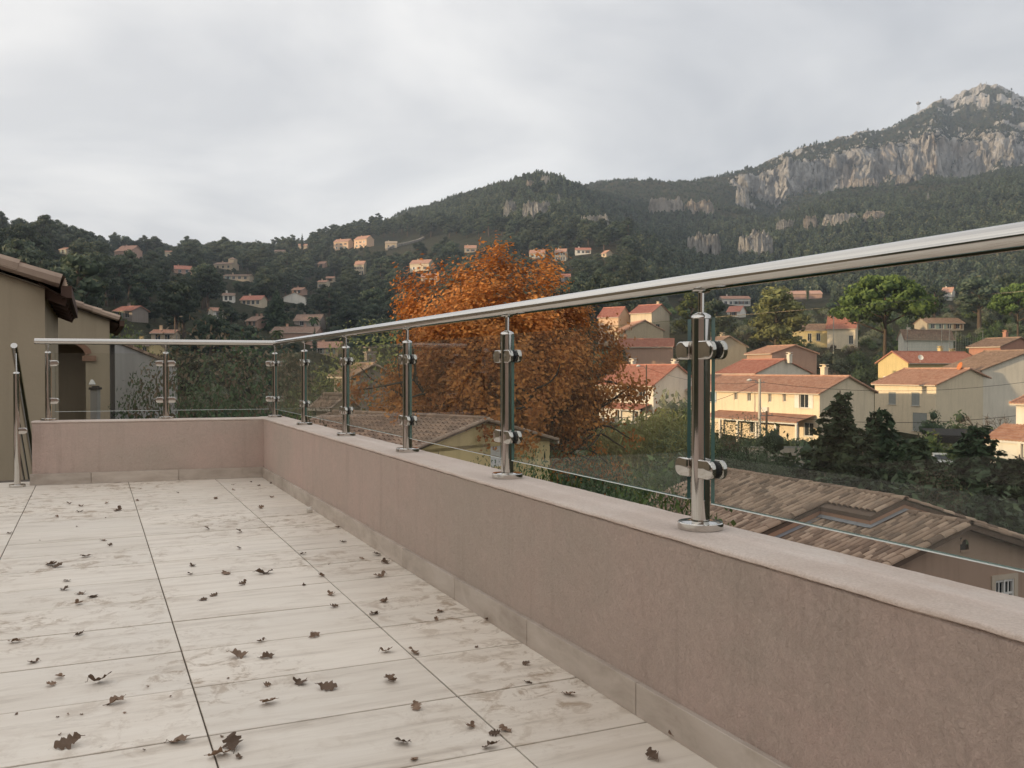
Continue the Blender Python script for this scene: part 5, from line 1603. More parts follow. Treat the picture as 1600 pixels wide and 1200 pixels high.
# little walls of the step
mb = MB()
e = .012
mb.poly([nh(SU + e, 0, ZR - .1), nh(SU + e, WS - e, zl(WS) - .1), nh(SU + e, WS - e, zl(WS, UP)), nh(SU + e, 0, ZR + UP)])
mb.poly([nh(SU + e, WS - e, zl(WS) - .1), nh(SC + e, WS - e, zl(WS) - .1), nh(SC + e, WS - e, zl(WS, UP)), nh(SU + e, WS - e, zl(WS, UP))])
mb.poly([nh(SC + e, WS - e, zl(WS) - .1), nh(SC + e, WL + .25, zl(WL) - .3), nh(SC + e, WL + .25, zl(WL, UP) - .08), nh(SC + e, WS - e, zl(WS, UP))])
mb.poly([nh(SU + e, 0, ZR - .1), nh(SU + e, -WR_, zl(WR_) - .1), nh(SU + e, -WR_, zl(WR_, UP)), nh(SU + e, 0, ZR + UP)])
o = mb.build('step_wall', stucco('brick coloured render', (.42, .25, .17), .5, 1.0)); o.parent = RO; o.matrix_parent_inverse = Matrix.Identity(4)
def sub(o, par):
    o.parent = par
    o.matrix_parent_inverse = Matrix.Identity(4)
    return o
bpy.context.view_layer.update()
o.matrix_parent_inverse = RO.matrix_world.inverted()
pn.matrix_parent_inverse = wo.matrix_world.inverted()
ROI = RO.matrix_world.inverted()
# lead flashing beside the step
mb = MB()
mb.poly([nh(SC - .16, WS - .05, zl(WS) + .085), nh(SC - .02, WS - .05, zl(WS) + .10), nh(SC - .02, WL, zl(WL) + .10), nh(SC - .16, WL, zl(WL) + .085)])
mb.poly([nh(SU - .1, WS + .13, zl(WS + .13) + .10), nh(SC - .02, WS + .13, zl(WS + .13) + .105), nh(SC - .02, WS + .01, zl(WS) + .12), nh(SU - .1, WS + .01, zl(WS) + .115)])
mb.poly([nh(SU - .14, 0, ZR + .11), nh(SU, 0, ZR + .115), nh(SU, WS + .13, zl(WS + .13) + .115), nh(SU - .14, WS + .13, zl(WS + .13) + .11)])
t = MT('lead flashing'); k = t.mix(t.noise(t.coord('World'), 7, 5, .6), (.17, .175, .19), (.33, .34, .36))
o = mb.build('flashing', t.fin(k, .55, .3, t.bump(t.noise(t.coord('World'), 25, 4), .4, .02), .4)); o.parent = RO; o.matrix_parent_inverse = ROI
# individual canal tiles
spots = []
PITCH_T, COURSE = .172, .295
slope_len = math.sqrt(1 + PT * PT)
def tiles_on(s0, s1, w0, w1, up):
    n = int((s1 - s0) / PITCH_T); m = int((w1 - w0) * slope_len / COURSE)
    for i in range(n):
        for j in range(m):
            w = w0 + (j + 1) * COURSE / slope_len
            s = s0 + (i + .5) * (s1 - s0) / n
            spots.append((nh(s, w, zl(w, up) + .012), up, s, w))
tiles_on(-.15, SC, 0.0, WL + .3, 0.0); tiles_on(SU, SC, 0.0, WS + .06, UP); tiles_on(SC, S1 + .2, 0.0, WL + .3, UP)
spots = [q for q in spots if not (q[1] == 0 and q[2] > SU and q[3] < WS)]
downv = (RH * DN.x + FH * DN.y) + Vector((0, 0, -PT)); upv = -downv.normalized()
rv = (RH * RD.x + FH * RD.y); nv = rv.cross(upv); 
if nv.z < 0:
    rv = -rv; nv = rv.cross(upv)
base_rot = Matrix((rv, upv, nv)).transposed().to_4x4()
def par_y(px):
    return 816 + (px - 1130) * .2468
vis = []; hid = []
for q in spots:
    px, py, dd = project(q[0])
    (vis if py < par_y(px) + 8 and px < 1640 else hid).append((dd, q))
vis.sort(key=lambda v: v[0])
for k, (dd, q) in enumerate(vis + hid):
    pass
rs = random.Random(9)
def tile_matrix(q):
    return Matrix.Translation(q[0] + Vector((rs.uniform(-.006, .006), rs.uniform(-.006, .006), rs.uniform(0, .010)))) @ base_rot @ Matrix.Rotation(rs.uniform(-.03, .03), 4, 'Z') @ Matrix.Rotation(R(2.2) + rs.uniform(-.015, .015), 4, 'X')
for dd, q in vis[:300]:
    o = new_obj('roof_tile', CANAL, RO); o.matrix_parent_inverse = ROI; o.matrix_basis = tile_matrix(q)
cv = np.array([v.co[:] for v in CANAL.vertices]); cf = np.array([p.vertices[:] for p in CANAL.polygons])
V = []; F = []
for k, (dd, q) in enumerate(vis[300:] + hid):
    M = np.array(tile_matrix(q)); V.append(cv @ M[:3, :3].T + M[:3, 3]); F.append(cf + k * len(cv))
# far slope of the roof, seen edge on
o = new_obj('remaining_tiles', np_mesh('remaining_tiles', np.concatenate(V), np.concatenate(F), [M_CANAL], {'tint': ('FACE', np.repeat(np.random.RandomState(6).rand(len(V)), len(cf)))}), RO); o.matrix_parent_inverse = ROI; o['kind'] = 'stuff'
# ridge and verge cap tiles
def cap_row(a, b, n, r=.115):
    a = Vector(a); b = Vector(b)
    for i in range(n):
        p = a.lerp(b, i / n); q = a.lerp(b, (i + 1) / n); d = (q - p).normalized(); x = d.cross(Vector((0, 0, 1))).normalized(); zz = x.cross(d)
        o = new_obj('ridge_tile', CANAL, RO); o.matrix_parent_inverse = ROI
        o.matrix_basis = Matrix.Translation(p + Vector((0, 0, .03 + rs.uniform(0, .012)))) @ Matrix((x, d, zz)).transposed().to_4x4() @ Matrix.Diagonal((1.4, (q - p).length / .33, 1.3, 1)) @ Matrix.Rotation(R(-1.2), 4, 'X')
cap_row(nh(SU - .05, 0, ZR + UP), nh(S1 + .2, 0, ZR + UP), 18); cap_row(nh(-.18, 0, ZR), nh(SU - .1, 0, ZR), 5)
cap_row(nh(-.12, WL + .3, zl(WL + .3)), nh(-.12, .1, zl(.1)), 14); cap_row(nh(-.12, -WR_ - .3, zl(WR_ + .3)), nh(-.12, -.1, zl(.1)), 14)
cap_row(nh(SC + .06, WL + .3, zl(WL + .3, UP)), nh(SC + .06, WS + .05, zl(WS, UP)), 11); cap_row(nh(SU + .06, -WR_ - .3, zl(WR_ + .3, UP)), nh(SU + .06, -.1, zl(.1, UP)), 14)
cap_row(nh(S1 + .15, WL + .3, zl(WL + .3, UP)), nh(S1 + .15, .1, zl(.1, UP)), 14)
HPOS.append((1090, 1600, 745, 900, 8.3, 23, 7))

# --- yellow house with the brown roof behind the glass
gx, gd = -1.11, 34.0; ps = R(-39)
Ly, Wy = 8.2, 8.4
cu = gx - Ly / 2 * math.cos(ps); cd = gd - Ly / 2 * math.sin(ps); gz = -8.0
zr = CAMZ - (82 / FPX) * 34 + .0
YH = house('ochre yellow house with a broad weathered brown roof under the oak', ud(cu, cd, gz), -YAW + ps, Ly, Wy, zr - .95 - gz, .95, 'yellow', 'old',
      [('R', .60, 5.15, .7, .9, 'white!'), ('R', .30, 3.4, .8, 1.0, None)], [], .3, detail=2, base=2)
HPOS.append((560, 790, 650, 720, cu, cd, 6))
# --- left neighbours
M_LEFTW = 'tan'
rv_ = .34
x1, y0, y1 = -.44, 10.5, 14.4; Wd1 = 8.0
L1 = house('tall tan gabled house wall with tiled verge beside the stair', (x1 - Wd1 / 2, (y0 + y1) / 2, -6.5), R(-90), y1 - y0, Wd1, 1.66 + 6.5, Wd1 / 2 * rv_, 'tan', 'old', [], [], .15, detail=2, base=1, name='house', gutter=False)
mb = MB()   # boarded dark eave on the open side
L1r = [c for c in L1.children if c.name.startswith('roof')][0]
zb = 1.66 + 6.5 - .04
for k in range(6):
    xx = -(y1 - y0) / 2 + .1 + k * (y1 - y0 - .2) / 5
    mb.bar((xx, Wd1 / 2 - .2, zb + .06), (xx, Wd1 / 2 + .2, zb - .1), .08, .1)
mb.poly([(-(y1 - y0) / 2 - .1, Wd1 / 2 - .05, zb + .06), ((y1 - y0) / 2 + .28, Wd1 / 2 - .05, zb + .06), ((y1 - y0) / 2 + .28, Wd1 / 2 + .22, zb - .09), (-(y1 - y0) / 2 - .1, Wd1 / 2 + .22, zb - .09)])
mb.build('eave_boards', M_EAVE, L1r)
x2, y2 = .34, 22.0; Wd2, L2 = 9.0, 6.0
hz = 1.90 + 6.5
aw = Wd2 - .96   # centre of the porch along the gable
L2h = house('tan gabled house with an arched porch beyond the end parapet', (x2 - Wd2 / 2, y2 + L2 / 2, -6.5), R(-90), L2, Wd2, hz, Wd2 / 2 * .36, 'tan', 'old', [], [], .2, detail=2, base=1, gutter=False,
            openings=[('R', aw - .48, aw + .48, 4.8, 7.92)])
mb = MB(); X = L2 / 2; yy = -Wd2 / 2 + aw
def arch(r0, k):
    a = math.pi * k / 12
    return (yy + r0 * math.cos(a), 7.62 + .30 * math.sin(a))
for k in range(12):     # spandrels turn the square head into a flat arch
    a, b = arch(.48, k), arch(.48, k + 1)
    mb.poly([(X, a[0], a[1]), (X, b[0], b[1]), (X, b[0], 7.925), (X, a[0], 7.925)])
    mb.poly([(X, a[0], a[1]), (X - .16, a[0], a[1]), (X - .16, b[0], b[1]), (X, b[0], b[1])])
for v in ((X - 1.3, yy - .9, yy + .9),):
    mb.poly([(v[0], v[1], 4.5), (v[0], v[2], 4.5), (v[0], v[2], 7.95), (v[0], v[1], 7.95)])
    mb.poly([(X - .17, v[1], 4.5), (v[0], v[1], 4.5), (v[0], v[1], 7.95), (X - .17, v[1], 7.95)]); mb.poly([(X - .17, v[2], 4.5), (v[0], v[2], 4.5), (v[0], v[2], 7.95), (X - .17, v[2], 7.95)])
    mb.poly([(X - .17, v[1], 4.8), (X - .17, v[2], 4.8), (v[0], v[2], 4.8), (v[0], v[1], 4.8)])
    mb.poly([(X - .17, v[1], 7.94), (X - .17, v[2], 7.94), (v[0], v[2], 7.94), (v[0], v[1], 7.94)])
mb.build('porch', stucco('render_tan', WALLC['tan']), L2h)
mb = MB()
for k in range(12):
    a, b, c, d = arch(.47, k), arch(.47, k + 1), arch(.60, k + 1), arch(.60, k)
    mb.poly([(X + .02, a[0], a[1]), (X + .02, b[0], b[1]), (X + .02, c[0], c[1] + .05), (X + .02, d[0], d[1] + .05)])
for s in (-1, 1):
    mb.box(X, X + .06, yy + s * .55 - .14, yy + s * .55 + .14, 7.50, 7.62)
mb.build('arch_trim', plain('brick arch', (.26, .15, .10), .9, 0, .3, 8), L2h)
mb = MB(); mb.box(X - .14, X - .08, yy - .47, yy - .36, 4.8, 7.7); mb.box(X - .14, X - .08, yy - .47, yy + .47, 5.5, 5.9); mb.build('gate', plain('red brown timber', (.17, .06, .04), .7, 0, .3, 9), L2h)
# grey garden wall stepping down from the porch house
GWL = thing('garden_wall', 'grey rendered garden wall with a sloping tile coping beside the porch house', 'wall', (1.3, 22.9, -6))
a = Vector((.36, 22.05, 0)); b = Vector((1.75, 23.3, 0)); dn = (b - a).normalized(); pn_ = Vector((-dn.y, dn.x, 0))
def gw(p, z):
    return (p.x - 1.3, p.y - 22.9, z + 6)
mb = MB(); t = .12
for s in (-1, 1):
    q = [gw(a + pn_ * t * s, -6), gw(b + pn_ * t * s, -6), gw(b + pn_ * t * s, .88), gw(a + pn_ * t * s, 1.42)]
    mb.poly(q if s < 0 else q[::-1])
mb.poly([gw(b - pn_ * t, -6), gw(b + pn_ * t, -6), gw(b + pn_ * t, .88), gw(b - pn_ * t, .88)])
mb.build('wall', stucco('grey block render', (.40, .38, .355), .35, .9), GWL)
n = 12
for i in range(n):
    p = a.lerp(b, i / n); q = a.lerp(b, (i + 1) / n); zp = 1.42 + (.88 - 1.42) * i / n; zq = 1.42 + (.88 - 1.42) * (i + 1) / n
    mb = MB(); mb.bar(gw(p, zp + .03), gw(q, zq + .03), .34, .06); mb.build('coping_tile', M_CANAL, GWL)
GP = thing('gate_pillar', 'grey cement gate pillar with dark cap in front of the arched porch', 'pillar', at_depth(149, 657, 15.5))
GP.rotation_euler = (0, 0, -YAW)
mb = MB(); mb.box(-.055, .06, -.06, .06, -5, .52); mb.build('shaft', M_CEM, GP)
mb = MB(); mb.box(-.075, .08, -.08, .08, .521, .56); mb.box(-.04, .05, -.04, .05, .56, .585); mb.build('cap', plain('dark cap', (.04, .035, .03), .7), GP)
mb = MB(); mb.lathe([(.012, 0), (.045, .0), (.055, .01), (.02, .085), (.008, .09)], (-.05, 0, .60), 16); mb.tube([(-.05, 0, .57), (-.05, 0, .61)], .01, 8); mb.build('lamp_shade', M_FRAME, GP)
# ------------------------------------------------------------------ the orange oak
def oak():
    rs = np.random.RandomState(77); base = ud(-.35, 41.0, -8.2)
    T = thing('oak_tree', 'big oak in rust orange autumn leaf rising beyond the yellow house', 'tree', base)
    mb = MB(); tips = []
    def grow(p, d, L, r, lev):
        pts = [p]; rr = [r]; q = p.copy(); dd = d.copy()
        for k in range(4):
            dd = (dd + Vector(rs.normal(0, .17, 3)) + Vector((0, 0, .05 if lev < 2 else .0))).normalized()
            q = q + dd * (L / 4); pts.append(q.copy()); rr.append(r * (1 - .14 * (k + 1)))
        mb.tube(pts, rr, 8 if lev < 2 else 5, False)
        if lev == 3:
            tips.append(q); return
        if lev >= 2:
            tips.append(pts[2].copy())
        n = (7, 4, 4)[lev]
        for k in range(n):
            a = 6.283 * k / n + rs.uniform(-.4, .4); spread = (1.0, .75, .85)[lev]
            x = dd.orthogonal().normalized(); y = dd.cross(x)
            nd = (dd * (1.0 if lev else .72) + (x * math.cos(a) + y * math.sin(a)) * spread).normalized()
            st = pts[rs.randint(2, 5)] if lev else pts[rs.randint(3, 5)]
            grow(Vector(st), nd, L * (.98, .66, .62)[lev] * rs.uniform(.8, 1.15), r * (.52, .5, .5)[lev], lev + 1)
    grow(Vector((0, 0, -.5)), Vector((.03, 0, 1)), 4.6, .42, 0)
    mb.sm = True
    mb.build('trunk', M_OAKBARK, T)
    # crown envelope: leaf sprays at twig tips and through the shell
    cen = np.array([-.15, 0, 8.3]); rad = np.array([5.55, 4.9, 6.4])
    lobes = []
    tries = 0
    while len(lobes) < 400 and tries < 9000:
        tries += 1
        d = rs.normal(0, 1, 3); d /= np.linalg.norm(d)
        q = rs.uniform(.12, 1.0) ** .42
        e = 1.04 + .07 * math.sin(3.1 * d[0] + 5 * d[2]) + .07 * math.sin(4.3 * d[1] + 2.7 * d[0] + 1.0) + .06 * math.sin(7 * d[2] + 6 * d[0])
        p = cen + d * rad * q * e * .9
        if d[2] > 0:
            p[2] = cen[2] + (p[2] - cen[2]) * (1 - .10 * abs(d[0]))
        if p[2] < 6.4 and rs.rand() < .76:
            continue
        s = rs.uniform(.5, .95)
        lobes.append((*p, s, s, s * .8))
    for t in tips:
        if rs.rand() < .5:
            s = rs.uniform(.5, .8); lobes.append((t.x, t.y, t.z, s, s, s * .8))
    Vs, Fs, Ts = [], [], []; off = 0
    for lb in lobes:
        c = np.array(lb[:3]); s = lb[3]; n = int(400 * s * s * rs.uniform(.6, 1.3))
        p = rs.normal(0, .45, (n, 3)) * s + c
        dirn = p - cen; dirn /= np.linalg.norm(dirn, axis=1, keepdims=True) + 1e-6
        V, F = leaf_quads(p, dirn + np.array([0, 0, .5]), .088, rs, .62)
        Vs.append(V); Fs.append(F + off); off += len(V)
        Ts.append(np.clip(rs.normal(rs.uniform(.05, .92), .18, n), 0, 1))
    V = np.concatenate(Vs); F = np.concatenate(Fs); t = np.concatenate(Ts)
    m = foliage('rust oak leaves', (.33, .122, .034), (.72, .325, .085), dry=(.27, .125, .045), transl=.35, vary=False)
    new_obj('crown', quads_mesh('oak_crown', V, F, t, [m]), T)
    print('oak leaves', len(F), 'tips', len(tips))
    HPOS.append((640, 950, 385, 640, -.35, 41, 5))
oak()
# ------------------------------------------------------------------ garden trees and bushes
UMB = umbrella_proto(41, 18.0, 7.6, 5.0, 70, .34)
SH = {'olive': [shrub_proto(51, 3.6, 2.2, M_OLIVE, 9, 95, .15), shrub_proto(52, 3.0, 2.4, M_OLIVE, 11, 95, .15)],
      'broad': [shrub_proto(53, 4.0, 2.3, M_BROAD, 10, 90, .17), shrub_proto(54, 2.6, 2.0, M_BROAD, 8, 100, .15)],
      'dark': [shrub_proto(55, 4.2, 2.2, M_DARK, 10, 90, .17), shrub_proto(56, 3.2, 2.6, M_DARK, 11, 90, .17)],
      'brown': [shrub_proto(57, 3.2, 2.0, M_BROWN, 9, 80, .13, .7), shrub_proto(58, 2.4, 2.2, M_BROWN, 9, 80, .13, .7)]}
NEAR_SH = {'dark': [shrub_proto(155, 4.2, 2.2, M_DARK, 14, 1900, .032, core=0), shrub_proto(156, 3.2, 2.6, M_DARK, 12, 1500, .034, core=0)],
           'broad': [shrub_proto(153, 4.0, 2.3, M_BROAD, 11, 1500, .034, core=0), shrub_proto(154, 2.6, 2.0, M_BROAD, 9, 1500, .034, core=0)],
           'brown': [shrub_proto(157, 4.2, 2.1, M_BROWN, 12, 1500, .032, .8, core=0), shrub_proto(158, 3.4, 2.2, M_BROWN, 12, 1500, .032, .8, core=0)]}
SHL = {'olive': ('grey green olive bush in the gardens between the houses', 'grey green bushes'), 'broad': ('leafy green bush in the gardens between the houses', 'green garden bushes'),
       'dark': ('dark evergreen bush in the gardens between the houses', 'dark garden bushes'), 'brown': ('brownish half bare bush in the gardens between the houses', 'brown garden bushes')}
def crown_top(me):
    c = np.empty(len(me.vertices) * 3, np.float32); me.vertices.foreach_get('co', c)
    return float(np.percentile(c[2::3], 99.7))
def tree_px(name, label, protos, px, d, ytop, h_proto, cat='tree', group=None, sink=.2, wide=1.0, parts=('crown', 'trunk')):
    u = (px - 800) / FPX * d; z = tz(u, d) - sink; zt = CAMZ + (577 - ytop) * d / FPX
    s = (zt - z) / crown_top(protos[0])
    o = place_tree(name, label, cat, protos, ud(u, d, z), s, None, group, parts)
    o.scale = (o.scale[0] * wide, o.scale[1] * wide, o.scale[2])
    return o
tree_px('umbrella_pine', 'large bright green umbrella pine behind the yellow gabled house', UMB, 1380, 168, 431, 18.6)
tree_px('umbrella_pine', 'bright green umbrella pine beside the court fence', UMB, 1592, 205, 443, 18.6, wide=.8)
M_PLIT = foliage('sunlit olive pine needles', (.075, .085, .022), (.18, .19, .05))  # brighter, yellower pine needles: sunlight put into the leaf colour
PL = [pine_proto(61, 11, 3.8, .25, 13, 75, .30, M_PLIT, .7), pine_proto(62, 12, 3.4, .2, 14, 75, .30, M_PLIT, .7)]
tree_px('pine_tree', 'broad olive green pine above the row house, beside the pink hall', PL[0], 1212, 205, 448, 11, wide=1.15)
tree_px('pine_tree', 'olive green pine left of the nearest steel post, behind the cream houses', PL[1], 1077, 235, 458, 12)
tree_px('pine_tree', 'dark pine just right of the nearest steel post', PINES[4], 1116, 225, 468, 8)
tree_px('pine_tree', 'tall dull pine beside the white house with tall chimney', PINES[1], 1530, 300, 433, 12, wide=1.2)
tree_px('pine_tree', 'dark pine between umbrella pine and white chimney house', PINES[3], 1458, 310, 445, 13, wide=1.1)
tree_px('pine_tree', 'dark rounded pine above the brick red house', PINES[2], 1575, 330, 428, 9)
# dark evergreens in front of the square cream house
CON = [conifer_proto(71, 8, 2.7), conifer_proto(72, 7, 2.9), conifer_proto(73, 6, 2.6, .19)]
tree_px('evergreen_tree', 'tallest dark evergreen, in front of the cream row house gable', CON[0], 1314, 46, 620, 8, wide=1.25)
tree_px('evergreen_tree', 'dark evergreen leaning close to the tallest one', CON[1], 1376, 48, 645, 7, wide=1.25)
tree_px('evergreen_tree', 'bushy dark evergreen in front of the black shade canopy', CON[2], 1436, 44, 688, 6, wide=1.3)
tree_px('evergreen_tree', 'dark evergreen beside the sunlit white house', CON[1], 1527, 42, 670, 7, wide=1.3)
tree_px('evergreen_tree', 'low wide evergreen under the sunlit white house', CON[2], 1592, 36, 720, 6, wide=1.3)
tree_px('evergreen_tree', 'squat dark evergreen between the taller ones and the tiled roof', CON[2], 1350, 38, 715, 6, wide=1.2)
tree_px('evergreen_tree', 'wide dark evergreen right behind the roof ridge', CON[1], 1480, 35, 735, 7, wide=1.1)
tree_px('evergreen_tree', 'dark evergreen filling the gap below the black shade canopy', CON[0], 1405, 40, 700, 7, wide=1.2)
tree_px('evergreen_tree', 'dark spreading evergreen beside the rusty brown bush', CON[1], 1440, 36, 738, 7, wide=1.2)
tree_px('evergreen_tree', 'dark evergreen close to the right verge of the tiled roof', CON[2], 1545, 32, 765, 7, wide=1.2)
tree_px('evergreen_tree', 'low evergreen beside the road behind the roof apex', CON[2], 1290, 36, 748, 7, wide=1.1)
def bush_px(kind, px, d, ytop, label=None, group=None, wide=1.0, var=0):
    pr = SH[kind][var]; hp = (3.6, 3.0) if kind == 'olive' else (4.0, 2.6) if kind == 'broad' else (4.2, 3.2) if kind == 'dark' else (3.2, 2.4)
    u = (px - 800) / FPX * d; z = tz(u, d) - .3; zt = CAMZ + (577 - ytop) * d / FPX; pr = (NEAR_SH[kind][var] if (d < 26 or (zt - z) / crown_top(pr[0]) > 1.45) and kind in NEAR_SH else pr); s = max(.3, (zt - z) / crown_top(pr[0]))
    o = place_tree('bush', label or SHL[kind][0], 'bush', pr, ud(u, d, z), s, None, group or (None if label else SHL[kind][1]))
    o.scale = (o.scale[0] * wide, o.scale[1] * wide, o.scale[2])
    return o
bush_px('brown', 1468, 33, 742, 'rusty brown bush among the dark evergreens', wide=.8)
bush_px('dark', 1405, 33, 752, 'dark low bush behind the tiled roof ridge', var=1)
bush_px('dark', 1560, 33, 770, 'dark round bush beside the gable of the tiled house', var=1)
bush_px('dark', 1262, 60, 690, 'dark bush beside the road under the tallest evergreen')
bush_px('dark', 1165, 50, 652, 'dark tall bush behind the nearest steel post', wide=1.0)
bush_px('dark', 1128, 44, 668, 'dark bush between the nearest steel post and the pole', wide=1.1)
bush_px('dark', 1208, 56, 668, 'dark leafy bush at the foot of the utility pole', wide=1.1)
bush_px('dark', 1062, 40, 672, 'rounded dark bush beside the pale reeds', wide=1.0)
bush_px('broad', 1036, 36, 712, 'green bush in shade below the pale reeds', wide=1.0)
bush_px('dark', 1085, 30, 720, 'dark bush beneath the pane next to the nearest post', wide=.9)
bush_px('olive', 1050, 80, 612, 'grey green tree beside the cream house gable', wide=.8)
bush_px('broad', 1070, 76, 632, 'fresh green bush beside the cream house gable', wide=.8, var=1)
# dark growth right under the terrace
for i, (px, d, yt) in enumerate([(850, 13, 742), (905, 12, 752), (960, 11.5, 766), (1015, 11, 780), (800, 15, 735), (930, 16, 742), (1000, 15, 752), (870, 18, 728), (760, 18, 728), (1045, 12.5, 778), (950, 21, 722), (1020, 22, 725), (830, 17, 732), (905, 17, 738), (980, 13, 760)]):
    bush_px('dark' if i % 3 else 'broad', px, d, yt, 'dark shaded bush growing just under the long parapet', 'bushes under the long parapet', .42, i % 2)
# trees close behind the end parapet
for (px, d, yt, k, w) in [(318, 19, 523, 'brown', .62), (372, 18, 545, 'dark', .6), (262, 20, 577, 'dark', .55), (412, 21, 548, 'brown', .6), (222, 18, 606, 'dark', .42), (345, 16, 600, 'dark', .5)]:
    bush_px(k, px, d, yt, 'dark dense tree close behind the end parapet glass', 'dark trees behind the end parapet', w)
bush_px('broad', 578, 62, 513, 'bright green bush left of the orange oak above the handrail', wide=1.0)
bush_px('broad', 178, 30, 512, 'green bush at the corner of the porch house', wide=.5)
# pale reeds
def reed_clump(seed, n, h, w):
    rs = np.random.RandomState(seed); mb = MB(); C = []; Nn = []
    for k in range(n):
        a = rs.uniform(0, 6.28); q = w * math.sqrt(rs.rand()); x, y = q * math.cos(a), q * math.sin(a); hh_ = h * rs.uniform(.6, 1.05); bx, by = rs.normal(0, .35, 2)
        mb.tube([(x, y, -.3), (x + bx * .4, y + by * .4, hh_ * .6), (x + bx, y + by, hh_)], [.025, .02, .008], 4, False)
        m = 26; t = rs.uniform(.25, 1, m)
        C.append(np.stack([x + bx * t ** 1.6 + rs.normal(0, .18, m), y + by * t ** 1.6 + rs.normal(0, .18, m), hh_ * t], 1)); Nn.append(rs.normal(0, 1, (m, 3)) * [1, 1, .5])
    C = np.concatenate(C); V, F = leaf_quads(C, np.concatenate(Nn), .22, rs, .2)
    return quads_mesh('reed_leaves', V, F, np.clip(rs.normal(.5, .25, len(C)), 0, 1), [M_REED]), mb.mesh('reed_stems', [plain('reed stem', (.25, .22, .09), .7)])
RC = reed_clump(81, 130, 5.5, 1.5)
for (px, d, yt) in [(985, 58, 655), (1022, 55, 640), (1062, 56, 652), (950, 60, 668)]:
    tree_px('reed_clump', 'sunlit clump of tall pale yellow green reeds below the cream house', RC, px, d, yt, 5.7, 'reeds', 'pale reeds below the cream house', parts=('leaves', 'stems'))
# bare tree beside the square cream house
def bare_tree(seed, h):
    rs = np.random.RandomState(seed); mb = MB()
    def g(p, d, L, r, lev):
        q = p + d * L; mid = p + d * (L * .5) + Vector(rs.normal(0, .06 * L, 3)); mb.tube([p, mid, q], [r, r * .8, r * .62], 5, False)
        if lev < 4:
            for k in range(3 if lev else 5):
                nd = (d + Vector(rs.normal(0, .62, 3)) + Vector((0, 0, .12))).normalized(); g(q, nd, L * rs.uniform(.6, .82), r * .6, lev + 1)
    g(Vector((0, 0, -.3)), Vector((0, 0, 1)), h * .3, .12, 0)
    return mb.mesh('bare_branches', [bark('pale bark', (.10, .08, .065), (.20, .165, .135))])
BT = bare_tree(5, 5.5)
def bare_px(px, d, yt, label):
    u = (px - 800) / FPX * d; z = tz(u, d); s = (CAMZ + (577 - yt) * d / FPX - z) / 5.2
    t = thing('bare_tree', label, 'tree', ud(u, d, z), rnd.uniform(0, 6)); t.scale = (s, s, s); new_obj('branches', BT, t)
bare_px(1540, 84, 622, 'bare leafless tree beside the gable of the square cream house')
bare_px(1570, 92, 628, 'bare twiggy tree in front of the large whitish gabled house')
bare_px(690, 30, 640, 'thin leafless tree in front of the ochre yellow house')
bare_px(560, 45, 585, 'leafless tree beside the small grey gabled house')
# cypresses on the slopes
def on_slope(px, py):
    g = None
    while g is None:
        g = ground_hit(px, py, 60); py += 2
    return g
for (px, py, hp, lab) in [(400, 396, 28, 'dark spire of a cypress on the skyline'), (472, 393, 27, 'slim cypress on the skyline beside the small sandy house'), (345, 507, 38, 'dark cypress beside the narrow white gabled house'),
                          (550, 430, 24, 'dark cypress on one side of the tall balconied house'), (574, 430, 22, 'dark cypress on the other side of the tall balconied house'), (343, 402, 22, 'cypress among the ridge pines near the towered house'),
                          (492, 560, 45, 'dark cypress behind the long low tiled building'), (1262, 470, 26, 'slim cypress beside the long pink hall')]:
    u, d, z = on_slope(px, py); s = hp * d / FPX / 10.8
    place_tree('cypress_tree', lab, 'tree', CYP[0], ud(u, d, z - .2), s)
# big cedar-like conifer on the slope
u, d, z = on_slope(432, 520); CED = conifer_proto(91, 14, 5.5, .5, .3, M_DARK, 16)
s = 68 * d / FPX / 14; place_tree('cedar_tree', 'large tiered dark cedar beside the white gabled house', 'tree', CED, ud(u, d, z), s)
# palms
def palm_proto():
    rs = np.random.RandomState(4); mb = MB(); mb.tube([(0, 0, -.3), (.1, 0, 2), (.05, .05, 4)], [.28, .2, .22], 9); mb.sm = True; tm = mb.mesh('palm_trunk', [M_BARK]); mb = MB()
    for k in range(26):
        a = k * 2.4; up = rs.uniform(-.2, 1.0); L = 2.0; prev = None
        for j in range(6):
            t = j / 5; x = L * t * math.cos(.6 * up); z = 4 + L * (math.sin(up) * t - .75 * t * t); w = .34 * math.sin(math.pi * (.12 + .8 * t)) + .02
            l = (x * math.cos(a) - w * math.sin(a), x * math.sin(a) + w * math.cos(a), z - .1); r_ = (x * math.cos(a) + w * math.sin(a), x * math.sin(a) - w * math.cos(a), z - .1); c = (x * math.cos(a), x * math.sin(a), z)
            if prev:
                mb.quad(prev[0], l, c, prev[1]); mb.quad(prev[1], c, r_, prev[2])
            prev = (l, c, r_)
    me = mb.mesh('palm_fronds', [M_BROAD]); a = me.attributes.new('tint', 'FLOAT', 'FACE'); a.data.foreach_set('value', rs.uniform(0, .8, len(me.polygons)).astype(np.float32))
    return me, tm
PALM = palm_proto()
for (px, py, hp, lab) in [(434, 545, 32, 'small palm in front of the long low tiled building'), (490, 522, 30, 'palm beside the house with steep hipped roof'), (517, 520, 26, 'second palm on the far side of the steep hipped roof')]:
    u, d, z = on_slope(px, py); place_tree('palm_tree', lab, 'tree', PALM, ud(u, d, z), hp * d / FPX / 5.2, parts=('fronds', 'trunk'))
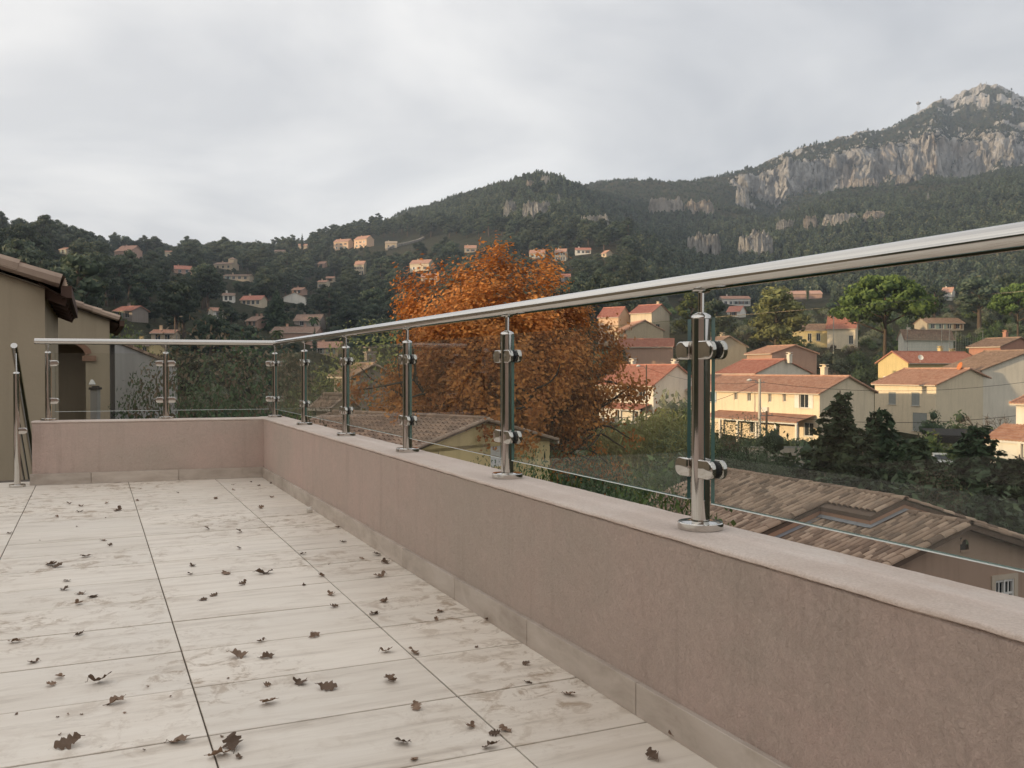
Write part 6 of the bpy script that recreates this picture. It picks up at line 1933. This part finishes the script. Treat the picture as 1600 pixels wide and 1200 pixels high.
# ---- filling growth in the gardens
BW = {'olive': 'grey green bush', 'broad': 'leafy green bush', 'dark': 'dark evergreen bush', 'brown': 'brownish half bare bush'}
def bush_label(kind, sc, px, d):
    cand_ = [(abs(px - (v[1] + v[2]) / 2) * d / FPX + .8 * abs(d - v[4]), v, d) for v in VIL]
    dist, v, _ = min(cand_, key=lambda c: c[0])
    size = 'small ' if sc < .55 else 'large ' if sc > 1.05 else ''
    if dist > 32:
        reg = 'on the rough ground below the terrace walls' if px < 800 else 'on the shaded ground between road and reeds'
        return size + BW[kind] + ' ' + reg, size + BW[kind] + ' ' + reg
    rel = 'in front of' if d < v[4] - 2 else 'behind' if d > v[4] + 10 else 'beside'
    nm = ' '.join(_re.split(r' (?:with|standing|behind|below|without|among|beside|half|on) ', v[0])[0].split()[:7])
    lab = '%s%s %s the %s' % (size, BW[kind], rel, nm)
    return lab, 'bushes around the ' + nm
rs3 = random.Random(33); garden = []
def clear(u, d, z, h, w):
    return not blocked(u, d, z, h, w)
PROTECT = [(1210, 1300, 705, 760), (700, 790, 560, 640)]
raw = []
scatter((880, 1720), (52, 420), lambda d: 4.4 + d * .010, 5200, rs3, lambda px, d: rs3.uniform(.55, 1.25), raw, 0)
scatter((150, 940), (44, 200), lambda d: 4.0 + d * .010, 3600, rs3, lambda px, d: rs3.uniform(.55, 1.2), raw, 0)
raw2 = []
scatter((1080, 1640), (29, 60), lambda d: 2.6, 1500, rs3, lambda px, d: rs3.uniform(.5, .95), raw2, 0)
raw = [(u, d, s) for u, d, s in raw2 if not (16 < u - (d - 58) * .1 < 29 and d > 56)] + raw
zz = terrain_z(np.array([p[0] for p in raw]), np.array([p[1] for p in raw])); cnt = 0
mass2 = []
KN = ['olive', 'broad', 'dark', 'brown']
for (u, d, sc), z in zip(raw, zz):
    px, py, dd = project(ud(u, d, z))
    if any(a < px < b and c < py < e for a, b, c, e in PROTECT):
        continue
    if px < 160 + 40 or (d < 60 and px < 640):
        pass
    k = rs3.choices([0, 1, 2, 3], [4, 2.2, 2.6, 2.4] if px < 1000 else [4, 3, 2.2, 1.6])[0]; v = rs3.randrange(2)
    if d < 60 and px > 1080:
        k = rs3.choice([2, 2, 2, 1])
    for f in (1.0, .6, .38):
        if clear(u, d, z, 3.6 * sc * f, 2.0 * sc * f):
            break
    else:
        continue
    sc *= f
    if d < 150 and cnt < 270:
        lab, grp = bush_label(KN[k], sc, px, d); place_tree('bush', lab, 'bush', SH[KN[k]][v], ud(u, d, z - .25), sc, None, grp); cnt += 1
    else:
        mass2.append((u, d, z - .25, sc * 1.25, k * 2 + v))
instancer('garden_growth', 'bushes and small trees filling the gardens up the slope', mass2, [SH[k][v][0] for k in KN for v in range(2)])
print('garden bushes', cnt, len(mass2))
# ------------------------------------------------------------------ rocks, masts, poles and village details
def rock_mat():
    t = MT('limestone outcrop'); c = t.coord('World', (1, 1, .9)); r = t.rand()
    n = t.noise(c, .09, 8, .72, .5); n2 = t.noise(c, .4, 6, .7)
    k = t.ramp(n, [(.28, (.10, .10, .085)), (.40, (.33, .315, .285)), (.58, (.52, .495, .455)), (.8, (.33, .31, .28))])
    k = t.mix(t.rng(r, .55, 1, 0, .55), k, (.40, .29, .20))
    return t.fin(k, .95, 0, t.bump(n2, 1.0, 3.0, t.bump(n, 1.0, 7.0)), .1)
M_ROCK = rock_mat()
def rock(px, py, w, h, label, seed):
    u, d, z = on_slope(px, py); m = d / FPX
    W2, H2 = w * m / 2, h * m; nx, ny = 84, 30; V = []; F = []
    for j in range(ny + 1):
        for i_ in range(nx + 1):
            x = -1 + 2 * i_ / nx; y = -1 + 2 * j / ny
            q = Vector((x * 1.6 + seed * 5.7, y * 2.6 + seed * 2.1, seed * 1.3))
            rim = 1 - (abs(x) ** 2.2 + abs(y) ** 2.2) * (1.0 + .45 * mnoise.noise(q * 2.2))
            env = max(0.0, min(1.0, rim * 3.2)) ** .6
            crag = .50 + .33 * mnoise.noise(q * 1.3) + .30 * (1 - 2 * abs(mnoise.noise(q * 2.4))) + .16 * (1 - 2 * abs(mnoise.noise(q * 6.0))) + .07 * mnoise.noise(q * 15)
            zz_ = H2 * env * max(.05, crag) * 1.25 - H2 * .12
            V.append((x * W2 + .06 * W2 * mnoise.noise(q * 5 + Vector((9, 0, zz_ / H2 * 3))), y * W2 * .5 + .12 * W2 * mnoise.noise(q * 4 + Vector((3, 0, zz_ / H2 * 4))), zz_))
    for j in range(ny):
        for i_ in range(nx):
            k = j * (nx + 1) + i_; F.append((k, k + 1, k + nx + 2, k + nx + 1))
    me = np_mesh('rock_outcrop', V, F, [M_ROCK])
    o = new_obj('rock_outcrop', me, None, M_ROCK); o.location = ud(u, d, z); o.rotation_euler = (0, 0, -YAW)
    tag(o, label, 'rock')
for i, a in enumerate([(1100, 404, 52, 30, 'ruddy leaning rock pinnacle low on the wooded flank'), (1180, 402, 54, 34, 'pale jagged rock right of the ruddy leaning pinnacle'), (1228, 364, 30, 18, 'small pale rock above the jagged one on the flank'),
        (1266, 362, 24, 20, 'squat pale rock between two others on the flank'), (1312, 354, 56, 17, 'long pale rock band on the wooded flank'), (1366, 346, 36, 14, 'flat pale rock at the right end of the rock band'),
        (1092, 335, 46, 18, 'grey crag in the wooded saddle, beside the broad one'), (1040, 335, 54, 20, 'broad grey crag in the wooded saddle'), (852, 294, 15, 16, 'pale rock slab just under the rounded hilltop'),
        (828, 296, 12, 12, 'smaller pale rock slab under the rounded hilltop'), (797, 342, 20, 24, 'grey rock face at one end of the old quarry'), (838, 342, 44, 24, 'pinkish quarry face in the pine wood'),
        (930, 364, 46, 24, 'white scree rock on the spur right of the quarry'), (1160, 326, 22, 30, 'grey rock tower at the foot of the great cliff'), (1420, 288, 40, 12, 'grey rock shelf under the great cliff'), (1352, 293, 40, 12, 'low grey rock shelf under the warm cliff wall')]):
    rock(*a, i + 1)
M_MAST = plain('galvanised lattice', (.20, .205, .21), .6, .3)
def mast(px, py, hp, label, arms=True, dish=False):
    u, d, z = on_slope(px, py); h = hp * d / FPX; w = h * .1
    T = thing('lattice_mast', label, 'mast', ud(u, d, z - 1), -YAW)
    mb = MB(); r = h * .004 + .03
    for sx in (-1, 1):
        for sy in (-1, 1):
            mb.bar((sx * w, sy * w, 0), (sx * w * .2, sy * w * .2, h + 1), r * 2, r * 2)
    for k in range(7):
        t0, t1 = k / 7, (k + 1) / 7; a, b = w * (1 - .8 * t0), w * (1 - .8 * t1); s = 1 if k % 2 else -1
        for sy in (-1, 1):
            mb.bar((-a * s, sy * a, t0 * h), (b * s, sy * b, t1 * h), r, r)
    mb.build('lattice', M_MAST, T)
    mb = MB()
    if arms:
        for k in (.72, .86):
            mb.bar((-h * .14, 0, h * k), (h * .14, 0, h * k), r * 2, r * 2)
        mb.build('cross_arm', M_MAST, T)
    if dish:
        mb.lathe([(h * .12, 0), (h * .16, h * .05), (h * .16, h * .12), (h * .04, h * .14)], (0, 0, h * .8), 12); mb.build('antenna_drum', M_MAST, T)
mast(873, 330, 26, 'grey power pylon on the slope right of the quarry'); mast(1450, 322, 20, 'grey power pylon under the great cliff')
mast(1435, 180, 22, 'radio mast with antenna drum on the summit ridge', False, True); mast(1470, 158, 8, 'small mast stub below the summit', False, True); mast(1541, 138, 10, 'thin mast on the rocky summit', False)
# --- poles
M_CONC = plain('pale concrete pole', (.52, .47, .40), .85, 0, .15, 2); M_WOOD = plain('dark wooden pole', (.12, .09, .07), .9, 0, .3, 3)
def pole(px, d, ytop, label, mat, r=.11, lamp=None, arms=0):
    u = (px - 800) / FPX * d; z = tz(u, d); zt = CAMZ + (577 - ytop) * d / FPX; h = zt - z
    T = thing('utility_pole', label, 'pole', ud(u, d, z), -YAW)
    mb = MB(); mb.tube([(0, 0, -1), (0, 0, h * .5), (0, 0, h)], [r * 1.25, r * 1.05, r * .8], 10); mb.build('shaft', mat, T, 40)
    if lamp:
        mb = MB(); mb.tube([(0, 0, h - .5), (lamp * .4, 0, h - .15), (lamp, 0, h - .1)], .035, 6); mb.build('lamp_arm', M_MAST, T)
        mb = MB(); mb.tube([(lamp * .9, 0, h - .1), (lamp * 1.15, 0, h - .1), (lamp * 1.45, 0, h - .14)], [.08, .14, .05], 8); mb.build('lamp_head', M_FRAME, T)
    for k in range(arms):
        mb = MB(); mb.bar((-.5, 0, h - .35 - .5 * k), (.5, 0, h - .35 - .5 * k), .07, .07)
        for s in (-.42, .42):
            mb.tube([(s, 0, h - .32 - .5 * k), (s, 0, h - .18 - .5 * k)], .035, 6)
        mb.build('cross_arm', M_MAST, T)
    return ud(u, d, zt)
P1 = pole(1187, 92, 592, 'sunlit concrete street light pole in front of the row house', M_CONC, .15, -.9, 1)
P2 = pole(1198, 72, 642, 'short dark pole with a cross arm below the row house porch', M_WOOD, .10, None, 1)
P3 = pole(1010, 104, 570, 'dark street light pole in front of the cream house', M_WOOD, .09, -.8, 0)
P4 = pole(1302, 205, 482, 'white pole beside the taller yellow house', M_CONC, .1)
M_CABLE = MT('black cable').fin((.02, .02, .02), .6)
def cable(a, b, sag, label, r=.02):
    a = Vector(a); b = Vector(b); c = (a + b) / 2; mb = MB()
    mb.tube([a.lerp(b, t / 10) - Vector((0, 0, sag * 4 * (t / 10) * (1 - t / 10))) - c for t in range(11)], r, 5)
    o = mb.build('cable', M_CABLE); o.location = c; tag(o, label, 'cable')
cable(P1 - Vector((0, 0, .3)), at_depth(1660, 588, 96), 1.2, 'black overhead cable from the street light pole past the shuttered house')
cable(P1 - Vector((0, 0, .35)), at_depth(820, 650, 60), 1.4, 'overhead cable from the street light pole towards the oak')
cable(P2 - Vector((0, 0, .3)), at_depth(1660, 640, 70), .8, 'low black cable from the short dark pole past the evergreens')
cable(P2 - Vector((0, 0, .2)), P1 - Vector((0, 0, 2.5)), .2, 'short cable linking the dark pole to the street light pole', .015)
cable(P3 - Vector((0, 0, .3)), P1 - Vector((0, 0, .3)), .8, 'overhead cable between the two street light poles', .015)
# --- dishes and air conditioners, parts of their houses
def local_part(h, nm, build, mat, at_world, rotz=0):
    o = build.build(nm, mat, h); bpy.context.view_layer.update()
    o.location = h.matrix_world.inverted() @ Vector(at_world); o.rotation_euler = (0, 0, rotz); return o
def dish(h, px, py, d, col, r=.45):
    mb = MB(); prof = [(.02, 0), (r * .5, .03), (r * .85, .1), (r, .16), (r * .97, .17), (r * .5, .06), (.02, .03)]
    mb.lathe(prof, (0, 0, 0), 20)
    rot = Matrix.Rotation(R(68), 3, 'X')
    mb.v = [tuple(rot @ Vector(v)) for v in mb.v]; mb.tube([(0, 0, 0), (0, .1, -.7)], .03, 6)
    o = local_part(h, 'satellite_dish', mb, plain('dish ' + col, {'orange': (.55, .19, .07), 'white': (.7, .68, .64)}[col], .5), at_depth(px, py, d)); o.rotation_euler = (0, 0, R(-20))
dish(B_, 1501, 573, 112, 'orange', .55); dish(E_, 1438, 559, 146, 'white', .45)
mb = MB(); mb.box(-.42, .42, -.15, .15, -.3, .3); mb.lathe([(.2, 0), (.22, .02), (.1, .03)], (0, 0, 0), 12)
local_part(A_, 'air_conditioner', mb, M_FRAME, Vector((0, 0, 0))).location = (3.2, -4.55, 3.3)
# --- low road, kerb wall, canopy, car, fence
def sheet(nm, pts, lift, mat, label):
    # subdivided quad draped a little above the terrain
    P0, P1_, P2_, P3_ = [Vector(p) for p in pts]; n = 24; V = []; F = []
    for i in range(n + 1):
        for j in range(n + 1):
            a = P0.lerp(P1_, i / n); b = P3_.lerp(P2_, i / n); q = a.lerp(b, j / n); V.append(tuple(ud(q.x, q.y, tz(q.x, q.y) + lift)))
    for i in range(n):
        for j in range(n):
            k = i * (n + 1) + j; F.append((k, k + n + 1, k + n + 2, k + 1))
    mb = MB(); mb._add(V, F); o = mb.build(nm, mat); o['kind'] = 'structure'; o['label'] = label; return o
t = MT('worn asphalt'); nn = t.noise(t.coord('World'), .6, 6, .65); n2 = t.noise(t.coord('World'), 30, 3)
M_ASPH = t.fin(t.mix(nn, (.10, .098, .095), (.19, .185, .18)), .9, 0, t.bump(n2, .3, .01), .2)
sheet('road', [(17.5, 58), (20, 92), (34, 92), (27, 58)], .06, M_ASPH, 'worn grey asphalt road below the row house')
RW = thing('retaining_wall', 'low pale retaining wall beside the asphalt road', 'wall', ud(27.5, 86, tz(27.5, 86)), -YAW)
mb = MB(); mb.box(-6, 8, -.15, .15, -1, 1.5); mb.build('wall', stucco('render_pale2', (.42, .37, .30), .6), RW); mb = MB(); mb.box(-6.05, 8.05, -.2, .2, 1.502, 1.6); mb.build('coping', M_CEM, RW)
HD = thing('hedge', 'clipped dark hedge along the top of the retaining wall', 'hedge', ud(27.8, 87.2, tz(27.8, 87) + .8), -YAW)
rsh = np.random.RandomState(8); lob = [(-5.6 + .9 * k, rsh.uniform(-.1, .1), .9, .75, .6, .75) for k in range(15)]
V, F, Tn = crown_arrays(lob, 220, .13, rsh); new_obj('foliage', quads_mesh('hedge_foliage', V, F, Tn, [M_DARK]), HD)
mb = MB()
for k in range(6):
    mb.tube([(-5 + 2.2 * k, 0, -.8), (-5 + 2.2 * k, 0, .7)], .05, 6)
mb.build('stems', M_OAKBARK, HD)
cz0 = tz(45, 92)
CN = thing('shade_canopy', 'black shade canopy in front of the square cream house', 'canopy', ud(45.5, 92, cz0), -YAW)
mb = MB(); mb.poly([(-4.2, -2, 2.35), (3.6, -2, 2.1), (4.2, 2.2, 2.6), (-3.6, 2.2, 2.75)]); mb.poly([(-4.2, -2, 2.35), (-4.2, -2, 1.6), (3.6, -2, 1.3), (3.6, -2, 2.1)]); mb.build('cloth', plain('black shade net', (.018, .018, .02), .9), CN)
for (x, y) in ((-4.1, -1.95), (3.5, -1.95), (4.1, 2.1), (-3.5, 2.1)):
    mb = MB(); mb.tube([(x, y, -.5), (x, y, 2.3)], .05, 8); mb.build('post', M_MAST, CN)
def car(label, u, d, rot):
    T = thing('parked_car', label, 'car', ud(u, d, tz(u, d) + .02), rot)
    paint = MT('white car paint').fin((.62, .62, .60), .25, 0, None, .5); tyre = plain('tyre', (.02, .02, .02), .8); gl = M_PANE
    prof = [(-2.0, .35), (-2.05, .75), (-1.75, .95), (-1.1, 1.0), (-.55, 1.42), (.75, 1.46), (1.5, 1.05), (2.0, .95), (2.05, .4)]
    mb = MB(); L_ = [(x, -.82 + (.14 if z > 1.1 else 0), z) for x, z in prof]; R_ = [(x, .82 - (.14 if z > 1.1 else 0), z) for x, z in prof]; n = len(prof)
    mb._add(L_ + R_, [tuple(range(n)), tuple(reversed(range(n, 2 * n)))] + [(i, n + i, n + (i + 1) % n, (i + 1) % n) for i in range(n)])
    mb.build('body', paint, T)
    mb = MB(); mb.quad((-1.08, -.66, 1.03), (-1.08, .66, 1.03), (-.58, .6, 1.40), (-.58, -.6, 1.40)); mb.v = [(x - .012, y, z + .008) for x, y, z in mb.v]; mb.build('windscreen', gl, T)
    mb = MB(); mb.quad((.80, -.6, 1.44), (.80, .6, 1.44), (1.46, .66, 1.09), (1.46, -.66, 1.09)); mb.v = [(x + .01, y, z + .01) for x, y, z in mb.v]; mb.build('rear_window', gl, T)
    for s in (-1, 1):
        mb = MB(); mb.poly([(-.85, s * .80, 1.06), (1.15, s * .80, 1.08), (.70, s * .695, 1.40), (-.5, s * .695, 1.37)]); mb.build('side_window', gl, T)
        for x in (-1.3, 1.3):
            mb = MB(); mb.tube([(x, s * .68, .32), (x, s * .86, .32)], .32, 18); w = mb.build('wheel', tyre, T); mb = MB(); mb.tube([(x, s * .84, .32), (x, s * .87, .32)], .19, 14); mb.build('rim', M_MAST, w)
        mb = MB(); mb.box(-2.07, -1.98, s * .6 - .16, s * .6 + .16, .68, .82); mb.build('headlight', M_FRAME, T)
car('white parked car behind the dark evergreens', (1472 - 800) / FPX * 80, 80, -YAW + R(70))
FN = thing('court_fence', 'tall thin posts and pale net of a sports court fence', 'fence', ud(92, 208, tz(92, 208)), -YAW)
for k, x in enumerate((-2.6, 5.2, 7.0, 8.4, 14.5)):
    mb = MB(); mb.tube([(x, 0, -2), (x, 0, 9.0 if k < 3 else 7.5)], .07, 6); mb.build('post', M_MAST, FN)
mb = MB()
for k in range(9):
    mb.tube([(-2.6, 0, 1.0 + .7 * k), (16, 0, 1.0 + .7 * k)], .012, 3, False)
for k in range(34):
    mb.tube([(-2.6 + .55 * k, 0, .4), (-2.6 + .55 * k, 0, 6.6)], .010, 3, False)
mb.build('net', plain('pale green net', (.30, .38, .34), .8), FN)
# terraced slope walls, stake fence and small houses seen through the glass
def dry_wall(px0, px1, d0, d1, h, label):
    a = Vector(((px0 - 800) / FPX * d0, d0)); b = Vector(((px1 - 800) / FPX * d1, d1)); n = 10; c = (a + b) / 2
    T = thing('stone_wall', label, 'wall', ud(c.x, c.y, tz(c.x, c.y)))
    mb = MB()
    for i in range(n):
        p = a.lerp(b, i / n); q = a.lerp(b, (i + 1) / n)
        mb.bar(ud(p.x, p.y, tz(p.x, p.y) + h / 2 - .5) - T.location, ud(q.x, q.y, tz(q.x, q.y) + h / 2 - .5) - T.location, .5, h + 1)
    mb.build('masonry', stucco('dry stone', (.30, .26, .205), .5, 3.0), T)
dry_wall(440, 640, 92, 100, 1.6, 'upper dry stone terrace wall behind the glass'); dry_wall(430, 620, 74, 80, 1.5, 'lower dry stone terrace wall behind the glass')
SF = thing('stake_fence', 'row of pale leaning stakes below the terrace walls', 'fence', ud(-9, 66, tz(-9, 66)), -YAW)
for k in range(26):
    mb = MB(); x = -5.5 + .42 * k + rnd.uniform(-.08, .08); zz_ = tz(-9 + x, 66) - tz(-9, 66); mb.bar((x, 0, zz_ - .4), (x + rnd.uniform(-.25, .1), rnd.uniform(-.1, .1), zz_ + rnd.uniform(1.1, 1.7)), .07, .05); mb.build('stake', plain('pale stake', (.42, .33, .23), .9, 0, .2), SF)
house_px('small grey gabled house with pale chimney behind the glass', 58, 548, 556, 612, 586, 571, 66, 'grey', 'old', [('R', .5, 2.5, .7, 1.0, None)], [(1.0, .3, 1.0)], Lo=6, detail=2)
house_px('cream cottage with brown roof half hidden below the stake fence', 52, 494, 520, 552, 634, 620, 40, 'sand', 'old', [('F', .5, .8, .8, 1.0, None)], [], detail=2)
house_px('small sunlit house with terracotta roof behind the oak trunk', 62, 650, 690, 735, 640, 628, 55, 'peach', 'terra', [('F', .5, .9, .8, 1.1, None), ('R', .5, .9, .8, 1.1, None)], [], detail=2)
# --- stone path up the bare spur
u0, d0, z0 = on_slope(604, 392); u1, d1, z1 = on_slope(662, 374)
SPT = thing('stone_path', 'pale dry stone path climbing the bare spur', 'path', ud(u0, d0, z0)); mb = MB()
for i in range(16):
    a = Vector((u0, d0)).lerp(Vector((u1, d1)), i / 16); b = Vector((u0, d0)).lerp(Vector((u1, d1)), (i + 1) / 16)
    mb.bar(ud(a.x, a.y, tz(a.x, a.y) + .6) - SPT.location, ud(b.x, b.y, tz(b.x, b.y) + .6) - SPT.location, 2.2, 2.4)
mb.build('kerb', M_ROCK, SPT)
# ------------------------------------------------------------------ air
bpy.context.view_layer.update()
def haze():
    x0, x1, y0, y1, z0, z1 = 1e9, -1e9, 1e9, -1e9, 1e9, -1e9
    te = bpy.data.objects['terrain']
    co = np.empty(len(te.data.vertices) * 3, np.float32); te.data.vertices.foreach_get('co', co); co = co.reshape(-1, 3)
    lo, hi = co.min(0) - 4, co.max(0) + 4
    mb = MB(); mb.box(lo[0], hi[0], lo[1], hi[1], lo[2] - 8, hi[2] + 45)
    t = MT('haze air'); t.t.nodes.remove(t.b)
    v = t.n('ShaderNodeVolumePrincipled'); v.inputs['Color'].default_value = (.64, .77, .95, 1); v.inputs['Density'].default_value = HAZE; v.inputs['Anisotropy'].default_value = .2
    t.l(v.outputs[0], t.o.inputs['Volume'])
    o = mb.build('haze', t.m); o['kind'] = 'stuff'; o['label'] = 'thin grey air between the terrace and the mountain'
HAZE = .00018
haze()
